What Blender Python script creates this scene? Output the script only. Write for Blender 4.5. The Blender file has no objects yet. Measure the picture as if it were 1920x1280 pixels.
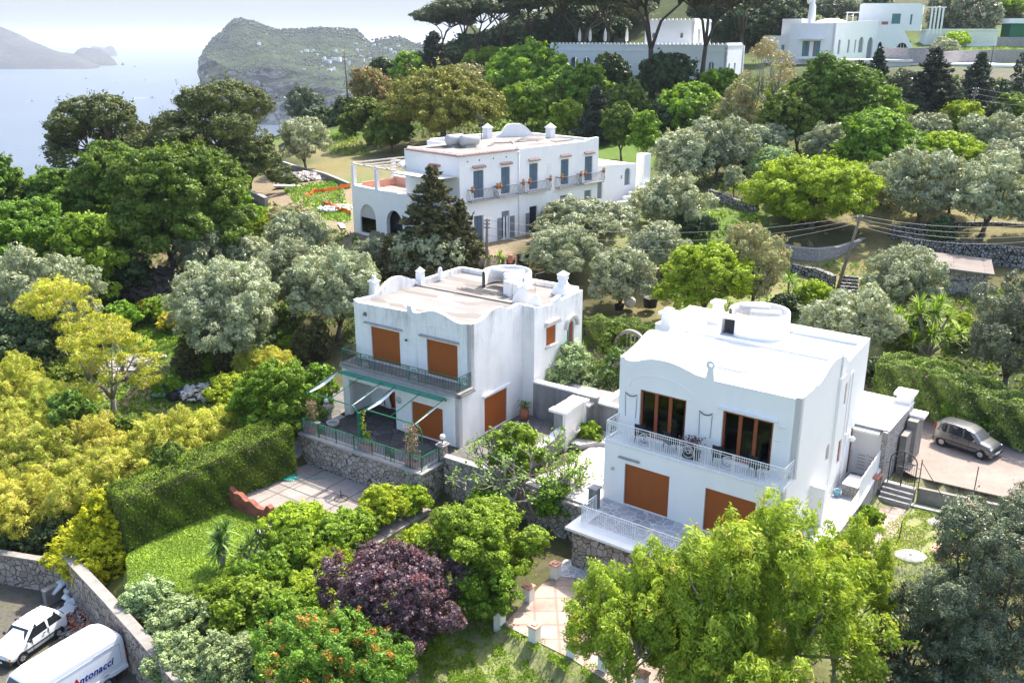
import bpy, bmesh, math, random
import numpy as np
from mathutils import Vector, Matrix
from mathutils.geometry import tessellate_polygon

# ------------------------------------------------------------------ camera, sky, sun, exposure
scn = bpy.context.scene
COL = scn.collection
FPX, HORY, CAMZ = 1720.0, 68.0, 23.3          # focal length in photo pixels, horizon row, camera height
PITCH = math.atan((640 - HORY) / FPX)
cam_data = bpy.data.cameras.new('camera')
cam_data.sensor_width = 36.0
cam_data.lens = FPX / 1920 * 36.0
cam_data.clip_start = 0.5
cam_data.clip_end = 90000
cam = bpy.data.objects.new('camera', cam_data)
cam.location = (0, 0, CAMZ)
cam.rotation_euler = (math.pi / 2 - PITCH, 0, 0)
COL.objects.link(cam)
scn.camera = cam

SUN_EL, SUN_AZ = math.radians(54), math.radians(36)      # azimuth measured from +Y towards +X
world = bpy.data.worlds.new('World')
scn.world = world
world.use_nodes = True
wn = world.node_tree.nodes
sky = wn.new('ShaderNodeTexSky')
sky.sky_type = 'NISHITA'
sky.sun_disc = False
sky.sun_elevation = SUN_EL
sky.sun_rotation = SUN_AZ
sky.altitude = 200
sky.air_density = 1.0
sky.dust_density = 3.5
sky.ozone_density = 1.0
bg = wn['Background']
bg.inputs['Strength'].default_value = 0.145
world.node_tree.links.new(sky.outputs[0], bg.inputs['Color'])
sun_vec = Vector((math.cos(SUN_EL) * math.sin(SUN_AZ), math.cos(SUN_EL) * math.cos(SUN_AZ), math.sin(SUN_EL)))
sd = bpy.data.lights.new('sun', 'SUN')
sd.energy = 3.1
sd.angle = math.radians(0.6)
sd.color = (1.0, 0.94, 0.83)
so = bpy.data.objects.new('sun', sd)
so.rotation_euler = sun_vec.to_track_quat('Z', 'Y').to_euler()
so.location = (60, 80, 120)
COL.objects.link(so)
scn.view_settings.view_transform = 'Standard'
scn.view_settings.look = 'None'
scn.view_settings.exposure = 1.68
scn.view_settings.gamma = 1.0
scn.cycles.max_bounces = 7
scn.cycles.diffuse_bounces = 4
scn.cycles.glossy_bounces = 2
scn.cycles.transmission_bounces = 4
scn.cycles.transparent_max_bounces = 4
scn.cycles.volume_bounces = 0
scn.cycles.caustics_reflective = False
scn.cycles.caustics_refractive = False
scn.cycles.sample_clamp_indirect = 6
scn.cycles.use_denoising = True
random.seed(5)
rng = np.random.default_rng(5)

# ------------------------------------------------------------------ pixel <-> world helpers (for reading places off the photo)
_c, _s = math.cos(PITCH), math.sin(PITCH)
def ray(x, y):
    a = (x - 960) / FPX; b = (640 - y) / FPX
    return Vector((a, _c + b * _s, -_s + b * _c))
def on_z(x, y, z=0.0):
    r = ray(x, y)
    return Vector((0, 0, CAMZ)) + r * ((z - CAMZ) / r.z)
def depth(P):
    return P[1] * _c - (P[2] - CAMZ) * _s
def row(P):
    return 640 - FPX * (P[1] * _s + (P[2] - CAMZ) * _c) / depth(P)
def z_at_row(x, y, py):
    """height at ground place (x, y) that shows on photo row py"""
    k = (640 - py) / FPX
    return CAMZ + y * (k * _c - _s) / (_c + k * _s)

# ------------------------------------------------------------------ objects
def tag(o, label=None, cat=None, group=None, kind=None):
    if label: o['label'] = label
    if cat: o['category'] = cat
    if group: o['group'] = group
    if kind: o['kind'] = kind
    return o
def empty(name, loc=(0, 0, 0), rz=0.0, label=None, cat=None, group=None, parent=None):
    o = bpy.data.objects.new(name, None)
    o.location = loc; o.rotation_euler = (0, 0, rz)
    o.empty_display_size = 0.3
    COL.objects.link(o)
    if parent: o.parent = parent
    return tag(o, label, cat, group)
def copy_tree(o, parent=None):
    c = o.copy(); COL.objects.link(c); c.parent = parent
    for ch in list(o.children): copy_tree(ch, c)
    return c

class MB:
    """collects shapes and links them as one mesh"""
    def __init__(s): s.v = []; s.f = []; s.m = []; s.k = 0; s.sm = []; s.smooth = False
    def mat(s, k): s.k = k; return s
    def add(s, vs, fs, smooth=None):
        n = len(s.v); s.v += [tuple(v) for v in vs]
        for f in fs:
            s.f.append([i + n for i in f]); s.m.append(s.k); s.sm.append(s.smooth if smooth is None else smooth)
        return s
    def box(s, x0, y0, z0, x1, y1, z1, M=None, taper=0.0):
        t = taper
        vs = [(x0, y0, z0), (x1, y0, z0), (x1, y1, z0), (x0, y1, z0), (x0 + t, y0 + t, z1), (x1 - t, y0 + t, z1), (x1 - t, y1 - t, z1), (x0 + t, y1 - t, z1)]
        if M is not None: vs = [M @ Vector(v) for v in vs]
        return s.add(vs, [(0, 3, 2, 1), (4, 5, 6, 7), (0, 1, 5, 4), (1, 2, 6, 5), (2, 3, 7, 6), (3, 0, 4, 7)])
    def rbox(s, x0, y0, z0, x1, y1, z1, b=0.03, M=None):
        """box with chamfered edges"""
        bm = bmesh.new()
        bmesh.ops.create_cube(bm, size=1)
        for v in bm.verts:
            v.co = Vector(((x0 + x1) / 2 + v.co.x * (x1 - x0), (y0 + y1) / 2 + v.co.y * (y1 - y0), (z0 + z1) / 2 + v.co.z * (z1 - z0)))
        bmesh.ops.bevel(bm, geom=bm.edges[:], offset=b, segments=2, affect='EDGES')
        return s.from_bm(bm, M)
    def from_bm(s, bm, M=None, smooth=None):
        bm.verts.index_update()
        vs = [(M @ v.co if M is not None else v.co.copy()) for v in bm.verts]
        fs = [[v.index for v in f.verts] for f in bm.faces]
        bm.free()
        return s.add(vs, fs, smooth)
    def tube(s, pts, r, n=6, cap=True, smooth=True):
        """swept tube through pts, r a number or list"""
        pts = [Vector(p) for p in pts]; m = len(pts)
        rs = r if isinstance(r, (list, tuple)) else [r] * m
        vs = []; up0 = None
        for i, p in enumerate(pts):
            d = (pts[min(i + 1, m - 1)] - pts[max(i - 1, 0)])
            d = d.normalized() if d.length > 1e-9 else Vector((0, 0, 1))
            if up0 is None: up0 = Vector((0, 0, 1)) if abs(d.z) < 0.9 else Vector((1, 0, 0))
            a = d.cross(up0)
            a = a.normalized() if a.length > 1e-6 else d.orthogonal().normalized()
            b = a.cross(d).normalized(); up0 = b
            for k in range(n):
                t = 2 * math.pi * k / n
                vs.append(p + (a * math.cos(t) + b * math.sin(t)) * rs[i])
        fs = []
        for i in range(m - 1):
            for k in range(n):
                k2 = (k + 1) % n
                fs.append((i * n + k, i * n + k2, (i + 1) * n + k2, (i + 1) * n + k))
        if cap:
            fs.append(tuple(range(n))[::-1]); fs.append(tuple((m - 1) * n + k for k in range(n)))
        return s.add(vs, fs, smooth)
    def lathe(s, prof, n=20, c=(0, 0, 0), M=None, smooth=True, a0=0.0, a1=2 * math.pi):
        """prof: list of (radius, z)"""
        full = abs(a1 - a0 - 2 * math.pi) < 1e-6
        nn = n if full else n + 1
        vs = []
        for r, z in prof:
            for k in range(nn):
                t = a0 + (a1 - a0) * k / n
                v = Vector((c[0] + r * math.cos(t), c[1] + r * math.sin(t), c[2] + z))
                vs.append(M @ v if M is not None else v)
        fs = []
        for i in range(len(prof) - 1):
            for k in range(n):
                k2 = (k + 1) % nn
                fs.append((i * nn + k, i * nn + k2, (i + 1) * nn + k2, (i + 1) * nn + k))
        return s.add(vs, fs, smooth)
    def prism(s, outer, holes, d, M):
        """outline in the local XZ plane, thickness d along +Y (0..d), placed by M; a closed solid with through holes"""
        loops = [[(float(a), float(b)) for a, b in outer]] + [[(float(a), float(b)) for a, b in h] for h in holes]
        tri = tessellate_polygon([[Vector((a, b, 0)) for a, b in l] for l in loops])
        flat = [p for l in loops for p in l]; n = len(flat)
        vs = [M @ Vector((a, 0, b)) for a, b in flat] + [M @ Vector((a, d, b)) for a, b in flat]
        fs = []
        for t in tri:
            a, b, c = (flat[i] for i in t)
            cr = (b[0] - a[0]) * (c[1] - a[1]) - (b[1] - a[1]) * (c[0] - a[0])
            if abs(cr) < 1e-10: continue
            t = tuple(t) if cr > 0 else tuple(t)[::-1]
            fs.append(t); fs.append(tuple(i + n for i in t)[::-1])
        k = 0
        for li, l in enumerate(loops):
            m = len(l)
            ar = sum(l[i][0] * l[(i + 1) % m][1] - l[(i + 1) % m][0] * l[i][1] for i in range(m))
            for i in range(m):
                j = (i + 1) % m
                q = (k + i, k + j, k + j + n, k + i + n)
                ccw = ar > 0
                if li > 0: ccw = not ccw
                fs.append(q[::-1] if ccw else q)
            k += m
        return s.add(vs, fs, False)
    def build(s, name, mat, parent=None, loc=None, label=None):
        me = bpy.data.meshes.new(name)
        me.from_pydata(s.v, [], s.f)
        mats = mat if isinstance(mat, (list, tuple)) else [mat]
        for m in mats: me.materials.append(m)
        me.polygons.foreach_set('material_index', s.m)
        me.polygons.foreach_set('use_smooth', s.sm)
        me.update()
        o = bpy.data.objects.new(name, me)
        COL.objects.link(o)
        if parent: o.parent = parent
        if loc is not None: o.location = loc
        if label: o['label'] = label
        return o
def parts(name, mat, parent, boxes, Mx=None):
    """one part per box"""
    for bx in boxes: b = MB(); b.box(*bx, M=Mx); b.build(name, M[mat], parent)
def rotz(a): return Matrix.Rotation(a, 4, 'Z')
def T(x, y, z): return Matrix.Translation((x, y, z))
def wallM(x, y, z, deg):
    """frame of a wall: local X runs along deg, local Y (thickness) 90 degrees to its left, Z up"""
    return T(x, y, z) @ rotz(math.radians(deg))
def arch(x0, x1, z0, zs, rise, n=10):
    """door-shaped outline: flat bottom z0, springing zs, arc of given rise"""
    cx = (x0 + x1) / 2; a = (x1 - x0) / 2
    pts = [(x0, z0), (x1, z0)]
    for k in range(n + 1):
        t = math.pi * k / n
        pts.append((cx + a * math.cos(t), zs + rise * math.sin(t)))
    return pts
def rect(x0, z0, x1, z1): return [(x0, z0), (x1, z0), (x1, z1), (x0, z1)]
def curve_pts(pts, n=5):
    """Catmull-Rom through 2D points"""
    P = [np.array(p, float) for p in pts]; out = []
    for i in range(len(P) - 1):
        p0 = P[max(i - 1, 0)]; p1 = P[i]; p2 = P[i + 1]; p3 = P[min(i + 2, len(P) - 1)]
        for k in range(n):
            t = k / n
            out.append(tuple(0.5 * ((2 * p1) + (-p0 + p2) * t + (2 * p0 - 5 * p1 + 4 * p2 - p3) * t * t + (-p0 + 3 * p1 - 3 * p2 + p3) * t ** 3)))
    out.append(tuple(P[-1])); return out

# ------------------------------------------------------------------ materials
class NT:
    def __init__(s, name):
        s.m = bpy.data.materials.new(name); s.m.use_nodes = True
        s.t = s.m.node_tree; s.n = s.t.nodes; s.b = s.n['Principled BSDF']; s.out = s.n['Material Output']
    def new(s, t, **k):
        n = s.n.new(t)
        for a, b in k.items():
            if a in n.inputs: n.inputs[a].default_value = b
            else: setattr(n, a, b)
        return n
    def link(s, a, b): s.t.links.new(a, b)
    def coord(s, kind='Object', scale=(1, 1, 1), rot=(0, 0, 0)):
        tc = s.new('ShaderNodeTexCoord'); mp = s.new('ShaderNodeMapping')
        mp.inputs['Scale'].default_value = scale; mp.inputs['Rotation'].default_value = rot
        s.link(tc.outputs[kind], mp.inputs[0]); return mp.outputs[0]
    def geo(s, scale=(1, 1, 1), rot=(0, 0, 0)):
        g = s.new('ShaderNodeNewGeometry'); mp = s.new('ShaderNodeMapping')
        mp.inputs['Scale'].default_value = scale; mp.inputs['Rotation'].default_value = rot
        s.link(g.outputs['Position'], mp.inputs[0]); return mp.outputs[0]
    def noise(s, vec, scale, detail=4, rough=0.55, dist=0.0):
        n = s.new('ShaderNodeTexNoise'); n.inputs['Scale'].default_value = scale; n.inputs['Detail'].default_value = detail
        n.inputs['Roughness'].default_value = rough; n.inputs['Distortion'].default_value = dist
        s.link(vec, n.inputs['Vector']); return n.outputs[0]
    def ramp(s, fac, stops):
        r = s.new('ShaderNodeValToRGB'); e = r.color_ramp.elements
        while len(e) < len(stops): e.new(0.5)
        for i, (p, c) in enumerate(stops):
            e[i].position = p
            e[i].color = (c, c, c, 1) if isinstance(c, (int, float)) else (*c, 1)
        s.link(fac, r.inputs[0]); return r.outputs[0]
    def mix(s, fac, a, b, mode='MIX'):
        n = s.new('ShaderNodeMix'); n.data_type = 'RGBA'; n.blend_type = mode
        for sock, v in ((n.inputs[0], fac), (n.inputs[6], a), (n.inputs[7], b)):
            if hasattr(v, 'is_linked') or isinstance(v, bpy.types.NodeSocket): s.link(v, sock)
            elif isinstance(v, (int, float)): sock.default_value = v if sock == n.inputs[0] else (v, v, v, 1)
            else: sock.default_value = (*v, 1)
        return n.outputs[2]
    def math(s, op, a, b=None):
        n = s.new('ShaderNodeMath'); n.operation = op
        for i, v in enumerate((a, b)):
            if v is None: continue
            if isinstance(v, bpy.types.NodeSocket): s.link(v, n.inputs[i])
            else: n.inputs[i].default_value = v
        return n.outputs[0]
    def bump(s, h, strength=0.3, dist=0.02):
        b = s.new('ShaderNodeBump'); b.inputs['Strength'].default_value = strength; b.inputs['Distance'].default_value = dist
        s.link(h, b.inputs['Height']); s.link(b.outputs[0], s.b.inputs['Normal'])
    def base(s, c): 
        if isinstance(c, bpy.types.NodeSocket): s.link(c, s.b.inputs['Base Color'])
        else: s.b.inputs['Base Color'].default_value = (*c, 1)
        return s
    def rough(s, r, spec=None, metal=None):
        s.b.inputs['Roughness'].default_value = r
        if spec is not None: s.b.inputs['Specular IOR Level'].default_value = spec
        if metal is not None: s.b.inputs['Metallic'].default_value = metal
        return s
    def attr(s, name):
        a = s.new('ShaderNodeAttribute'); a.attribute_name = name; return a
M = {}
def plain(name, c, rough=0.6, var=0.12, scale=3.0, metal=0.0, spec=0.3, bump=0.0, bscale=30.0):
    """one colour with mild mottling"""
    t = NT(name); v = t.coord()
    n = t.noise(v, scale, 5, 0.6)
    lo = tuple(x * (1 - var) for x in c); hi = tuple(min(1, x * (1 + var)) for x in c)
    t.base(t.ramp(n, [(0.3, lo), (0.7, hi)])).rough(rough, spec, metal)
    if bump: t.bump(t.noise(v, bscale, 3), bump)
    M[name] = t.m; return t.m

def stucco(name, c, dirt, dirtc=(0.33, 0.31, 0.29), top=None, mottled=0.05):
    """lime-washed wall; rain streaks run down from height top when dirt > 0"""
    t = NT(name); v = t.coord()
    n = t.noise(v, 0.9, 6, 0.65)
    col = t.ramp(n, [(0.3, tuple(x * (1 - mottled) for x in c)), (0.7, c)])
    if dirt > 0:
        st = t.noise(t.coord(scale=(1.5, 1.5, 0.16)), 1.5, 8, 0.78)
        blot = t.noise(v, 0.55, 5, 0.6)
        f = t.ramp(t.math('ADD', t.math('MULTIPLY', st, 0.65), t.math('MULTIPLY', blot, 0.35)), [(0.47, 0.0), (0.66, 1.0)])
        if top is not None:
            sep = t.new('ShaderNodeSeparateXYZ'); tc = t.coord(); t.link(tc, sep.inputs[0])
            zz = t.new('ShaderNodeMapRange'); t.link(sep.outputs[2], zz.inputs[0])
            zz.inputs[1].default_value = top - 2.6; zz.inputs[2].default_value = top; zz.inputs[3].default_value = 0.22; zz.inputs[4].default_value = 1.0
            f = t.math('MULTIPLY', f, zz.outputs[0])
        col = t.mix(t.math('MULTIPLY', f, dirt), col, dirtc)
    t.base(col).rough(0.85, 0.2)
    t.bump(t.noise(v, 14, 5, 0.6), 0.25, 0.02)
    M[name] = t.m; return t.m
stucco('fresh_whitewash', (0.90, 0.87, 0.84), 0.09, (0.55, 0.54, 0.52), None, 0.03)
stucco('aged_whitewash', (0.87, 0.845, 0.81), 0.85, (0.27, 0.255, 0.245), 7.6, 0.09)
stucco('warm_whitewash', (0.86, 0.83, 0.81), 0.22, (0.50, 0.47, 0.44), 8.1, 0.05)
stucco('far_whitewash', (0.78, 0.785, 0.79), 0.12, (0.5, 0.5, 0.5), None, 0.04)
stucco('grey_render', (0.30, 0.29, 0.285), 0.75, (0.10, 0.095, 0.09), None, 0.15)
stucco('white_cap', (0.80, 0.79, 0.78), 0.2, (0.5, 0.48, 0.45), None, 0.05)
stucco('bright_roof', (0.66, 0.655, 0.645), 0.05, (0.62, 0.61, 0.6), None, 0.02)

def roof_patched():
    t = NT('patched_roof'); v = t.coord(rot=(0, 0, 0.15), scale=(0.55, 1.6, 1))
    vo = t.new('ShaderNodeTexVoronoi'); vo.inputs['Scale'].default_value = 0.9; t.link(v, vo.inputs[0])
    g = t.ramp(vo.outputs['Color'], [(0.0, (0.14, 0.12, 0.108)), (0.35, (0.20, 0.182, 0.167)), (0.7, (0.27, 0.247, 0.23)), (1.0, (0.175, 0.165, 0.157))])
    n = t.noise(t.coord(scale=(0.6, 2.2, 1)), 1.5, 6, 0.7)
    f = t.ramp(n, [(0.55, 0.0), (0.72, 1.0)])
    t.base(t.mix(t.math('MULTIPLY', f, 0.5), g, (0.075, 0.068, 0.062))).rough(0.8, 0.2)
    t.bump(t.noise(t.coord(), 6, 5), 0.3)
    M['patched_roof'] = t.m
roof_patched()

def stone(name, scale, cols, mortar, mw=0.06, bump=0.6, mode='Object'):
    t = NT(name); v0 = t.coord(mode)
    dn = t.new('ShaderNodeTexNoise'); dn.inputs['Scale'].default_value = scale * 0.9; t.link(v0, dn.inputs['Vector'])
    v = t.new('ShaderNodeVectorMath'); v.operation = 'MULTIPLY_ADD'; t.link(dn.outputs['Color'], v.inputs[0])
    v.inputs[1].default_value = (0.22 / scale * 2,) * 3; t.link(v0, v.inputs[2]); v = v.outputs[0]
    vo = t.new('ShaderNodeTexVoronoi'); vo.feature = 'DISTANCE_TO_EDGE'; vo.inputs['Scale'].default_value = scale; t.link(v, vo.inputs[0])
    vc = t.new('ShaderNodeTexVoronoi'); vc.inputs['Scale'].default_value = scale; t.link(v, vc.inputs[0])
    sep = t.new('ShaderNodeSeparateColor'); t.link(vc.outputs['Color'], sep.inputs[0])
    c = t.ramp(sep.outputs[0], [(i / (len(cols) - 1), k) for i, k in enumerate(cols)])
    c = t.mix(t.ramp(t.noise(v0, scale * 4, 5, 0.65), [(0.35, 0.0), (0.75, 0.45)]), c, tuple(x * 0.55 for x in cols[0]))
    c = t.mix(t.ramp(t.noise(v0, scale * .22, 6, 0.7), [(0.45, 0.0), (0.75, 0.6)]), c, tuple(x * .4 for x in cols[1]))
    e = t.ramp(vo.outputs['Distance'], [(mw * 0.5, 0.0), (mw, 1.0)])
    t.base(t.mix(e, mortar, c)).rough(0.9, 0.15)
    t.bump(e, bump, 0.05)
    M[name] = t.m
stone('rubble_stone', 3.1, [(0.30, 0.26, 0.225), (0.42, 0.375, 0.33), (0.50, 0.46, 0.42), (0.36, 0.33, 0.30)], (0.10, 0.085, 0.075), 0.07)
stone('dry_stone', 3.4, [(0.20, 0.185, 0.17), (0.34, 0.325, 0.30), (0.44, 0.42, 0.40), (0.26, 0.24, 0.22)], (0.035, 0.03, 0.026), 0.12, 0.9)
stone('pebble_stone', 7.0, [(0.36, 0.33, 0.32), (0.52, 0.49, 0.48), (0.42, 0.38, 0.37)], (0.19, 0.165, 0.155), 0.09, 0.4)
stone('crazy_paving', 2.0, [(0.44, 0.44, 0.46), (0.56, 0.56, 0.58), (0.34, 0.345, 0.37), (0.50, 0.50, 0.52)], (0.60, 0.60, 0.60), 0.05, 0.15)
stone('dark_paving', 1.3, [(0.075, 0.068, 0.064), (0.13, 0.118, 0.11), (0.095, 0.085, 0.08), (0.16, 0.145, 0.135)], (0.045, 0.04, 0.038), 0.035, 0.2)

def tiled(name, size, cols, grout, gw=0.03, dirt=0.3, dirtc=(0.2, 0.18, 0.16)):
    t = NT(name); v = t.coord()
    b = t.new('ShaderNodeTexBrick'); b.offset = 0.0; b.inputs['Scale'].default_value = 1.0
    b.inputs['Brick Width'].default_value = size; b.inputs['Row Height'].default_value = size; b.inputs['Mortar Size'].default_value = gw
    b.inputs['Mortar Smooth'].default_value = 0.2
    b.inputs['Color1'].default_value = (*cols[0], 1); b.inputs['Color2'].default_value = (*cols[1], 1); b.inputs['Mortar'].default_value = (*grout, 1)
    t.link(v, b.inputs['Vector'])
    n = t.noise(v, 1.1, 7, 0.7)
    n2 = t.noise(v, 9, 4, 0.7)
    c = t.mix(t.math('MULTIPLY', t.ramp(n, [(0.42, 0.0), (0.68, 1.0)]), dirt), b.outputs['Color'], dirtc)
    c = t.mix(t.ramp(n2, [(0.5, 0.0), (0.9, 0.5)]), c, tuple(x * 0.6 for x in cols[0]))
    t.base(c).rough(0.85, 0.2); t.bump(n2, 0.15)
    M[name] = t.m
stone('court_paving', 1.6, [(0.15, 0.14, 0.135), (0.22, 0.205, 0.195), (0.18, 0.168, 0.16)], (0.10, 0.092, 0.085), 0.04, 0.15)
stone('yard_stone', 2.6, [(0.25, 0.205, 0.17), (0.38, 0.32, 0.27), (0.47, 0.41, 0.36), (0.31, 0.26, 0.22)], (0.12, 0.095, 0.078), 0.07, 0.7)
tiled('patio_slabs', 1.9, [(0.27, 0.235, 0.215), (0.32, 0.285, 0.26)], (0.13, 0.11, 0.10), 0.05, 0.5, (0.14, 0.12, 0.11))
tiled('pink_path_tiles', 1.05, [(0.36, 0.285, 0.24), (0.42, 0.345, 0.295)], (0.33, 0.215, 0.175), 0.07, 0.6, (0.16, 0.13, 0.11))
tiled('white_paving', 0.6, [(0.56, 0.52, 0.50), (0.60, 0.56, 0.54)], (0.42, 0.38, 0.36), 0.015, 0.2, (0.5, 0.46, 0.44))
tiled('terrace_pink_tiles', 0.5, [(0.46, 0.29, 0.235), (0.50, 0.33, 0.27)], (0.36, 0.25, 0.21), 0.02, 0.2, (0.5, 0.4, 0.35))
tiled('shed_roof_panels', 2.4, [(0.17, 0.14, 0.12), (0.21, 0.18, 0.16)], (0.09, 0.075, 0.07), 0.02, 0.5, (0.25, 0.23, 0.22))

def shutter():
    t = NT('orange_slats'); v = t.coord()
    w = t.new('ShaderNodeTexWave'); w.wave_type = 'BANDS'; w.bands_direction = 'Z'; w.inputs['Scale'].default_value = 3.2; w.inputs['Distortion'].default_value = 0
    t.link(v, w.inputs[0])
    c = t.ramp(w.outputs['Fac'], [(0.05, (0.28, 0.07, 0.012)), (0.3, (0.36, 0.092, 0.016)), (1.0, (0.42, 0.112, 0.02))])
    t.base(t.mix(t.ramp(t.noise(t.coord(scale=(1, 1, .3)), 1.6, 6, .7), [(0.42, 0.0), (0.75, 0.5)]), c, (0.27, 0.085, 0.03))).rough(0.5, 0.3); t.bump(w.outputs['Fac'], 0.35, 0.01)
    M['orange_slats'] = t.m
shutter()
plain('roof_tile', (0.42, 0.17, 0.12), 0.8, 0.3, 6)
plain('eave_tile', (0.40, 0.27, 0.235), 0.8, 0.35, 9)
plain('rust_wall', (0.24, 0.085, 0.06), 0.9, 0.4, 2.5)
plain('terracotta', (0.42, 0.15, 0.085), 0.8, 0.2, 6)
plain('pale_terracotta', (0.60, 0.33, 0.24), 0.8, 0.2, 5)
plain('green_metal', (0.012, 0.13, 0.065), 0.4, 0.15, 4)
plain('green_fascia', (0.035, 0.20, 0.14), 0.45, 0.15, 2)
plain('awning_cloth', (0.72, 0.73, 0.74), 0.8, 0.06, 2)
plain('white_metal', (0.74, 0.74, 0.73), 0.4, 0.05, 3)
plain('dark_iron', (0.045, 0.05, 0.055), 0.5, 0.2, 5)
plain('pale_iron', (0.33, 0.36, 0.39), 0.5, 0.15, 5)
plain('balcony_iron', (0.15, 0.165, 0.19), 0.5, 0.15, 5)
plain('red_wood', (0.28, 0.075, 0.028), 0.5, 0.2, 8)
plain('blue_shutter', (0.10, 0.14, 0.185), 0.6, 0.12, 5)
plain('grey_shutter', (0.19, 0.21, 0.235), 0.6, 0.15, 5)
plain('teal_shutter', (0.09, 0.20, 0.20), 0.6, 0.12, 5)
plain('grey_cap_stone', (0.33, 0.31, 0.295), 0.85, 0.2, 4, bump=0.3, bscale=12)
plain('concrete', (0.24, 0.22, 0.20), 0.9, 0.22, 1.5, bump=0.3, bscale=10)
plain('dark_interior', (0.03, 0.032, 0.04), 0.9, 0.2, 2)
plain('interior_floor', (0.30, 0.32, 0.35), 0.4, 0.1, 2)
plain('black_rattan', (0.012, 0.012, 0.015), 0.6, 0.3, 20)
plain('globe_glass', (0.85, 0.85, 0.84), 0.25, 0.02, 2)
plain('stone_ornament', (0.50, 0.47, 0.44), 0.9, 0.15, 6)
plain('tank_white', (0.42, 0.415, 0.41), 0.35, 0.06, 2)
plain('tank_steel', (0.55, 0.55, 0.54), 0.35, 0.1, 3, metal=0.6)
plain('bark', (0.12, 0.095, 0.075), 0.95, 0.35, 9, bump=0.6, bscale=18)
plain('pale_bark', (0.30, 0.27, 0.23), 0.95, 0.25, 9, bump=0.5, bscale=18)
plain('pine_bark', (0.10, 0.075, 0.06), 0.95, 0.3, 5)
plain('pole_wood', (0.17, 0.14, 0.115), 0.9, 0.25, 5)
plain('insulator', (0.65, 0.63, 0.6), 0.3, 0.1, 5)
plain('wire', (0.20, 0.20, 0.205), 0.5, 0.1, 1)
plain('orange_net', (0.85, 0.19, 0.03), 0.7, 0.15, 6)
plain('blue_tarp', (0.02, 0.09, 0.42), 0.5, 0.2, 4)
plain('rubble', (0.36, 0.31, 0.275), 0.9, 0.35, 5)
plain('pale_rubble', (0.60, 0.56, 0.52), 0.9, 0.25, 5)
plain('dead_wood', (0.075, 0.058, 0.05), 0.95, 0.4, 6)
plain('grey_wood', (0.42, 0.39, 0.36), 0.9, 0.25, 6)
plain('plastic_white', (0.74, 0.75, 0.77), 0.4, 0.06, 2)
plain('plastic_black', (0.015, 0.015, 0.017), 0.5, 0.3, 5)
plain('car_white', (0.78, 0.79, 0.78), 0.3, 0.03, 1.5, spec=0.5)
plain('van_white', (0.79, 0.82, 0.88), 0.28, 0.03, 1.0, spec=0.5)
plain('tyre', (0.02, 0.02, 0.021), 0.8, 0.2, 8)
plain('hubcap', (0.45, 0.45, 0.46), 0.35, 0.1, 5, metal=0.5)
plain('bumper_black', (0.03, 0.03, 0.032), 0.6, 0.2, 5)
plain('car_glass', (0.016, 0.02, 0.024), 0.06, 0.2, 3, spec=0.7)
plain('lamp_red', (0.45, 0.02, 0.02), 0.25, 0.1, 5)
plain('lamp_clear', (0.62, 0.64, 0.66), 0.15, 0.1, 5)
plain('lamp_orange', (0.7, 0.22, 0.03), 0.25, 0.1, 5)
plain('logo_blue', (0.012, 0.03, 0.26), 0.4, 0.02)
plain('logo_red', (0.55, 0.01, 0.03), 0.4, 0.02)
plain('logo_cyan', (0.02, 0.20, 0.52), 0.4, 0.02)
plain('pool_water', (0.04, 0.38, 0.36), 0.1, 0.1, 2)
plain('pool_teal', (0.02, 0.22, 0.16), 0.5, 0.1, 2)
plain('far_rock', (0.34, 0.31, 0.29), 0.9, 0.2, 0.1)
plain('wake_foam', (0.75, 0.8, 0.85), 0.6, 0.1, 0.1)
plain('peach_wall', (0.62, 0.46, 0.34), 0.9, 0.1, 1)
plain('parasol_cloth', (0.72, 0.70, 0.66), 0.8, 0.06, 2)
plain('light_blue', (0.22, 0.42, 0.50), 0.4, 0.1, 3)
def silver():
    t = NT('car_silver'); t.base((0.155, 0.16, 0.17)).rough(0.28, 0.5, 0.7); t.b.inputs['Coat Weight'].default_value = 0.6; M['car_silver'] = t.m
silver()
def glass():
    t = NT('window_glass'); t.base((0.55, 0.62, 0.64)).rough(0.03, 0.6)
    tr = t.new('ShaderNodeBsdfTransparent'); tr.inputs[0].default_value = (0.36, 0.40, 0.43, 1)
    gl = t.new('ShaderNodeBsdfGlossy'); gl.inputs['Roughness'].default_value = 0.03
    fr = t.new('ShaderNodeFresnel'); fr.inputs[0].default_value = 1.38
    mx = t.new('ShaderNodeMixShader'); t.link(fr.outputs[0], mx.inputs[0]); t.link(tr.outputs[0], mx.inputs[1]); t.link(gl.outputs[0], mx.inputs[2])
    t.link(mx.outputs[0], t.out.inputs[0]); M['window_glass'] = t.m
glass()

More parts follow.
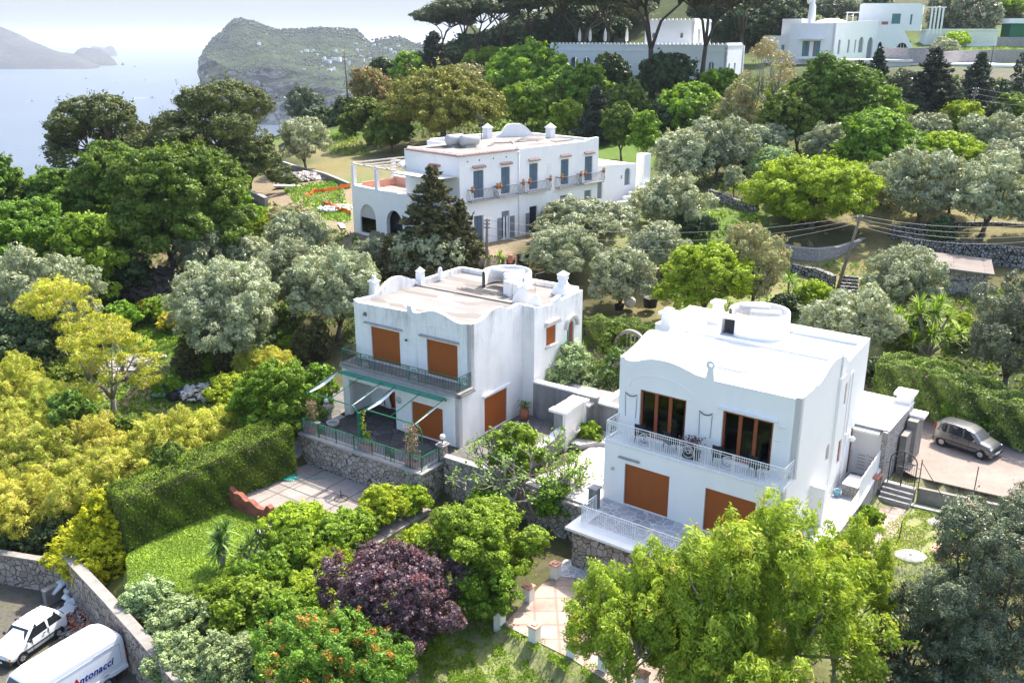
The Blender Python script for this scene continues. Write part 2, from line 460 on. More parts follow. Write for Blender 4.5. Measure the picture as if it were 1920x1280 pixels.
# ------------------------------------------------------------------ ground: heights read off the photo (column, row, height) + cover colour
GRASS, DRY, SOIL, DIRT, GRAVEL, FOREST = (0.10, 0.17, 0.03), (0.215, 0.185, 0.085), (0.08, 0.074, 0.036), (0.27, 0.205, 0.15), (0.12, 0.105, 0.095), (0.035, 0.05, 0.018)
PATCHY, LAWN = (0.24, 0.26, 0.11), (0.16, 0.225, 0.03)
GP = [
 (60,1150,-5.5,GRAVEL),(250,1280,-5.5,GRAVEL),(0,1060,-5.4,GRAVEL),(-100,1300,-5.5,GRAVEL),(90,1090,-5.4,GRAVEL),(180,1200,-5.5,GRAVEL),
 (0,960,-3.2,FOREST),(120,900,-3,FOREST),(-200,900,-3.2,FOREST),(-150,1000,-3.4,FOREST),
 (300,1040,-2.5,LAWN),(480,980,-2.4,LAWN),(400,1080,-2.5,LAWN),(270,1090,-2.6,LAWN),(420,940,-2.4,LAWN),
 (500,1280,-3,SOIL),(800,1290,-3,PATCHY),(950,1250,-2.9,PATCHY),(700,1050,-2.5,SOIL),(600,1100,-2.7,SOIL),(960,1500,-3.4,PATCHY),(1500,1500,-3.4,SOIL),(300,1450,-3.6,SOIL),
 (1000,1190,-2.5,PATCHY),(1100,1150,-2.45,SOIL),(1060,1040,-2.1,SOIL),(1200,1260,-2.9,PATCHY),(950,1060,-2.2,SOIL),(880,960,-2.1,SOIL),
 (1400,1250,-2.8,SOIL),(1600,1150,-2.0,PATCHY),(1800,1250,-2.2,SOIL),(1950,1150,-1.6,SOIL),(1560,1080,-1.7,SOIL),(1300,1150,-2.4,SOIL),
 (1720,960,-.8,PATCHY),(1650,1010,-.9,DIRT),(1700,1080,-1.3,PATCHY),(1850,1000,-.8,PATCHY),(1780,1040,-1.0,PATCHY),
 (1800,880,0,DIRT),(1930,900,0.1,DIRT),(1740,800,0,DIRT),(2050,860,0.2,DIRT),(1700,760,0.1,DIRT),
 (1750,700,0.8,FOREST),(1900,740,0.8,FOREST),(1900,640,1.6,FOREST),(1650,640,1.3,PATCHY),(1750,600,1.8,PATCHY),(1850,580,2.2,SOIL),(2050,600,2.2,SOIL),
 (700,800,-.05,SOIL),(800,760,-.05,SOIL),(950,780,-.05,SOIL),(1090,800,-.05,SOIL),(1100,900,-.05,SOIL),(1080,720,.3,SOIL),(1250,850,-.05,SOIL),(1400,800,-.05,SOIL),(1500,720,.1,SOIL),
 (1000,650,.5,SOIL),(900,600,.9,SOIL),(1150,620,.9,SOIL),(1200,565,1.6,DRY),(1100,555,2.0,SOIL),(1350,600,1.4,PATCHY),(1480,580,1.9,PATCHY),(1550,560,2.2,PATCHY),
 (1000,510,3.6,SOIL),(930,480,5.2,DIRT),(900,470,5.4,DIRT),(1000,440,5.5,DIRT),(860,440,5.5,DIRT),(1120,480,4.2,PATCHY),(1200,500,3.4,SOIL),(1300,470,3.8,GRASS),(1200,440,5.0,PATCHY),
 (1420,500,3.0,SOIL),(1550,505,2.9,DRY),(1650,490,3.2,DRY),(1500,535,2.5,DRY),(1480,450,4.4,SOIL),(1560,440,4.6,SOIL),(1640,420,4.9,DRY),
 (1850,480,3.6,SOIL),(1720,490,3.4,SOIL),(1960,480,3.7,SOIL),(1850,440,5.2,DRY),(1700,425,5.2,DRY),(1960,440,5.3,DRY),
 (1750,400,6.0,DRY),(1900,385,6.3,SOIL),(1500,400,6.0,SOIL),(1320,420,5.4,GRASS),(1400,410,5.6,GRASS),(1200,370,6.3,GRASS),(1300,350,7.0,SOIL),(1380,370,6.8,SOIL),
 (1400,320,8,SOIL),(1600,330,8,SOIL),(1900,310,8.6,SOIL),(1750,300,8.8,SOIL),(1700,250,10,GRASS),(1900,240,10.5,GRASS),(1250,280,8.5,GRASS),(1180,290,8.2,GRASS),(1550,250,10.2,SOIL),(1400,250,10.2,SOIL),
 (1050,235,9.6,GRASS),(1020,205,10.8,GRASS),(950,235,9.2,GRASS),(850,240,8.8,SOIL),(900,190,11,SOIL),(1400,190,13,FOREST),(1312,170,14.6,FOREST),(1200,180,13.6,FOREST),(1100,160,14.6,FOREST),(900,150,13.8,FOREST),(1000,130,15.5,FOREST),(880,125,15,FOREST),
 (1560,150,16.2,FOREST),(1700,160,16,FOREST),(1850,160,16,GRAVEL),(1950,160,16,GRAVEL),(1850,103,19.4,GRASS),(1950,98,19.5,GRASS),(1700,110,18.8,GRASS),(1500,105,18.6,FOREST),
 (1500,60,24.6,FOREST),(1450,20,31,FOREST),(1500,-10,36,FOREST),(1900,55,25.5,SOIL),(1800,30,29,SOIL),(1700,5,32.5,SOIL),(1900,0,34,FOREST),(1900,-60,46,FOREST),(1300,-20,36,FOREST),(1120,0,34.8,FOREST),(1020,10,33,FOREST),(960,40,27.9,FOREST),(1200,-60,44,FOREST),
 (640,310,6,DRY),(600,280,6.2,DRY),(680,290,6.2,DRY),(560,410,4.3,DIRT),(620,400,4.6,PATCHY),(560,345,5.2,DIRT),(600,350,5.3,GRASS),(470,375,4.2,DIRT),(640,440,4.9,DIRT),(700,240,8.4,GRASS),(640,255,7.2,GRASS),(740,240,8.7,FOREST),(700,190,10.5,FOREST),(660,190,9.4,FOREST),(600,235,7.5,FOREST),
 (690,360,5.6,DIRT),(500,310,5.2,FOREST),(420,300,4.8,SOIL),(540,370,4.9,DIRT),(450,420,3.9,DIRT),
 (620,470,3.9,PATCHY),(720,500,3.2,SOIL),(650,540,2.2,SOIL),(560,600,1.2,SOIL),(450,520,2.6,SOIL),(400,580,1.6,SOIL),(325,505,2.9,DIRT),(300,540,2.2,DIRT),(250,560,1.8,SOIL),
 (340,640,.6,GRASS),(300,620,.8,GRASS),(250,720,-.9,DIRT),(350,720,-.8,GRASS),(300,760,-1.4,DIRT),(150,680,-.6,SOIL),(0,600,1,FOREST),(100,480,2.8,FOREST),(200,430,3.6,FOREST),(20,420,3.6,FOREST),(-200,480,2.5,FOREST),(-200,700,-.5,FOREST),
 (420,700,-.6,GRASS),(480,760,-1,SOIL),(540,790,-1.2,SOIL),(620,650,.3,SOIL),(560,700,-.3,SOIL),(350,820,-1.9,SOIL),(200,820,-2.1,SOIL),(0,800,-1.8,FOREST),(540,860,-1.9,SOIL),(420,850,-2.2,SOIL),(590,950,-2.0,SOIL),(800,960,-2.05,SOIL),
]
PX = np.array([[*on_z(a, b, z)[:2], z] for a, b, z, _ in GP])
PC = np.array([c for *_, c in GP])
def _k(r): return r
_D = np.sqrt(((PX[:, None, :2] - PX[None, :, :2]) ** 2).sum(-1))
_A = np.zeros((len(PX) + 1, len(PX) + 1)); _A[:-1, :-1] = _k(_D) - np.eye(len(PX)) * 1.2; _A[-1, :-1] = 1; _A[:-1, -1] = 1
_W = np.linalg.solve(_A, np.append(PX[:, 2], 0))
# the brow beyond which the slope falls away to the sea
BROW = [on_z(a, b, z)[:2] for a, b, z in ((-900, 560, 2), (-300, 400, 3.5), (0, 385, 3.8), (200, 350, 4.2), (400, 300, 5), (540, 255, 6.3), (640, 222, 7.8), (700, 172, 10.6), (800, 150, 13), (862, 118, 15.2))]
BROW = np.array([tuple(p) for p in BROW] + [(on_z(*q)[0], on_z(*q)[1]) for q in ((905, 92, 19.5),)] + [(20, 330), (70, 520), (200, 900)])
def drop(x, y):
    """0 on the plateau, distance beyond the brow otherwise"""
    x = np.atleast_1d(x).astype(float); y = np.atleast_1d(y).astype(float)
    best = np.full(x.shape, 1e9); sg = np.zeros(x.shape)
    for i in range(len(BROW) - 1):
        a = BROW[i]; b = BROW[i + 1]; d = b - a; L = (d ** 2).sum()
        t = np.clip(((x - a[0]) * d[0] + (y - a[1]) * d[1]) / L, 0, 1)
        dx = x - (a[0] + t * d[0]); dy = y - (a[1] + t * d[1]); r = np.hypot(dx, dy)
        cr = d[0] * dy - d[1] * dx
        m = r < best; best = np.where(m, r, best); sg = np.where(m, np.sign(cr), sg)
    return np.where(sg > 0, best, 0.0)
# level pads: (corner points, height)
AF = (Vector((-3.11, 49.90, 0)), -34.8)
BF = (Vector((4.846, 43.766, 0)), -36.6)
CF = (Vector((-4.549, 80.006, 5.5)), 44.0)
def loc2w(F, x, y, z=0.0):
    a = math.radians(F[1]); return Vector((F[0].x + math.cos(a) * x - math.sin(a) * y, F[0].y + math.sin(a) * x + math.cos(a) * y, F[0].z + z))
def quad(F, x0, y0, x1, y1): return [tuple(loc2w(F, x, y)[:2]) for x, y in ((x0, y0), (x1, y0), (x1, y1), (x0, y1))]
WALLP = [on_z(128, 1068, -5.4)[:2], on_z(250, 1215, -5.5)[:2], on_z(335, 1330, -5.5)[:2]]
PADS = [
 (quad(AF, -9.3, -3.2, 0.0, 13), -0.12), (quad(AF, 0, -1.5, 5.0, 13), -0.12),
 (quad(BF, 0.8, -2.9, 9.9, 12), -0.12), (quad(BF, -4.0, -.9, 1, 12), -0.12), (quad(BF, 9, 4.4, 11.1, 14), -0.12),
 (quad(AF, -9.4, -11.0, 1.2, -3.2), -2.1), (quad(AF, .2, -8, 5.6, -1.9), -2.2),
 (quad(BF, -4.5, -6, 9.9, -3.0), -2.3), (quad(BF, -4.5, -6, .5, -1.2), -2.3),
 ([tuple(on_z(a, b, -5.45)[:2]) for a, b in ((-300, 1046), (120, 1062), (250, 1225), (345, 1370), (300, 1800), (-500, 1800))], -5.5),
 ([tuple(on_z(a, b, -2.45)[:2]) for a, b in ((235, 1040), (430, 930), (520, 985), (470, 1060), (350, 1110), (240, 1100))], -2.45),
 ([tuple(on_z(a, b, 0)[:2]) for a, b in ((1690, 720), (1715, 895), (1900, 935), (2300, 1000), (2300, 820), (1900, 800))], -0.02),
 ([tuple(on_z(a, b, -.8)[:2]) for a, b in ((1620, 985), (1665, 925), (1860, 955), (1900, 1050), (1600, 1060))], -0.85),
 ([tuple(on_z(a, b, -2.1)[:2]) for a, b in ((1030, 1080), (1090, 1045), (1170, 1080), (1330, 1300), (1100, 1280), (935, 1170))], -2.25),
 (quad(CF, -1.5, -5, 24, 12), 5.42),
]
def in_poly(x, y, P):
    ins = np.zeros(x.shape, bool); n = len(P)
    for i in range(n):
        x1, y1 = P[i]; x2, y2 = P[(i + 1) % n]
        c = ((y1 > y) != (y2 > y)) & (x < (x2 - x1) * (y - y1) / ((y2 - y1) if y2 != y1 else 1e-9) + x1)
        ins ^= c
    return ins
def height(x, y):
    x = np.atleast_1d(np.asarray(x, float)); y = np.atleast_1d(np.asarray(y, float))
    h = np.empty(x.shape)
    for s0 in range(0, x.size, 20000):
        xs = x.ravel()[s0:s0 + 20000]; ys = y.ravel()[s0:s0 + 20000]
        r = np.sqrt((xs[:, None] - PX[None, :, 0]) ** 2 + (ys[:, None] - PX[None, :, 1]) ** 2)
        h.ravel()[s0:s0 + 20000] = r @ _W[:-1] + _W[-1]
    far = np.hypot(x, y)
    h = np.minimum(h, 16 + np.clip(far - 120, 0, 400) * 0.14 + 8)
    for P, z in PADS:
        h = np.where(in_poly(x, y, P), z, h)
    d = drop(x, y)
    h = h - np.clip(d, 0, 8) * 0.25 - np.clip(d - 8, 0, None) * 1.1
    return np.maximum(h, -175)
def hz(x, y): return float(height([x], [y])[0])
def on_ground(px, py):
    """first point of the ground seen at this place of the photo"""
    r = ray(px, py); t = np.arange(34, 330, 0.5)
    X = r.x * t; Y = r.y * t; Z = CAMZ + r.z * t
    H = height(X, Y); k = np.nonzero(Z <= H)[0]
    if len(k) == 0: k = [int(np.argmin(Z - H))]
    i = k[0]; 
    return Vector((X[i], Y[i], H[i]))
def sgrid(lo, hi, step0, lo0, hi0, g):
    """coordinates that are dense in lo0..hi0 and coarser outside"""
    a = list(np.arange(lo0, hi0 + 1e-6, step0)); s = step0; v = hi0
    while v < hi: s *= g; v += s; a.append(v)
    s = step0; v = lo0
    while v > lo: s *= g; v -= s; a.insert(0, v)
    return np.array(a)
def build_ground():
    xs = sgrid(-500, 900, 0.55, -34, 34, 1.045); ys = sgrid(18, 1300, 0.55, 30, 96, 1.03)
    X, Y = np.meshgrid(xs, ys); x = X.ravel(); y = Y.ravel()
    H = height(x, y)
    rough_ = 0.05 * np.sin(x * 1.7 + 0.6 * y) * np.sin(y * 1.3 - 0.4 * x) + 0.12 * np.sin(x * .31) * np.sin(y * .27)
    inpad = np.zeros(x.shape, bool)
    for P, z in PADS: inpad |= in_poly(x, y, P)
    H = np.where(inpad, H, H + rough_ - 0.05)
    # cover colour
    C = np.zeros((x.size, 3))
    for s0 in range(0, x.size, 20000):
        d2 = (x[s0:s0 + 20000, None] - PX[None, :, 0]) ** 2 + (y[s0:s0 + 20000, None] - PX[None, :, 1]) ** 2
        w = 1 / (d2 + 0.4) ** 2; C[s0:s0 + 20000] = (w @ PC) / w.sum(1, keepdims=True)
    C = np.where((drop(x, y) > 2)[:, None], np.array([FOREST]), C)
    ny, nx = X.shape
    idx = np.arange(nx * ny).reshape(ny, nx)
    F = np.stack([idx[:-1, :-1], idx[:-1, 1:], idx[1:, 1:], idx[1:, :-1]], -1).reshape(-1, 4)
    me = quads_mesh('ground', np.stack([x, y, H], 1), F)
    ca = me.color_attributes.new('cover', 'FLOAT_COLOR', 'POINT')
    ca.data.foreach_set('color', np.concatenate([C, np.ones((x.size, 1))], 1).ravel())
    me.polygons.foreach_set('use_smooth', np.ones(len(F), bool))
    t = NT('ground_cover'); v = t.coord()
    a = t.attr('cover')
    n1 = t.noise(v, 0.5, 8, 0.7); n2 = t.noise(v, 5, 6, 0.7); n3 = t.noise(v, 1.6, 6, 0.72)
    c = t.mix(t.ramp(n1, [(0.5, 0.0), (0.8, 0.5)]), a.outputs['Color'], (0.22, 0.18, 0.12))
    c = t.mix(t.ramp(n3, [(0.48, 0.0), (0.60, 0.6)]), c, t.mix(0.5, a.outputs['Color'], (0.09, 0.14, 0.025)))
    c = t.mix(t.ramp(n2, [(0.3, 0.55), (0.55, 0.0)]), c, (0.05, 0.04, 0.03))
    t.base(c).rough(0.95, 0.1); t.bump(n2, 0.7, 0.08)
    me.materials.append(t.m)
    o = bpy.data.objects.new('ground', me); COL.objects.link(o); tag(o, kind='structure'); return o
def quads_mesh(name, V, F):
    me = bpy.data.meshes.new(name)
    V = np.asarray(V, np.float32); F = np.asarray(F, np.int32); k = F.shape[1]
    me.vertices.add(len(V)); me.vertices.foreach_set('co', V.ravel())
    me.loops.add(F.size); me.loops.foreach_set('vertex_index', F.ravel())
    me.polygons.add(len(F)); me.polygons.foreach_set('loop_start', np.arange(0, F.size, k, dtype=np.int32))
    me.polygons.foreach_set('loop_total', np.full(len(F), k, np.int32))
    me.update(calc_edges=True)
    return me

# ------------------------------------------------------------------ foliage
def leaf_material(name, dark, light, accent=None, trans=0.3, hue=0.06, rough=0.55):
    k = 1.5
    dark = tuple(x * k for x in dark); light = tuple(min(.75, x * k) for x in light)
    t = NT(name)
    a = t.attr('tint'); oi = t.new('ShaderNodeObjectInfo')
    c = t.ramp(a.outputs['Fac'], [(0.0, dark), (0.55, tuple((p + q) / 2 for p, q in zip(dark, light))), (1.0, light)])
    hs = t.new('ShaderNodeHueSaturation')
    mr = t.new('ShaderNodeMapRange'); t.link(oi.outputs['Random'], mr.inputs[0]); mr.inputs[3].default_value = 0.5 - hue / 4; mr.inputs[4].default_value = 0.5 + hue / 4
    t.link(mr.outputs[0], hs.inputs['Hue']); 
    mv = t.new('ShaderNodeMapRange'); t.link(t.math('FRACT', t.math('MULTIPLY', oi.outputs['Random'], 7.31)), mv.inputs[0]); mv.inputs[3].default_value = 0.86; mv.inputs[4].default_value = 1.14
    if hue < .02: mv.inputs[3].default_value = .97; mv.inputs[4].default_value = 1.05
    t.link(mv.outputs[0], hs.inputs['Value']); t.link(c, hs.inputs['Color']); c = hs.outputs[0]
    if accent:
        b = t.attr('accent'); c = t.mix(b.outputs['Fac'], c, accent)
    t.base(c).rough(rough, 0.25)
    tr = t.new('ShaderNodeBsdfTranslucent'); mx = t.new('ShaderNodeMixShader'); mx.inputs[0].default_value = trans
    g = t.mix(1.0, c, (1.0, 1.0, 0.55), 'MULTIPLY')
    t.link(g, tr.inputs[0]); t.link(t.b.outputs[0], mx.inputs[1]); t.link(tr.outputs[0], mx.inputs[2]); t.link(mx.outputs[0], t.out.inputs[0])
    M[name] = t.m; return t.m
leaf_material('olive_leaf', (0.135, 0.15, 0.085), (0.32, 0.345, 0.215), trans=0.2, hue=0.03, rough=0.45)
leaf_material('silver_leaf', (0.10, 0.135, 0.05), (0.29, 0.36, 0.16), trans=0.15, hue=0.03)
leaf_material('bright_leaf', (0.055, 0.105, 0.010), (0.205, 0.31, 0.026), trans=0.34)
leaf_material('mid_leaf', (0.036, 0.066, 0.009), (0.13, 0.19, 0.025), trans=0.3)
leaf_material('lime_leaf', (0.10, 0.16, 0.010), (0.36, 0.43, 0.035), trans=0.38)
leaf_material('dark_leaf', (0.018, 0.034, 0.012), (0.075, 0.105, 0.040), trans=0.18)
leaf_material('pine_needle', (0.020, 0.033, 0.010), (0.135, 0.145, 0.038), trans=0.15)
leaf_material('pine_dome_needle', (0.05, 0.065, 0.010), (0.26, 0.27, 0.045), trans=0.2)
leaf_material('stone_pine_needle', (0.022, 0.030, 0.012), (0.105, 0.125, 0.05), trans=0.12, hue=0.03)
leaf_material('cedar_needle', (0.014, 0.020, 0.008), (0.105, 0.095, 0.032), trans=0.1)
leaf_material('far_cedar_needle', (0.010, 0.018, 0.012), (0.045, 0.06, 0.035), trans=0.1)
leaf_material('gold_leaf', (0.17, 0.19, 0.008), (0.62, 0.56, 0.022), trans=0.3)
leaf_material('amber_leaf', (0.17, 0.19, 0.02), (0.44, 0.47, 0.06), (0.5, 0.38, 0.10), trans=0.35)
leaf_material('tan_leaf', (0.13, 0.13, 0.055), (0.30, 0.29, 0.14), (0.36, 0.24, 0.12), trans=0.2)
leaf_material('rust_leaf', (0.10, 0.11, 0.03), (0.20, 0.20, 0.06), (0.34, 0.17, 0.06), trans=0.2)
leaf_material('bamboo_leaf', (0.17, 0.18, 0.025), (0.50, 0.53, 0.09), (0.56, 0.50, 0.13), trans=0.45)
leaf_material('hedge_leaf', (0.025, 0.055, 0.006), (0.125, 0.20, 0.014), (0.36, 0.42, 0.03), trans=0.28)
leaf_material('red_tip_leaf', (0.04, 0.10, 0.012), (0.17, 0.27, 0.03), (0.50, 0.15, 0.035), trans=0.28)
leaf_material('plum_leaf', (0.026, 0.012, 0.017), (0.17, 0.11, 0.125), (0.20, 0.05, 0.06), trans=0.22, rough=0.4)
leaf_material('compound_leaf', (0.085, 0.145, 0.015), (0.33, 0.41, 0.042), (0.44, 0.42, 0.06), trans=0.45, hue=0.01)
leaf_material('grey_green_leaf', (0.03, 0.042, 0.022), (0.165, 0.19, 0.11), (0.42, 0.28, 0.2), trans=0.12, rough=0.35)
leaf_material('oleander_leaf', (0.03, 0.062, 0.010), (0.16, 0.225, 0.042), (0.72, 0.70, 0.62), trans=0.28)
leaf_material('yellow_flower_leaf', (0.12, 0.15, 0.02), (0.34, 0.36, 0.04), (0.78, 0.55, 0.02), trans=0.25)
leaf_material('yucca_leaf', (0.035, 0.075, 0.014), (0.17, 0.24, 0.045), trans=0.2)
leaf_material('bright_yucca_leaf', (0.06, 0.12, 0.014), (0.28, 0.38, 0.05), trans=0.3)
leaf_material('pink_plant_leaf', (0.10, 0.14, 0.05), (0.28, 0.30, 0.14), (0.50, 0.22, 0.22), trans=0.2)
leaf_material('grass_leaf', (0.09, 0.15, 0.018), (0.26, 0.34, 0.045), trans=0.3)

def unit(v): return v / np.maximum(np.linalg.norm(v, axis=1, keepdims=True), 1e-9)
def fib(n, r):
    return unit(r.normal(size=(n, 3)))
def leaves_mesh(name, P, N, L, s, aspect=0.5, tint=None, acc=None, r=None, fold=0.0):
    """diamond leaves at P with normal N and long axis L, length s"""
    n = len(P); N = unit(N); L = L - N * (L * N).sum(1, keepdims=True); L = unit(L); S = np.cross(N, L)
    s = np.asarray(s).reshape(-1, 1) if np.ndim(s) else np.full((n, 1), s)
    a = P - L * s * .5; b = P + S * s * aspect * .5 + L * s * .05; c = P + L * s * .5; d = P - S * s * aspect * .5 + L * s * .05
    V = np.stack([a, b, c, d], 1).reshape(-1, 3)
    me = quads_mesh(name, V, np.arange(4 * n).reshape(-1, 4))
    for nm, v in (('tint', tint), ('accent', acc)):
        if v is None: continue
        at = me.attributes.new(nm, 'FLOAT', 'FACE'); at.data.foreach_set('value', np.asarray(v, np.float32))
    return me
def lobes_for(shape, H, r):
    """list of (centre, radius) in a crown one unit wide and H high"""
    out = []
    if shape == 'round':
        out.append(((0, 0, H * .45), .26))
        n = 30
        for k in range(n):
            t = k * 2.399 + r.uniform(0, .9); u = (k + .5) / n; el = 1.25 - 1.75 * u + r.uniform(-.15, .15)
            R = .36 * r.uniform(.62, 1.2); rad = r.uniform(.065, .15)
            out.append(((R * math.cos(el) * math.cos(t), R * math.cos(el) * math.sin(t), H * (.47 + .44 * math.sin(el) * r.uniform(.75, 1.05))), rad))
    elif shape == 'fluffy':
        out.append(((0, 0, H * .45), .27))
        for k in range(34):
            t = k * 2.399 + r.uniform(0, .9); u = (k + .5) / 34; el = 1.25 - 1.8 * u + r.uniform(-.15, .15)
            R = .37 * r.uniform(.6, 1.2)
            out.append(((R * math.cos(el) * math.cos(t), R * math.cos(el) * math.sin(t), H * (.47 + .42 * math.sin(el) * r.uniform(.8, 1.1))), r.uniform(.055, .125)))
    elif shape == 'dome':
        for k in range(30):
            t = k * 2.399; R = .40 * math.sqrt((k + .5) / 30) * r.uniform(.9, 1.08)
            out.append(((R * math.cos(t), R * math.sin(t), H * (.88 - 1.9 * R * R * 1.9 * r.uniform(.8, 1.2))), r.uniform(.085, .13)))
        out.append(((0, 0, H * .5), .2))
    elif shape == 'tiers':
        for k in range(24):
            t = k * 2.399 + r.uniform(0, .6); u = r.uniform(0, 1); el = r.uniform(-.25, 1.2)
            R = .36 * r.uniform(.6, 1.1)
            out.append(((R * math.cos(el) * math.cos(t), R * math.cos(el) * math.sin(t), H * (.36 + .52 * math.sin(el))), r.uniform(.10, .16)))
    elif shape == 'umbrella':
        for k in range(22):
            t = k * 2.399 + r.uniform(0, .4); R = .41 * math.sqrt((k + .5) / 22)
            out.append(((R * math.cos(t), R * math.sin(t), H * (.72 - .9 * R * R * r.uniform(.6, 1.8) + r.uniform(-.06, .08))), r.uniform(.09, .14)))
    elif shape == 'cone':
        n = 90
        for k in range(n):
            u = (k / n) ** 0.9; z = u * .95; R = .44 * (1 - u) ** .75 * r.uniform(.5, 1.12); t = k * 2.399 + r.uniform(0, .4)
            out.append(((R * math.cos(t), R * math.sin(t), H * (z + .02 + r.uniform(-.02, .02))), max(.03, r.uniform(.05, .12) * (1 - u) + .025)))
        for k in range(6): out.append(((0, 0, H * (.1 + .14 * k)), .16 * (1 - k / 7)))
    elif shape == 'column':
        for k in range(26):
            u = (k + .5) / 26; t = k * 2.399; R = .27 * (math.sin(math.pi * min(.97, .15 + u * .8)) ** .6) * r.uniform(.7, 1.05)
            out.append(((R * math.cos(t), R * math.sin(t), H * (.05 + u * .9)), r.uniform(.13, .2) * (1.1 - .6 * u)))
    elif shape == 'sparse':
        for k in range(20):
            t = k * 2.399 + r.uniform(0, .6); el = r.uniform(-.3, 1.3); R = .42 * r.uniform(.45, 1.1)
            out.append(((R * math.cos(el) * math.cos(t), R * math.cos(el) * math.sin(t), H * (.42 + .5 * math.sin(el))), r.uniform(.06, .12)))
    elif shape == 'tufts':
        for k in range(26):
            t = k * 2.399 + r.uniform(0, .8); R = .43 * math.sqrt((k + .5) / 26) * r.uniform(.8, 1.12); zt = H * (.93 - .95 * R * R * 2.2) * r.uniform(.78, 1.05)
            for j in range(3): out.append(((R * math.cos(t) * (1 - .05 * j), R * math.sin(t) * (1 - .05 * j), max(.05, zt - .085 * j)), r.uniform(.04, .06) + .018 * j))
    elif shape == 'bamboo':
        for k in range(26):
            t = k * 2.399; R = .40 * math.sqrt((k + .5) / 26) * r.uniform(.8, 1.1); zt = r.uniform(.6, 1.0)
            out.append(((R * math.cos(t), R * math.sin(t), H * (zt - .12) * (1 - .8 * R)), r.uniform(.07, .11)))
            out.append(((R * 1.05 * math.cos(t), R * 1.05 * math.sin(t), H * (zt - .45) * (1 - .4 * R)), r.uniform(.10, .14)))
    return out
def crown_points(lobes, H, q, dens, r, puff, flat=1.0, shell=.35):
    """leaf places, outward normals and clump tints; q leaves across the crown"""
    s = 1.0 / q
    PP = []; NN = []; TT = []; CN = []
    C = np.array([l[0] for l in lobes]); R = np.array([l[1] for l in lobes])
    for i, (c, rad) in enumerate(lobes):
        # clumps on the lobe's skin
        nc = max(6, int(4.2 * (rad / puff) ** 2))
        d = fib(nc, r); P = np.array(c) + d * rad * r.uniform(.8, 1.08, (nc, 1)) * np.array([1, 1, flat])
        dist = np.linalg.norm(P[:, None] - C[None], axis=2) / R[None]; dist[:, i] = 9
        keep = (dist.min(1) > .72) & (P[:, 2] > 0.0)
        P = P[keep]; d = d[keep]
        if len(P) == 0: continue
        pr = puff * r.uniform(.65, 1.35, len(P)); ct = r.uniform(0, 1, len(P))
        m = np.maximum(3, (dens * 4 * math.pi * pr ** 2 / (s * s * .5)).astype(int))
        k = np.repeat(np.arange(len(P)), m)
        dd = unit(fib(len(k), r) + d[k] * .45 + np.array([0, 0, .25]))
        rr = pr[k] * (1 - shell * r.uniform(0, 1, len(k)) ** 1.5)
        pos = P[k] + dd * rr[:, None] * np.array([1, 1, flat])
        PP.append(pos); NN.append(dd * .7 + d[k] * .35 + fib(len(k), r) * .75); TT.append(np.clip(ct[k] * .45 + r.uniform(0, .65, len(k)), 0, 1)); CN.append(ct[k])
    P = np.concatenate(PP); N = np.concatenate(NN); Tt = np.concatenate(TT); ck = np.concatenate(CN)
    return P, N, Tt, ck
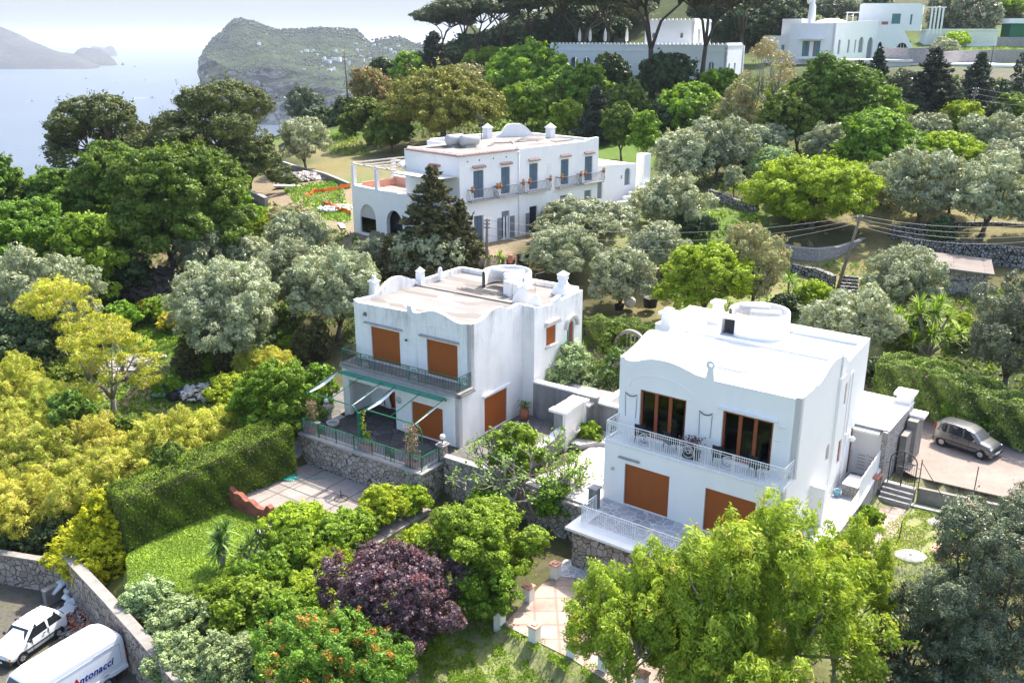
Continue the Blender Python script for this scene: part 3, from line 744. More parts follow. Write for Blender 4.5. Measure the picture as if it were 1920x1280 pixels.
KIND = {
 # name, category, group, shape, material, leaf aspect, crown bottom share, puff, density, flat, bark, leaf scale, accent share, droop
 'olive':   ('olive_tree', 'olive tree', 'grey-green olive trees', 'fluffy', 'olive_leaf', .38, .09, .052, .80, .9, 'bark', 1.15, 0, 0),
 'broad':   ('broadleaf_tree', 'tree', 'leafy green trees', 'round', 'mid_leaf', .62, .07, .055, .85, .85, 'bark', 1.25, 0, 0),
 'bright':  ('broadleaf_tree', 'tree', 'leafy green trees', 'round', 'bright_leaf', .62, .06, .055, .85, .85, 'bark', 1.2, 0, 0),
 'lime':    ('broadleaf_tree', 'tree', 'leafy green trees', 'fluffy', 'lime_leaf', .55, .10, .045, .9, .85, 'bark', 1.05, 0, 0),
 'darkoak': ('evergreen_oak', 'tree', 'dark evergreen trees', 'round', 'dark_leaf', .6, .10, .05, .9, .9, 'bark', 1.1, 0, 0),
 'cedar':   ('conifer_tree', 'conifer', 'dark conifers', 'cone', 'cedar_needle', .32, .06, .042, .9, .5, 'bark', 1.2, 0, 0),
 'farcedar': ('conifer_tree', 'conifer', 'dark conifers', 'cone', 'far_cedar_needle', .35, .04, .042, .95, .5, 'bark', 1.2, 0, 0),
 'cypress': ('cypress_tree', 'cypress', 'dark conifers', 'column', 'far_cedar_needle', .4, .02, .06, .9, 1, 'bark', 1, 0, 0),
 'shrubcone': ('cypress_shrub', 'shrub', 'garden shrubs', 'column', 'cedar_needle', .4, .0, .05, .9, 1, 'bark', 1, 0, 0),
 'pine':    ('pine_tree', 'pine tree', 'spreading pines on the brow', 'tiers', 'pine_needle', .36, .18, .05, 1.0, .62, 'bark', 1.0, 0, 0),
 'pinedome': ('pine_tree', 'pine tree', 'spreading pines on the brow', 'dome', 'pine_dome_needle', .4, .22, .042, 1.1, .8, 'bark', 1.0, 0, 0),
 'stone':   ('umbrella_pine', 'pine tree', 'umbrella pines on the ridge', 'umbrella', 'stone_pine_needle', .35, .56, .05, 1.5, .5, 'pine_bark', 1.1, 0, 0),
 'gum':     ('eucalyptus_tree', 'tree', 'thin-leaved trees', 'sparse', 'tan_leaf', .3, .25, .05, .55, 1.0, 'pale_bark', 1.0, .35, .6),
 'tan':     ('broadleaf_tree', 'tree', 'leafy green trees', 'fluffy', 'tan_leaf', .4, .12, .05, .8, 1, 'bark', 1.0, .15, 0),
 'rust':    ('broadleaf_tree', 'tree', 'leafy green trees', 'fluffy', 'rust_leaf', .5, .12, .05, .8, 1, 'bark', 1.0, .45, 0),
 'amber':   ('feathery_tree', 'tree', 'thin-leaved trees', 'sparse', 'amber_leaf', .28, .12, .055, .72, .7, 'pale_bark', 1.0, .15, .2),
 'bamboo':  ('bamboo_clump', 'bamboo', 'bamboo clumps filling the left garden', 'bamboo', 'bamboo_leaf', .17, .0, .05, .62, 1.35, 'bark', 1.7, .18, .55),
 'gold':    ('golden_conifer', 'conifer', 'dark conifers', 'cone', 'gold_leaf', .34, .0, .036, .95, .9, 'bark', 1.25, 0, 0),
 'shrub':   ('shrub', 'shrub', 'garden shrubs', 'fluffy', 'bright_leaf', .6, .0, .06, .9, .9, 'bark', 1.1, 0, 0),
 'limeshrub': ('shrub', 'shrub', 'garden shrubs', 'fluffy', 'lime_leaf', .5, .0, .05, .95, .9, 'bark', 1.0, 0, 0),
 'silvershrub': ('variegated_shrub', 'shrub', 'garden shrubs', 'fluffy', 'silver_leaf', .5, .0, .05, .9, .9, 'bark', 1.0, 0, 0),
 'redtip':  ('red_tipped_tree', 'tree', 'leafy green trees', 'fluffy', 'red_tip_leaf', .5, .05, .05, .95, .9, 'bark', 1.0, .12, 0),
 'plum':    ('plum_tree', 'tree', 'leafy green trees', 'fluffy', 'plum_leaf', .6, .05, .045, .9, .95, 'bark', .95, .08, 0),
 'mulberry': ('mulberry_tree', 'tree', 'leafy green trees', 'fluffy', 'bright_leaf', .68, .08, .05, .85, .9, 'bark', 1.1, 0, 0),
 'compound': ('compound_leaved_tree', 'tree', 'leafy green trees', 'tufts', 'compound_leaf', .32, .05, .042, .5, 1.3, 'pale_bark', 1.5, .06, .5),
 'greygreen': ('evergreen_tree', 'tree', 'dark evergreen trees', 'fluffy', 'grey_green_leaf', .42, .06, .04, .85, .95, 'bark', 1.0, .02, 0),
 'oleander': ('oleander_shrub', 'shrub', 'garden shrubs', 'fluffy', 'oleander_leaf', .4, .0, .05, .9, .9, 'bark', 1.0, .06, 0),
 'yellowflower': ('flowering_shrub', 'shrub', 'garden shrubs', 'fluffy', 'yellow_flower_leaf', .6, .0, .06, .9, .9, 'bark', 1.0, .4, 0),
}
_cache = {}
def tree_meshes(kind, qc, hc, var):
    key = (kind, qc, hc, var)
    if key in _cache: return _cache[key]
    nm, cat, grp, shape, mat, asp, cb, puff, dens, flat, bark, ls, accs, droop = KIND[kind]
    r = np.random.default_rng(abs(hash((kind, round(qc), hc, var))) % 99991 if False else (sum(map(ord, kind)) * 131 + int(qc) * 7 + int(hc * 10) * 3 + var * 977) % 99991)
    Hc = hc * (1 - cb); z0 = hc * cb
    lobes = lobes_for(shape, Hc, r)
    pf = puff * (.74 if qc > 34 else .95)
    P, N, tt, ck = crown_points(lobes, Hc, qc, dens, r, pf, flat)
    n = len(P)
    if shape in ('round', 'fluffy', 'tiers', 'dome', 'umbrella', 'sparse', 'tufts'):   # ragged outline, a few gaps
        keep = r.uniform(size=n) > (.05 + .35 * (ck > .8)); P, N, tt, ck = P[keep], N[keep], tt[keep], ck[keep]; n = len(P)
    L = fib(n, r)
    if droop: L = L * (1 - droop * .5) + np.array([0, 0, -1.0]) * droop + unit(P * np.array([1, 1, 0]) + 1e-6) * droop * .6
    if kind == 'gold': L = L * .4 + np.array([0, 0, .7]) + unit(P * np.array([1, 1, 0]) + 1e-6) * .8
    if qc > 15:   # stray sprigs break the outline
        q = r.choice(n, size=max(20, n // 220)); out = unit(P[q] - np.array([0, 0, Hc * .4])); ks = r.integers(8, 20, len(q)); ii = np.repeat(np.arange(len(q)), ks)
        tt_ = r.uniform(.0, 1, len(ii)) * r.uniform(.03, .085, len(q))[ii]
        P = np.concatenate([P, P[q][ii] + out[ii] * tt_[:, None] + r.normal(0, .5 / qc, (len(ii), 3))]); N = np.concatenate([N, N[q][ii] + fib(len(ii), r) * .7]); tt = np.concatenate([tt, np.clip(tt[q][ii] + .1, 0, 1)]); ck = np.concatenate([ck, ck[q][ii]]); n = len(P); L = np.concatenate([L, fib(len(ii), r) * .6 + out[ii]])
    if kind in ('cedar', 'farcedar', 'pine'): L = L * .6 + unit(P * np.array([1, 1, 0]) + 1e-6) + np.array([0, 0, .35])
    acc = None
    if accs: acc = ((ck > 1 - accs * 1.6) & (r.uniform(size=n) < .65) & (N[:, 2] > -.2)).astype(float) if kind != 'oleander' else (r.uniform(size=n) < accs).astype(float)
    s = ls / qc * np.clip(r.lognormal(-.08, .35, n), .4, 2.0)
    P = P + np.array([0, 0, z0])
    me = leaves_mesh(nm + '_crown', P, N, L, s, asp, tt, acc)
    me.materials.append(M[mat])
    # trunk and limbs
    b = MB(); tr = .022 if cb > .03 else .014
    if kind in ('stone',): tr = .017
    if kind in ('bamboo',): tr = .006
    big = sorted(lobes, key=lambda l: -l[1])
    if kind == 'bamboo':
        for c, rad in lobes[::3]:
            x, y, z = c; b.tube([(x * .7, y * .7, 0), (x * .85, y * .85, z * .5), (x, y, z)], [.006, .005, .003], 4)
    else:
        fork = z0 + Hc * (.08 if shape in ('round', 'fluffy', 'tiers', 'sparse', 'dome', 'tufts') else .0)
        if kind == 'stone': fork = z0 * .62
        if shape in ('cone', 'column'):
            b.tube([(0, 0, -.03), (0, 0, hc * .4), (0, 0, hc * .92)], [tr * 1.2, tr, tr * .2], 6)
            lim = lobes[::5]
        else:
            lx, ly = r.uniform(-.03, .03, 2)
            b.tube([(0, 0, -.06), (lx * .5, ly * .5, fork * .5), (lx, ly, max(fork, .02))], [tr * 1.5, tr * 1.05, tr * .9], 7)
            lim = lobes if len(lobes) < 16 else lobes[::2]
            if kind in ('stone', 'gum', 'amber'): lim = lobes
            main = []
            for k in range(4 if kind != 'stone' else 3):
                t = k * 2.1 + r.uniform(0, .8); rr = r.uniform(.08, .15)
                q1 = (lx + rr * .5 * math.cos(t), ly + rr * .5 * math.sin(t), fork + (z0 + Hc * .35 - fork) * .5)
                q2 = (lx + rr * 1.3 * math.cos(t), ly + rr * 1.3 * math.sin(t), z0 + Hc * (.3 if kind != 'stone' else .15))
                b.tube([(lx, ly, fork - .01), q1, q2], [tr * .75, tr * .6, tr * .45], 5); main.append(q2)
            for c, rad in lim:
                c = (c[0], c[1], c[2] + z0)
                q = min(main, key=lambda m: (m[0] - c[0]) ** 2 + (m[1] - c[1]) ** 2)
                mid = ((q[0] + c[0]) * .5 + r.uniform(-.02, .02), (q[1] + c[1]) * .5 + r.uniform(-.02, .02), (q[2] * .45 + c[2] * .55) - .02 * Hc)
                b.tube([q, mid, c], [tr * .42, tr * .3, tr * .12], 4)
    tm = bpy.data.meshes.new(nm + '_trunk'); tm.from_pydata(b.v, [], b.f); tm.materials.append(M[bark])
    tm.polygons.foreach_set('use_smooth', [True] * len(b.f)); tm.update()
    _cache[key] = (me, tm, n); return _cache[key]
QC = (12, 18, 27, 40, 60, 84)
HC = (.45, .62, .82, 1.05, 1.4, 1.9, 2.6)
_cnt = {}
def tree(kind, px, base, top, w, label, wz=None, seed=None, ground=None, lean=None, dens=1.0):
    """a tree or shrub standing where the photo shows it: column px, base row, top row, width in photo pixels"""
    nm, cat, grp, shape, mat, asp, cb, *_ = KIND[kind]
    g = on_ground(px, base) if ground is None else Vector(ground)
    if 150 < base < 340 and w > 45 and kind != 'stone': w *= 1.15; top -= 4
    Z = depth(g); W = w * Z / FPX
    h = z_at_row(g.x, g.y, top) - g.z
    h = max(h, .3)
    # the crown is seen from above: its far rim rises in the picture, allow for it
    h = max(h - W * .5 * abs(ray(px, top).z) * (.55 if h < W * 1.4 else .3), h * .6)
    if kind == 'cypress': pass
    q = w / 1920 * 1024 / 2.15 * dens
    qc = min(QC, key=lambda a: abs(math.log(a / q))); hc = min(HC, key=lambda a: abs(math.log(a / (h / W))))
    k = _cnt.get((kind, qc, hc), 0); _cnt[(kind, qc, hc)] = k + 1
    var = k % 3 if qc < 40 else k % 2
    cm, tm, n = tree_meshes(kind, qc, hc, var)
    e = empty(nm, g, (px * 1.37 + base) % 6.28 if seed is None else seed, label, cat, grp)
    j = math.sin(px * 12.9 + base * 7.7); e.rotation_euler[0] = .09 * j; e.rotation_euler[1] = .08 * math.sin(px * 3.3)
    sc = (W * (1.1 + .09 * j), W * (1.1 - .07 * j), h / hc)
    for nm2, me in (('crown', cm), ('trunk', tm)):
        o = bpy.data.objects.new(nm2, me); COL.objects.link(o); o.parent = e; o.scale = sc
    return e

# ------------------------------------------------------------------ large setting: ground, sea, headlands
build_ground()
SEA = -150.0
def sea():
    ring = [150, 400, 900, 2000, 4500, 9000, 18000, 36000]
    n = 48; V = []; F = []
    for R in ring:
        for k in range(n):
            t = math.pi * (1.18 * k / (n - 1) - .09); V.append((R * math.cos(t), R * math.sin(t), SEA))
    for i in range(len(ring) - 1):
        for k in range(n - 1): F.append((i * n + k, i * n + k + 1, (i + 1) * n + k + 1, (i + 1) * n + k))
    b = MB(); b.add(V, [f[::-1] for f in F])
    t = NT('sea_water'); v = t.geo()
    n1 = t.noise(v, 0.0016, 5, 0.6); n2 = t.noise(v, 0.06, 4, 0.6)
    t.base(t.ramp(n1, [(0.35, (0.07, 0.10, 0.15)), (0.7, (0.10, 0.135, 0.185))])).rough(0.28, 0.5)
    t.bump(n2, 0.6, 2.0)
    o = b.build('sea', t.m); tag(o, kind='structure')
sea()
def sky_backdrop():
    """pale, hazy low sky over the sea, far beyond everything"""
    b = MB(); n = 40; R = 52000; V = []
    els = (-1.5, 1, 3, 6, 10, 15, 21)
    for el in els:
        for k in range(n + 1):
            t = math.radians(20 + 140 * k / n); V.append((R * math.cos(t) * math.cos(math.radians(el)), R * math.sin(t) * math.cos(math.radians(el)), R * math.sin(math.radians(el))))
    F = [(i * (n + 1) + k, i * (n + 1) + k + 1, (i + 1) * (n + 1) + k + 1, (i + 1) * (n + 1) + k) for i in range(len(els) - 1) for k in range(n)]
    b.add(V, F)
    t = NT('low_sky'); v = t.geo(); em = t.new('ShaderNodeEmission')
    c = t.ramp(t.noise(t.geo((1, 1, 3)), 0.00006, 4, 0.5), [(0.3, (0.70, 0.78, 0.88)), (0.7, (0.77, 0.82, 0.88))]); t.link(c, em.inputs[0]); em.inputs[1].default_value = 0.3
    t.n.remove(t.b); t.link(em.outputs[0], t.out.inputs[0])
    o = b.build('sky', t.m); tag(o, kind='structure')
sky_backdrop()
def far_at(px, py, Z):
    r = ray(px, py); return Vector((0, 0, CAMZ)) + r * Z
def headland(name, ridge, base_row, Z0, Zr, Z1, mat, cliff=None, ncol=150, nrow=44, amp=6.0, fs=0.02):
    """ridge: (column, row) of the skyline; the land rises from the sea at Z0 to the ridge at Zr and falls to the sea at Z1"""
    rx = [p[0] for p in ridge]; ry = [p[1] for p in ridge]
    cols = np.linspace(rx[0], rx[-1], ncol); V = []; r = np.random.default_rng(3)
    ph = r.uniform(0, 6.28, 24); fr = r.uniform(.6, 1.4, 24)
    def nz(x, y):
        s = 0
        for k in range(24):
            f = fs * (1.0 + (k % 6) * .9) * fr[k]; a = ph[k] * 3
            s += math.sin((x * math.cos(a) + y * math.sin(a)) * f + ph[k]) / (1 + (k % 6) * .8)
        return s / 6
    for c in cols:
        yr = np.interp(c, rx, ry); zr = CAMZ + ray(c, yr).z * Zr
        edge = min(1, (c - rx[0]) / 6.0 + .0, (rx[-1] - c) / 6.0 + .0)
        for j in range(nrow):
            v = j / (nrow - 1)
            if cliff:
                rc = np.interp(c, [p[0] for p in cliff], [p[1] for p in cliff])
                zc = CAMZ + ray(c, rc).z * (Z0 + 60); zc = min(zc, zr - 5)
                if v < .35: Z = Z0 + 60 * (v / .35) ** 1.3; z = SEA - 8 + (zc - SEA + 8) * (v / .35) ** .9
                elif v < .8: u = (v - .35) / .45; Z = Z0 + 60 + (Zr - Z0 - 60) * u; z = zc + (zr - zc) * (u ** .8)
                else: u = (v - .8) / .2; Z = Zr + (Z1 - Zr) * u; z = zr + (SEA - 8 - zr) * u ** 2
            else:
                if v < .6: u = v / .6; Z = Z0 + (Zr - Z0) * u; z = SEA - 3 + (zr - SEA + 3) * (u ** .75)
                else: u = (v - .6) / .4; Z = Zr + (Z1 - Zr) * u; z = zr + (SEA - 3 - zr) * u ** 1.5
            x = (c - 960) / FPX * Z; y = Z * 1.054
            k = math.sin(math.pi * min(1, v * 1.0)) 
            if z > SEA:
                x += nz(y + 400, z * 3) * amp * 1.2 * k; y += nz(x, z * 3) * amp * 2.2 * k * (1 if v < .36 or not cliff else .2); z += nz(x, y) * amp * k * ((0.5 if v < .33 else .07) if cliff else .5)
            z = SEA - 8 + (z - SEA + 8) * max(0, edge) ** .35
            V.append((x, y, z))
    idx = np.arange(ncol * nrow).reshape(ncol, nrow)
    F = np.stack([idx[:-1, :-1], idx[1:, :-1], idx[1:, 1:], idx[:-1, 1:]], -1).reshape(-1, 4)
    me = quads_mesh(name, V, F); me.polygons.foreach_set('use_smooth', np.ones(len(F), bool)); me.materials.append(mat)
    o = bpy.data.objects.new(name, me); COL.objects.link(o); tag(o, kind='structure'); return o
def headland_mat(name, fs, green, green2, rock, lo=0.50):
    t = NT(name); v = t.geo(); g = t.new('ShaderNodeNewGeometry'); sep = t.new('ShaderNodeSeparateXYZ'); t.link(g.outputs['Normal'], sep.inputs[0])
    n1 = t.noise(v, fs, 8, 0.75); n2 = t.noise(v, fs * 4, 7, 0.75); n3 = t.noise(t.geo((1, 1, .35)), fs * 2.2, 7, 0.75)
    c = t.mix(t.ramp(n1, [(0.42, 0.0), (0.6, 1.0)]), green, green2)
    c = t.mix(t.ramp(n2, [(0.35, 0.75), (0.6, 0.0)]), c, tuple(x * .35 for x in green))
    slope = t.math('ADD', sep.outputs[2], t.math('MULTIPLY', t.math('SUBTRACT', n3, 0.5), 1.5))
    c = t.mix(t.ramp(slope, [(lo, 1.0), (lo + 0.12, 0.0)]), c, t.mix(t.ramp(n2, [(0.42, 0.0), (0.55, 1.0)]), rock, tuple(x * .3 for x in green)))
    t.base(c).rough(0.95, 0.05); t.bump(n2, 1.0, 6.0)
    M[name] = t.m; return t.m
hm = headland_mat('cliff_hill', 0.010, (0.022, 0.036, 0.016), (0.06, 0.082, 0.028), (0.33, 0.30, 0.28), 0.54)
HILL_R = [(371, 128), (376, 108), (384, 92), (398, 76), (418, 60), (438, 41), (452, 37), (478, 43), (495, 50), (520, 59), (536, 56), (560, 58), (600, 54), (640, 56), (668, 58), (680, 68), (690, 80), (712, 74), (745, 70), (775, 82), (830, 88), (900, 92)]
HILL_C = [(370, 100), (400, 122), (450, 140), (500, 130), (560, 150), (620, 165), (680, 190), (760, 190), (900, 190)]
headland('hill', HILL_R, 0, 1840, 2380, 2800, hm, HILL_C, 260, 130, 20.0, 0.034)
hm2 = headland_mat('far_hill', 0.006, (0.055, 0.05, 0.045), (0.085, 0.078, 0.062), (0.24, 0.22, 0.2), 0.25)
headland('far_headland', [(-260, 8), (-120, 26), (-40, 36), (0, 47), (30, 60), (60, 76), (90, 88), (112, 97), (135, 100), (150, 112), (165, 121), (196, 128)], 0, 5000, 5600, 6400, hm2, None, 90, 40, 26, 0.006)
headland('far_headland', [(120, 112), (138, 95), (150, 90), (165, 91), (182, 92), (196, 102), (207, 112), (213, 121)], 0, 5600, 5900, 6300, hm2, None, 50, 24, 16, 0.008)
headland('far_island', [(160, 92), (170, 87), (180, 88), (192, 90), (203, 86), (212, 91), (215, 95)], 0, 8300, 8500, 8800, hm2, None, 50, 14, 8, 0.006)
headland('sea_rock', [(219, 119), (223, 115.5), (227, 119)], 0, 5650, 5680, 5720, hm2, None, 14, 10, 2, 0.03)

def boat(px, py, L, ang, label, wake=3.5):
    k = (SEA - CAMZ) / ray(px, py).z; P = Vector((0, 0, CAMZ)) + ray(px, py) * k
    e = empty('motor_boat', (P.x, P.y, SEA), math.radians(ang), label, 'boat', 'boats out on the water')
    b = MB(); W = L * .3
    sec = [(-.5, .5, 0.11), (-.1, .5, .12), (.25, .40, .14), (.5, .02, .17)]
    vs = []
    for x, w, h in sec:
        vs += [(x * L, -w * W, h * L * .8), (x * L, -w * W * .7, -.02 * L), (x * L, w * W * .7, -.02 * L), (x * L, w * W, h * L * .8)]
    fs = [(0, 1, 2, 3), (15, 14, 13, 12)]
    for i in range(3):
        for j in range(3): fs.append((i * 4 + j, (i + 1) * 4 + j, (i + 1) * 4 + j + 1, i * 4 + j + 1))
        fs.append((i * 4 + 3, (i + 1) * 4 + 3, (i + 1) * 4, i * 4))
    b.add(vs, fs).build('hull', M['plastic_white'], e)
    c = MB(); c.box(-.2 * L, -.3 * W, .1 * L, .15 * L, .3 * W, .24 * L, taper=.03 * L); c.build('cabin', M['car_glass'], e)
    w = MB(); n = 10
    vs = []
    for i in range(n + 1):
        x = -L * .4 - i / n * L * wake; hw = W * (.35 + .9 * (i / n) ** .8) * (1 + .15 * math.sin(i * 2.3))
        vs += [(x, -hw, .25), (x, hw, .25)]
    w.add(vs, [(2 * i, 2 * i + 1, 2 * i + 3, 2 * i + 2) for i in range(n)])
    o = w.build('wake', M['wake_foam']); o.location = e.location; o.rotation_euler = e.rotation_euler
    tag(o, kind='stuff')
boat(286, 184, 17, 22, 'white motor boat trailing the widest white wake, just above the pines', 2.6)
boat(161, 148, 17, 20, 'white motor boat with a long wake below the end of the headland', 3)
boat(253, 126, 22, 8, 'small white boat passing right of the headland tip', 3.5)
boat(273, 151, 16, 165, 'small white boat midway between the headland and the cliff hill', 2.5)
boat(217, 156, 9, 10, 'tiny pale boat with hardly any wake, centre of the bay', .6)
boat(60, 190, 12, 0, 'tiny boat lying alone on the water at far left', 1)
boat(373, 110, 30, 175, 'white boat close beside the cliff edge of the hill', 2)

# houses and woods on the far hill
def hill_point(px, py):
    """drop a point on the hill's slope where the photo shows it"""
    yr = np.interp(px, [p[0] for p in HILL_R], [p[1] for p in HILL_R]); rc = np.interp(px, [p[0] for p in HILL_C], [p[1] for p in HILL_C])
    zr = CAMZ + ray(px, yr).z * 2380; zc = min(CAMZ + ray(px, rc).z * 1900, zr - 5)
    lo, hi = 0.0, 1.0
    for _ in range(30):
        u = (lo + hi) / 2; Z = 1900 + 480 * u; z = zc + (zr - zc) * u ** .8
        if z > CAMZ + ray(px, py).z * Z: hi = u
        else: lo = u
    return Vector(((px - 960) / FPX * Z, Z * 1.054, z))
def far_house(px, py, w, label, two=False, rot=0.0):
    P = hill_point(px, py); W = w / FPX * 2100
    e = empty('hillside_house', (P.x, P.y, P.z - 3), rot, label, 'house', 'white houses on the far hill')
    b = MB(); b.box(-W / 2, -W * .3, 0, W / 2, W * .3, 4.5 + W * .22)
    if two: b.box(-W * .1, -W * .45, 0, W * .45, W * .25, 7 + W * .3)
    b.build('wall', M['far_whitewash'], e)
    c = MB(); c.box(-W / 2 - .3, -W * .3 - .3, 4.52 + W * .22, W / 2 + .3, W * .3 + .3, 5.1 + W * .22)
    c.build('roof', M['white_cap'], e)
    d = MB(); d.box(-W * .2, -W * .3 - .12, 4, -W * .06, -W * .3 - .02, 6.2); d.build('window', M['dark_interior'], e)
HH = [(484,85,7,'lone white house high on the open slope of the far hill'),(562,99,6,'small white house, leftmost of the upper row on the far hill'),(573,97,8,'white house with two blocks in the upper row on the far hill'),(585,98,7,'white house third in the upper row on the far hill'),(592,104,5,'little white house below the upper row on the far hill'),
 (566,133,5,'white house alone near the cliff top of the far hill'),(605,113,7,'left end of the long white terrace on the far hill'),(614,117,9,'widest white house in the middle of the far village'),(624,112,9,'white house behind the widest one in the far village'),(633,114,9,'long white house at the right of the far village'),(645,113,6,'white house just left of the tall pole top'),
 (614,134,8,'white house below the far village'),(622,132,6,'small white house beside the one below the far village'),(666,84,8,'white house on the saddle below the ridge end'),(680,74,6,'white building at the end of the wooded ridge'),(668,96,6,'little white house right of the tall pole'),(679,114,5,'narrow white house right of the tall pole'),
 (692,112,7,'white house at the foot of the right slope'),(700,88,9,'white house on the right shoulder, lower'),(709,86,8,'largest white house on the right shoulder'),(722,92,6,'white house near the right end of the shoulder'),(731,96,7,'white house among trees at the right end of the shoulder'),(738,100,8,'white house rightmost on the far shoulder'),(745,88,6,'white house high at the right end'),
 (628,98,6,'small white house above the far village'),(640,97,5,'tiny white house above the village by the pole'),(601,126,4,'tiny white house on the green slope below the village'),(652,120,5,'small white house right under the pole crossarms')]
for i, (a, b_, w, l) in enumerate(HH): far_house(a, b_, w, l, i % 3 == 0, (i * .7) % 1.2 - .6)
def hill_wood():
    r = np.random.default_rng(11); V = []; F = []; tv = []
    base = bmesh.new(); bmesh.ops.create_icosphere(base, subdivisions=1, radius=1); bv = np.array([v.co[:] for v in base.verts]); bf = np.array([[v.index for v in f.verts] for f in base.faces]); base.free()
    n = 0
    while n < 4800:
        px = r.uniform(376, 880); yr = np.interp(px, [p[0] for p in HILL_R], [p[1] for p in HILL_R]); rc = np.interp(px, [p[0] for p in HILL_C], [p[1] for p in HILL_C])
        u = r.uniform(0, 1) ** (2.0 if n % 3 else .8); py = yr + 1 + (rc - yr) * u
        dens = .25 + .75 * (math.sin(px * .05 + py * .11) * math.sin(px * .021 - py * .07) > -.05)
        if u < .12: dens = 1 if px < 680 else .5
        if r.uniform() > dens: continue
        P = hill_point(px, py); s = r.uniform(1.2, 3.0) * (1.3 if u < .12 else 1)
        V.append(bv * r.uniform(.75, 1.2, (len(bv), 3)) * [s, s, s * .8] + [P.x, P.y, P.z + s * (.5 + (1.0 if u < .1 else 0))]); F.append(bf + n * len(bv)); tv += [r.uniform()] * len(bf); n += 1
    me = quads_mesh('hillside_wood', np.concatenate(V), np.concatenate(F)); at = me.attributes.new('tint', 'FLOAT', 'FACE'); at.data.foreach_set('value', np.array(tv, np.float32))
    me.materials.append(leaf_material('hill_wood_leaf', (0.010, 0.018, 0.008), (0.035, 0.05, 0.018), trans=0.0)); o = bpy.data.objects.new('hillside_wood', me); COL.objects.link(o); tag(o, kind='stuff')
hill_wood()

# ------------------------------------------------------------------ houses
def frame(F, name, label, cat, group=None):
    return empty(name, tuple(F[0]), math.radians(F[1]), label, cat, group)
def railing(name, parent, pts, h, mat, step=.115, ornaments=(), z=0.0, r=.011, label=None, post=.02):
    """metal railing with balusters along a polyline of (x, y); ornaments: distances along it with a framed rosette panel"""
    b = MB(); P = [Vector((p[0], p[1], z + (p[2] if len(p) > 2 else 0))) for p in pts]; acc = 0.0
    mats = mat if isinstance(mat, list) else [mat, mat]
    for i in range(len(P) - 1):
        a, c = P[i], P[i + 1]; d = c - a; L = d.length; u = d / L; ang = math.atan2(u.y, u.x)
        b.box(0, -.025, h - .03, L, .025, h, M=T(*a) @ rotz(ang))
        b.box(0, -.012, .08, L, .012, .105, M=T(*a) @ rotz(ang))
        b.box(0, -.012, h - .16, L, .012, h - .14, M=T(*a) @ rotz(ang))
        n = int(L / step)
        for k in range(n + 1):
            s = k * L / n; q = a + u * s
            w = post if k % 12 == 0 else r
            if any(abs(acc + s - o) < .34 for o in ornaments) and w != post: continue
            b.mat(0 if w == post else 1).box(-w, -w, 0 if w == post else .09, w, w, h - .02, M=T(*q) @ rotz(ang)).mat(0)
        for o in ornaments:
            s = o - acc
            if 0 < s < L:
                q = a + u * s
                for e in (-.34, .34): b.box(e - .014, -.014, 0, e + .014, .014, h - .02, M=T(*q) @ rotz(ang))
                Mo = T(q.x, q.y, q.z + h * .5) @ rotz(ang)
                for rad in (.30, .09):
                    b.tube([Mo @ Vector((rad * math.cos(t), 0, rad * math.sin(t))) for t in np.linspace(0, 2 * math.pi, 17)], .016, 4, False)
                for k in range(7):
                    t = math.pi * k / 6
                    cx, cz = .18 * math.cos(t), .02 + .18 * math.sin(t)
                    b.tube([Mo @ Vector((cx + .055 * math.cos(a2), 0, cz + .075 * math.sin(a2))) for a2 in np.linspace(0, 2 * math.pi, 9)], .012, 3, False)
        acc += L
    return b.build(name, mats, parent, label=label)
def shutter(parent, x0, z0, x1, z1, y, deg=0, ox=0, oy=0, label=None, mat='orange_slats', nm='shutter'):
    """roller shutter with its white surround, in the wall plane of frame wallM(ox, oy, 0, deg), y in front (negative) or inside"""
    Mw = wallM(ox, oy, 0, deg); b = MB()
    b.box(x0, y, z0, x1, y + .05, z1, M=Mw)
    n = int((z1 - z0) / .055)
    for k in range(n): b.box(x0, y - .008, z0 + k * .055 + .006, x1, y + .002, z0 + k * .055 + .048, M=Mw)
    s = b.build(nm, M[mat], parent, label=label)
    f = MB(); t = .07
    f.box(x0 - t, y - .05, z0, x0, y + .06, z1, M=Mw); f.box(x1, y - .05, z0, x1 + t, y + .06, z1, M=Mw); f.box(x0 - t, y - .05, z1, x1 + t, y + .06, z1 + .09, M=Mw)
    f.build('frame', M['white_metal'], s)
    return s
def hood(parent, x0, x1, z, deg=0, ox=0, oy=0, d=.22, mat='white_cap', h=.1):
    b = MB(); Mw = wallM(ox, oy, 0, deg)
    b.prism([(x0, z), (x1, z), (x1, z + h * .5), (x1 - .05, z + h), (x0 + .05, z + h), (x0, z + h * .5)], [], d, Mw @ T(0, -d, 0))
    return b.build('window_hood', M[mat], parent)
def tile_hood(parent, x0, x1, z, deg, ox, oy, d=.3):
    b = MB(); Mw = wallM(ox, oy, 0, deg); n = max(3, int((x1 - x0) / .2)); w = (x1 - x0) / n
    for k in range(n):
        c = x0 + (k + .5) * w
        b.tube([Mw @ Vector((c, 0, z + .09)), Mw @ Vector((c, -d, z))], w * .48, 6)
    return b.build('window_hood', M['eave_tile'], parent)
def globe(b, c, r, n=12):
    b.lathe([(max(1e-4, r * math.sin(math.pi * k / 8)), -r * math.cos(math.pi * k / 8)) for k in range(9)], n, c)
def barrel(b, c, L, r, ang=0, n=18):
    Mx = T(*c) @ rotz(ang) @ Matrix.Rotation(math.pi / 2, 4, 'Y')
    b.lathe([(1e-3, -L / 2), (r * .8, -L / 2 + .02), (r, -L / 2 + .12), (r, L / 2 - .12), (r * .8, L / 2 - .02), (1e-3, L / 2)], n, M=Mx)

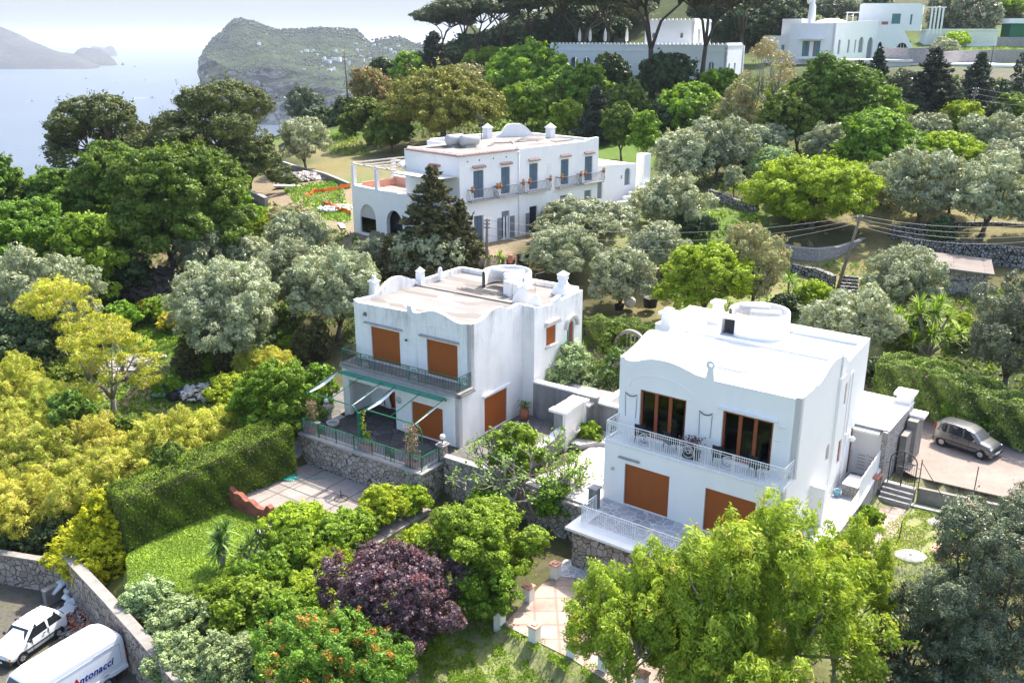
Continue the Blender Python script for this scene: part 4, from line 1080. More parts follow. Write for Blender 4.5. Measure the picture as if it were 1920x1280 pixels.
def slab(b, poly, z0, z1):
    """flat slab with a polygon outline (x, y)"""
    tri = tessellate_polygon([[Vector((x, y, 0)) for x, y in poly]]); n = len(poly)
    ar = sum(poly[i][0] * poly[(i + 1) % n][1] - poly[(i + 1) % n][0] * poly[i][1] for i in range(n))
    if ar < 0: poly = poly[::-1]; tri = tessellate_polygon([[Vector((x, y, 0)) for x, y in poly]])
    vs = [(x, y, z0) for x, y in poly] + [(x, y, z1) for x, y in poly]; fs = []
    for t in tri:
        a, c, d = (poly[i] for i in t); cr = (c[0] - a[0]) * (d[1] - a[1]) - (c[1] - a[1]) * (d[0] - a[0])
        t = tuple(t) if cr > 0 else tuple(t)[::-1]
        fs.append(tuple(i + n for i in t)); fs.append(t[::-1])
    for i in range(n): j = (i + 1) % n; fs.append((i, j, j + n, i + n))
    return b.add(vs, fs)
# ---- right-hand villa (fresh white)
def villa_b():
    H = frame(BF, 'white_villa', 'freshly whitewashed villa with a blank white roof, white balcony railing and brown glazed doors', 'villa')
    W, y1, z1 = 9.6, 1.28, 3.35
    wall = MB()
    # lower storey front, with garage-like opening and a second one behind the tree
    wall.prism(rect(0, -.6, W, z1), [rect(1.24, 0.02, 3.80, 2.36), rect(5.75, .02, 8.35, 2.36)], .35, T(0, 0, 0))
    wall.box(0, .35, -.6, .35, 11.4, z1 + .0)
    # upper front with wavy parapet
    top = curve_pts([(0, 7.62), (.35, 7.50), (.84, 7.50), (1.3, 7.68), (1.85, 7.83), (2.5, 7.88), (3.1, 7.83), (3.75, 7.68), (4.25, 7.54), (4.65, 7.50)], 5)
    ring = [(4.78, 7.5), (4.86, 7.95)] + [(4.99 + .235 * math.cos(t), 8.17 + .235 * math.sin(t)) for t in np.linspace(math.radians(235), math.radians(-55), 15)] + [(5.16, 7.95), (5.24, 7.44)]
    outl = [(0, z1), (W, z1), (W, 7.55)] + [(9.3, 7.47), (5.3, 7.44)] + ring[::-1] + top[::-1]
    hole = [(4.99 + .10 * math.cos(t), 8.17 + .10 * math.sin(t)) for t in np.linspace(0, 2 * math.pi, 11)[:-1]]
    wall.prism(outl, [rect(1.26, 3.5, 3.86, 6.06), rect(5.82, 3.5, 8.38, 6.03), hole], .3, T(0, y1, 0))
    # blind arch relief over the left door
    for r0 in (0,):
        arc = [(2.42 + 1.78 * math.cos(t), 6.12 + .85 * math.sin(t)) for t in np.linspace(math.pi, 0, 25)]
        wall.tube([(x, y1 - .0, z) for x, z in arc], .028, 5)
    # right side: full height, profile along y
    prof = [(0, -.9), (11.5, -.9), (11.5, 7.72), (8.2, 7.40)] + curve_pts([(7.95, 7.48), (7.3, 7.9), (6.6, 8.06), (5.85, 8.14), (5.1, 8.02), (4.5, 7.8), (3.9, 7.6), (3.3, 7.55)], 4)[0:] + [(3.2, 7.62), (3.0, 7.62), (2.95, 7.55), (y1, 7.55), (y1, z1), (0, z1)]
    wall.prism([(a, b) for a, b in prof], [arch(5.9, 6.45, 2.55, 3.2, .26), rect(7.78, 1.6, 8.55, 2.92), rect(7.98, 5.0, 8.32, 6.2), rect(9.95, .05, 10.75, 2.9)], .3, wallM(W, 0, 0, 90))
    # left side parapet with the big curve, and back block
    profL = [(.35, z1), (11.6, z1), (11.6, 7.6), (7.1, 7.6), (7.1, 7.75), (6.9, 7.75)] + curve_pts([(6.6, 7.55), (6.2, 7.65), (5.5, 7.86), (4.6, 8.2), (3.9, 8.18), (3.0, 7.9), (2.0, 7.68), (y1 + .02, 7.6)], 4) + [(y1 + .02, z1)]
    wall.prism(profL, [], .28, wallM(.28, 0, 0, 90))
    wall.box(-1.15, 7.2, -.5, 0, 11.6, 7.7)
    wall.box(-1.15, 11.35, -.5, W, 11.62, 7.74)
    # back parapet lip
    wall.box(0.28, 8.28, 7.0, W - .3, 8.42, 7.36)
    wall.build('wall', M['fresh_whitewash'], H)
    # pilaster with pinnacle and arched recess on the right side
    p = MB(); p.box(W, 6.72, -.9, W + .14, 7.5, 6.9); p.box(W + .0, 6.8, 6.9, W + .11, 7.42, 7.55, taper=.04); p.box(W - .27, 6.85, 7.55, W + .08, 7.38, 7.95)
    p.box(W - .33, 6.78, 7.95, W + .12, 7.42, 8.02); p.box(W - .33, 6.78, 8.02, W + .12, 7.42, 8.4, taper=.21)
    p.box(W, 9.0, -.9, W + .10, 9.75, 3.0)
    p.prism(arch(8.62, 9.18, 3.0, 6.35, .3), [arch(8.70, 9.10, 3.05, 6.33, .24)], .05, wallM(W + .052, 0, 0, 90))
    p.build('pilaster', M['fresh_whitewash'], H)
    # roof
    r = MB(); r.box(.28, y1 + .3, 6.9, W - .3, 8.3, 7.16); r.box(-.9, 8.42, 6.9, W - .3, 11.36, 7.3)
    rf = r.build('roof', M['bright_roof'], H)
    d = MB()
    Md = T(3.75, 10.35, 7.3)
    d.lathe([(1.72, 0), (1.70, 1.22), (1.66, 1.32), (1.56, 1.32), (1.52, 1.2), (1.50, 0.05)], 40, M=Md, a0=math.radians(-118), a1=math.radians(205))
    d.build('tank_enclosure', M['fresh_whitewash'], rf)
    hb = MB(); Mh = T(2.75, 8.78, 7.3) @ rotz(math.radians(3))
    for bx in ((-.62, 0, 0, -.54, .55, .95), (.54, 0, 0, .62, .55, .95), (-.66, -.04, .95, .66, .6, 1.05), (-.62, .5, 0, .62, .58, .95)): hb.box(*bx, M=Mh)
    hb.build('hatch_box', M['fresh_whitewash'], rf)
    hk = MB()
    for k in range(9): hk.tube([Mh @ Vector((-.45 + .1 * k, .2 + .03 * (k % 3), .05 + .1 * (k % 4))), Mh @ Vector((-.3 + .08 * k, .3, .45)), Mh @ Vector((-.42 + .1 * k, .25, .75))], .03, 5)
    hk.box(-.5, .42, .02, .5, .48, .9, M=Mh)
    hk.build('pipework', M['dark_iron'], rf)
    for k, (cx, cy) in enumerate(((3.3, 10.75), (4.25, 9.95))):
        t = MB(); barrel(t, (cx, cy, 8.42), 1.75, .38, math.radians(30)); t.box(cx - .5, cy - .2, 7.3, cx - .4, cy + .2, 7.95); t.box(cx + .4, cy - .2, 7.3, cx + .5, cy + .2, 7.95)
        t.build('water_tank', M['tank_white'], rf)
    for (cx, cy, s, kind) in ((1.0, 10.9, 1.0, 'chimney'),):
        c = MB(); c.lathe([(.62, 0), (.6, .3), (.5, .5), (.36, .68), (.30, .85)], 20, (cx, cy, 7.3)); c.box(cx - .24, cy - .24, 8.1, cx + .24, cy + .24, 8.42); c.box(cx - .36, cy - .34, 8.42, cx + .36, cy + .34, 8.56)
        c.build('chimney', M['fresh_whitewash'], rf)
    c = MB(); c.box(-.75, 7.0, 7.3, -.15, 7.7, 8.35, taper=.06); c.box(-.85, 6.9, 8.35, -.05, 7.8, 8.5); c.box(-.75, 7.0, 8.5, -.15, 7.7, 8.68, taper=.12); c.build('chimney', M['fresh_whitewash'], rf)
    c = MB(); c.box(.05, 7.3, 7.3, .35, 7.65, 8.1, taper=.03); c.lathe([(.16, 0), (.16, .2), (.1, .3), (.01, .33)], 10, (.2, 7.47, 8.05)); c.build('chimney', M['fresh_whitewash'], rf)
    c = MB(); 
    v = [(4.15, 3.9), (5.6, 3.9), (5.9, 4.3), (5.9, 5.2), (5.5, 5.5), (4.4, 5.5), (4.1, 5.2)]
    slab(c, v, 7.16, 7.42); c.build('skylight_curb', M['fresh_whitewash'], rf)
    c = MB(); c.box(4.35, 4.3, 7.42, 5.3, 5.2, 7.75, taper=.35); c.build('roof_dome', M['fresh_whitewash'], rf)
    # openings
    shutter(H, 1.24, .02, 3.80, 2.36, .12, label='orange brown roller shutter of the ground floor')
    shutter(H, 5.75, .02, 8.35, 2.36, .12, label='orange brown roller shutter half hidden by the tree')
    for x0, x1, zt in ((1.26, 3.86, 6.06), (5.82, 8.38, 6.03)):
        f = MB(); y = y1 + .10; w = .11
        f.box(x0, y, 3.5, x0 + w, y + .1, zt); f.box(x1 - w, y, 3.5, x1, y + .1, zt); f.box(x0, y, zt - w, x1, y + .1, zt); f.box(x0, y, 3.5, x1, y + .1, 3.5 + w * 1.5)
        L = (x1 - x0 - 2 * w) / 3
        for k in (1, 2): f.box(x0 + w + k * L - .09, y - .02, 3.5, x0 + w + k * L + .09, y + .08, zt - .02)
        win = f.build('glazed_door', M['red_wood'], H)
        g = MB()
        for k in range(3): g.box(x0 + w + k * L + .09, y + .05, 3.66, x0 + w + (k + 1) * L - .09, y + .06, zt - .1)
        g.build('pane', M['window_glass'], win)
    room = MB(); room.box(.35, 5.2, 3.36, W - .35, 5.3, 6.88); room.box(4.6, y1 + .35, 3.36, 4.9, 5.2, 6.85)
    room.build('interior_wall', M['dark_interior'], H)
    fl = MB(); fl.box(.35, y1 + .3, 3.30, W - .35, 5.2, 3.44); fl.build('interior_floor', M['interior_floor'], H)
    hood(H, 5.62, 8.6, 6.12, 0, 0, y1, .20); hood(H, 1.0, 4.2, 6.12, 0, 0, y1, .03, 'fresh_whitewash', .03)
    hood(H, .85, 2.1, 2.62, 0, 0, 0, .12, 'grey_cap_stone', .1)
    for x0, x1, z0, z2, nm in ((7.78, 8.55, 1.6, 2.92, 'window'), (7.98, 8.32, 5.0, 6.2, 'window'), (9.95, 10.75, .05, 2.9, 'door')):
        f = MB(); Mw = wallM(W, 0, 0, 90); f.box(x0, .08, z0, x1, .14, z2, M=Mw)
        for k in range(int((z2 - z0) / .09)): f.box(x0 + .05, .06, z0 + .03 + k * .09, x1 - .05, .1, z0 + .09 + k * .09, M=Mw)
        f.build(nm, M['red_wood'], H)
    # balcony: curb, railing
    b = MB(); b.box(0, 0, z1, W, .1, z1 + .1); b.box(0, .1, z1, .1, y1, z1 + .1); b.box(W - .1, .1, z1, W, y1, z1 + .1); b.box(-.04, -.05, z1 - .08, W + .04, 0, z1 + .04)
    b.box(.1, .1, z1 - .1, W - .1, y1, z1 + .02)
    b.build('balcony_slab', M['white_cap'], H)
    railing('balcony_railing', H, [(.06, y1), (.06, .05), (W - .06, .05), (W - .06, y1)], 1.02, M['white_metal'], .115, (.6, 1.2 + 2.2, 1.2 + 4.65, 1.2 + 6.7, 1.2 + 9.0, 11.4), z1 + .1)
    # wall lamps, hook decorations
    for cx in (.75, 4.95):
        d = MB(); d.tube([(cx - .35 + .7 * k / 8, y1 - .06, 5.72 - .14 * math.sin(math.pi * k / 8)) for k in range(9)], .025, 5); d.tube([(cx - .3, y1 - .03, 4.4), (cx - .34, y1 - .03, 5.6)], .012, 4); d.tube([(cx + .3, y1 - .03, 4.4), (cx + .34, y1 - .03, 5.6)], .012, 4)
        d.build('wall_bracket', M['dark_iron'], H)
    d = MB(); globe(d, (W + .25, 9.62, 2.55), .16); d.box(W, 9.58, 2.5, W + .2, 9.66, 2.58); d.build('wall_lamp', M['globe_glass'], H)
    d = MB(); globe(d, (.55, -.08, 1.9), .09); d.build('wall_lamp', M['stone_ornament'], H)
    d = MB(); d.box(8.7, y1 - .1, 5.85, 8.95, y1, 5.95); d.box(8.5, y1 - .05, 5.15, 8.75, y1, 5.2); d.build('wall_bracket', M['white_metal'], H)
    # grille and cabinet by the side passage
    g = MB(); Mw = wallM(10.35, 4.2, 0, 90)
    for k in range(6): g.box(k * .16, 0, 0, k * .16 + .035, .03, 1.9, M=Mw)
    for k in range(6): g.box(0, 0, .1 + k * .34, .84, .03, .14 + k * .34, M=Mw)
    g.build('security_grille', M['white_metal'], H)
    g = MB(); g.box(W, 3.9, 0, 10.35, 4.2, 2.05); g.build('side_wall', M['fresh_whitewash'], H)
    # annex at the back right
    a = MB(); a.box(W, 10.95, 0, 11.1, 11.1, 2.75); a.box(W, 11.1, 2.7, 11.15, 15.8, 3.0); a.box(W - .3, 15.6, -.5, 11.1, 15.8, 2.7)
    a.box(W, 10.4, 2.72, 11.0, 11.1, 2.86); a.box(7.2, 11.64, -.5, W, 15.8, 2.998)
    a.build('annex_wall', M['fresh_whitewash'], H)
    a = MB(); a.box(W + .005, 10.7, 3.003, 11.45, 15.9, 3.06); a.box(7.2, 11.64, 3.003, W + .005, 15.9, 3.06); a.build('annex_roof', M['bright_roof'], H)
    a = MB(); a.box(11.15, 10.5, -1.2, 11.43, 15.8, 2.99); a.build('annex_stone_wall', M['pebble_stone'], H)
    a = MB()
    for x in (9.9, 10.5):
        for k in range(5): a.box(x, 10.93, .35 + k * .2, x + .42, 10.95, .38 + k * .2)
    a.tube([(10.42, 10.9, 1.2), (10.42, 10.9, 1.3)], .02, 5)
    a.build('louvre_door', M['pale_iron'], H)
    a = MB(); a.box(10.55, 15.3, 3.06, 11.35, 16.1, 3.5); a.box(10.4, 15.15, 3.5, 11.5, 16.25, 3.66); a.build('gate_pier', M['white_cap'], H)
    return H
VB = villa_b()

# ---- left-hand villa (stained)
def villa_a():
    H = frame(AF, 'white_villa', 'weather-stained white villa with closed orange shutters, green railings and a patched roof', 'villa')
    X0, y1, z1 = -9.5, 1.25, 3.4
    w = MB()
    # lower storey: porch recess left, pier, shuttered door right
    w.box(-3.72 - .0, 0, -.6, -3.67, .02, 2.3)
    w.prism(rect(-5.0, -.6, 0, 2.62), [rect(-3.67, .04, -1.26, 2.2)], .3, T(0, 0, 0))
    w.prism([(X0, -.6), (-8.95, -.6), (-8.95, 2.45), (-5.0, 2.45), (-5.0, 2.62), (0, 2.62), (0, z1), (X0, z1)], [], .3, T(0, 0, 0))
    w.box(X0, .3, -.6, X0 + .3, 12.2, z1)
    w.prism([(X0 + .3, -.6), (-5.0, -.6), (-5.0, 3.2), (X0 + .3, 3.2)], [arch(-8.2, -6.1, .05, 2.0, .55)], .25, T(0, 2.3, 0))
    w.box(-5.0, .3, -.6, -4.8, 2.5, 3.2)
    tp = curve_pts([(-4.42, 7.40), (-4.0, 7.42), (-3.45, 7.60), (-2.9, 7.74), (-2.3, 7.70), (-1.7, 7.52), (-1.2, 7.36), (-.7, 7.32), (0, 7.40)], 5)
    outl = [(X0 + .12, z1), (0, z1)] + tp[::-1] + [(-4.46, 7.42), (-4.55, 7.74), (-4.84, 7.80), (-4.92, 7.36), (-9.0, 7.27), (X0 + .12, 7.42)]
    w.prism(outl, [rect(-7.97, 3.62, -5.58, 5.88), rect(-3.4, 3.62, -1.03, 5.89)], .3, T(0, y1, 0))
    w.tube([(-2.53 + 1.7 * math.cos(t), y1, 6.02 + .82 * math.sin(t)) for t in np.linspace(math.pi, 0, 25)], .028, 5)
    w.tube([(-4.2, y1, 3.5), (-4.2, y1, 7.3)], .025, 5)
    # right side of the front block
    ps = [(0, -.6), (6.9, -.6), (6.9, 7.30), (6.3, 7.46)] + curve_pts([(5.9, 7.46), (5.5, 7.40), (5.1, 7.44), (4.6, 7.66), (4.0, 7.79), (3.3, 7.72), (2.7, 7.5), (2.1, 7.36), (y1, 7.40)], 4) + [(y1, z1), (0, z1)]
    w.prism(ps, [rect(2.5, .05, 4.88, 2.33)], .3, wallM(0, 0, 0, 90))
    # back block, set out to the right
    XB = .9
    w.box(0, 6.62, -.6, XB - .3, 6.9, 7.3)
    pb = [(6.62, -.6), (12.5, -.6), (12.5, 7.10), (9.75, 7.02), (9.7, 7.38), (8.9, 7.2), (8.8, 7.02), (8.3, 7.0)] + curve_pts([(7.9, 7.14), (7.4, 7.12), (7.0, 7.22), (6.62, 7.3)], 3)
    w.prism(pb, [rect(8.0, 4.33, 9.15, 5.58), arch(10.55, 11.45, 3.6, 4.95, .4)], .3, wallM(XB, 0, 0, 90))
    w.box(-9.38, 12.2, -.6, XB - .3, 12.5, 7.30)
    w.box(-9.38, 7.0, z1, -9.1, 12.2, 7.34)
    pl = [(y1 + .3, z1), (7.0, z1), (7.0, 7.55)] + curve_pts([(6.9, 7.5), (6.4, 7.75), (5.7, 8.02), (4.9, 8.1), (4.2, 7.9), (3.6, 7.55), (3.1, 7.36), (2.0, 7.36), (y1 + .3, 7.40)], 4)
    w.prism(pl, [], .26, wallM(-9.12, 0, 0, 90))
    w.build('wall', M['aged_whitewash'], H)
    r = MB(); r.box(-9.12, y1 + .3, 6.7, -.3, 7.0, 7.12); r.box(-9.1, 7.0, 6.7, XB - .3, 12.2, 6.98)
    r.box(-9.1, 6.9, 7.0, -.3, 7.05, 7.2)
    rf = r.build('roof', M['patched_roof'], H)
    def rp(nm, b, mat): return b.build(nm, M[mat], rf)
    c = MB(); c.box(-9.7, 3.0, 7.0, -9.2, 3.55, 8.15, taper=.03); c.box(-9.75, 2.95, 8.15, -9.15, 3.6, 8.25, taper=.1); c.tube([(-9.45, 3.27, 8.2), (-9.45, 3.27, 8.55)], .13, 8); rp('chimney', c, 'aged_whitewash')
    c = MB(); c.box(-9.4, 7.3, 7.0, -8.9, 7.8, 8.0, taper=.04); c.box(-9.42, 7.28, 8.0, -8.88, 7.82, 8.3, taper=.26); rp('chimney', c, 'white_cap')
    c = MB(); c.box(-9.0, 9.2, 7.0, -8.7, 9.5, 7.7, taper=.03); globe(c, (-8.85, 9.35, 7.8), .15); rp('pinnacle', c, 'white_cap')
    c = MB(); c.lathe([(.75, 0), (.72, .2), (.55, .45), (.32, .75), (.3, 1.0)], 20, (.0, 11.4, 7.0)); c.box(-.28, 11.12, 7.95, .28, 11.68, 8.3); c.box(-.34, 11.06, 8.3, .34, 11.74, 8.55, taper=.3); rp('chimney', c, 'white_cap')
    c = MB(); c.lathe([(1.72, 0), (1.70, 1.05), (1.64, 1.14), (1.54, 1.14), (1.50, 1.0), (1.48, .05)], 40, M=T(-4.0, 10.6, 7.0), a0=math.radians(-60), a1=math.radians(222)); rp('tank_enclosure', c, 'white_cap')
    for cx, cy, L, a in ((-4.6, 10.6, 1.0, 0), (-3.6, 10.9, 1.5, 35), (-3.1, 10.1, 1.5, 35)):
        c = MB(); barrel(c, (cx, cy, 7.8), L, .42, math.radians(a)); rp('water_tank', c, 'tank_white')
    c = MB(); c.box(-2.9, 8.6, 7.0, -2.3, 9.15, 8.0, taper=.02); c.box(-2.2, 8.7, 7.0, -1.6, 9.2, 7.9); rp('chimney', c, 'white_cap')
    c = MB(); c.prism([(0, 0), (1.2, 0), (1.2, .4), (1.0, 1.0), (.7, 1.25), (.45, 1.2), (.3, .7), (.15, .5)], [], .2, wallM(-1.0, 6.9, 7.0, 60)); c.prism([(0, 0), (1.0, 0), (.9, .5), (.6, .9), (.2, .6)], [], .2, wallM(-.1, 7.2, 7.0, 25)); rp('parapet_fin', c, 'white_cap')
    c = MB()
    for k in range(7): c.tube([(-6.5 + k * .3, 8.2 + .12 * k, 7.05 + .03 * (k % 3)), (-4.2 + k * .4, 8.0 + .15 * k, 7.06 + .03 * (k % 2))], .035, 5)
    c.tube([(-1.3, 10.0, 7.1), (-1.3, 10.0, 8.4), (-.7, 10.2, 8.6)], .02, 4)
    rp('pipework', c, 'concrete')
    # shutters
    shutter(H, -7.97, 3.62, -5.58, 5.88, y1 + .1, label='orange shutter at the left of the upper floor')
    shutter(H, -3.4, 3.62, -1.03, 5.89, y1 + .1, label='orange shutter under the blind arch')
    shutter(H, -3.67, .04, -1.26, 2.2, .1, label='orange shutter on the terrace')
    shutter(H, 2.5, .05, 4.88, 2.33, .1, 90, 0, 0, label='orange shutter on the side wall')
    shutter(H, 8.0, 4.33, 9.15, 5.58, .08, 90, XB, 0, label='small orange window shutter of the back block')
    s = MB(); n = 40
    s.prism(arch(-8.2, -6.1, .05, 2.0, .55), [], .06, T(0, 2.35, 0)); s.build('shutter', M['orange_slats'], H, label='arched orange shutter inside the porch')
    wn_ = MB(); wn_.box(10.55, .1, 3.6, 11.45, .16, 5.25, M=wallM(XB, 0, 0, 90)); q = wn_.build('window', M['teal_shutter'], H)
    wn_ = MB(); wn_.box(11.05, .07, 3.6, 11.4, .1, 5.1, M=wallM(XB, 0, 0, 90)); wn_.build('frame', M['red_wood'], q)
    hood(H, -8.5, -5.3, 6.05, 0, 0, y1, .16, 'grey_cap_stone', .09); hood(H, -3.9, -.85, 6.05, 0, 0, y1, .2, 'grey_cap_stone', .1); hood(H, 2.3, 5.2, 2.48, 90, 0, 0, .16, 'white_cap', .12)
    tb = MB(); tb.prism([(7.7, 5.72), (9.45, 5.72), (9.3, 5.98), (7.85, 5.98)], [], .26, wallM(XB, 0, 0, 90) @ T(0, -.26, 0)); tb.build('window_hood', M['stone_ornament'], H)
    tb = MB(); tb.prism([(7.85, 4.2), (9.3, 4.2), (9.3, 4.3), (7.85, 4.3)], [], .14, wallM(XB, 0, 0, 90) @ T(0, -.14, 0)); tb.build('window_sill', M['stone_ornament'], H)
    o = [(11.0 + .82 * math.cos(t), 4.9 + .82 * math.sin(t)) for t in np.linspace(0, math.pi, 17)] + [(11.0 + .64 * math.cos(t), 4.9 + .64 * math.sin(t)) for t in np.linspace(math.pi, 0, 17)]
    tb = MB(); tb.prism(o, [], .22, wallM(XB, 0, 0, 90) @ T(0, -.22, 0)); tb.build('arch_hood', M['stone_ornament'], H)
    d = MB(); d.box(-8.52, y1 - .04, 6.48, -8.28, y1, 6.74); d.lathe([(.02, 0), (.08, .02), (.09, .05)], 10, M=T(-8.4, y1 - .1, 6.6) @ Matrix.Rotation(math.pi / 2, 4, 'X')); d.build('wall_emblem', M['concrete'], H)
    d = MB(); d.lathe([(.02, 0), (.2, .02), (.24, .05)], 16, M=T(-4.72, -.06, 2.0) @ Matrix.Rotation(-math.pi / 2, 4, 'X')); d.build('wall_plaque', M['stone_ornament'], H)
    d = MB(); d.tube([(-5.0, y1, 5.55), (-4.95, y1 - .25, 5.6), (-4.75, y1 - .3, 5.55)], .03, 5); globe(d, (-4.75, y1 - .32, 5.62), .07); d.build('wall_lamp', M['dark_iron'], H)
    # balcony
    b = MB(); b.box(X0, -.18, z1, .2, y1, z1 + .12); b.build('balcony_slab', M['concrete'], H)
    b = MB(); b.box(X0, -.22, z1 - .14, .22, -.02, z1); b.box(0, -.22, z1 - .14, .22, y1 + .1, z1); b.build('balcony_edge', M['grey_cap_stone'], H)
    railing('balcony_railing', H, [(X0 + .08, y1), (X0 + .08, 0), (-.06, 0), (-.06, y1)], .92, [M['green_metal'], M['dark_iron']], .115, (1.25 + 2.0, 1.25 + 6.0, 1.25 + 9.9), z1 + .12, .012)
    # awning frame hanging from the balcony edge over the terrace
    A = empty('awning_frame', (0, 0, 0), 0, parent=H)
    a = MB(); a.prism([(-9.0, 0), (-.75, 0), (-.7, .12), (-.9, .2), (-8.9, .2), (-9.05, .1)], [], .62, T(0, -.86, 3.12) @ Matrix.Rotation(math.radians(-20), 4, 'X')); a.build('fascia', M['green_fascia'], A)
    zf, yf = 2.5, -3.35
    fr = MB()
    zf = 2.62
    fr.tube([(-9.3, yf, zf), (-5.6, yf, zf), (-5.25, yf, zf - .05), (-5.0, yf, zf - .35), (-4.95, yf, 0)], .04, 6)
    fr.tube([(-.05, yf, 0), (-.05, yf, zf - .4), (-.2, yf, zf - .12), (-.5, yf, zf), (-4.2, yf, zf), (-4.5, yf, zf - .05), (-4.72, yf, zf - .35), (-4.77, yf, 0)], .04, 6)
    fr.box(-4.98, yf - .06, -.02, -4.74, yf + .06, 2.3)
    fr.tube([(-4.86, yf, 0), (-4.86, yf, .12)], .2, 10)
    for x in (-9.2, -7.2, -5.45, -4.35, -2.4, -.6):
        fr.tube([(x, yf, zf), (x + .1, -.75, 3.25)], .03, 6)
    fr.build('tube_frame', M['green_metal'], A)
    for x, sgn in ((-9.2, 1), (-5.45, -1), (-4.35, 1), (-.6, -1)):
        c = MB(); n = 12; vs = []
        for k in range(n + 1):
            t = k / n; y = yf + (-.75 - yf) * t; z = zf + (3.25 - zf) * t - .05
            wd = .17 * math.sin(math.pi * min(1, t * 1.05 + .02)) ** .7 + .06; sag = .12 * math.sin(math.pi * t)
            for e, dz in ((-.03, 0), (.4, -.05), (.75, 0)): vs.append((x + .1 * t + sgn * wd * e, y, z - sag * (.4 + e) + dz * .8))
            for e, dz in ((.75, -.03), (.4, -.09), (-.03, -.04)): vs.append((x + .1 * t + sgn * wd * e, y, z - sag * (.4 + e) + dz * .8))
        fs = []
        for k in range(n):
            for j in range(6): fs.append((k * 6 + j, k * 6 + (j + 1) % 6, (k + 1) * 6 + (j + 1) % 6, (k + 1) * 6 + j))
        fs += [tuple(range(6)), tuple(n * 6 + j for j in range(5, -1, -1))]
        c.add(vs, fs, True); c.build('awning_cloth', M['awning_cloth'], A)
    # curtain tied in the porch
    c = MB()
    for k in range(6): c.tube([(-8.4 + .1 * k, 2.2 - .03 * (k % 2), 2.5), (-8.2 + .12 * k, 2.1, 1.5), (-7.75 + .06 * k, 2.05, .7), (-7.65 + .08 * k, 2.0, .15)], [.07, .08, .05, .08], 6)
    c.build('curtain', M['awning_cloth'], H)
    return H
VA = villa_a()

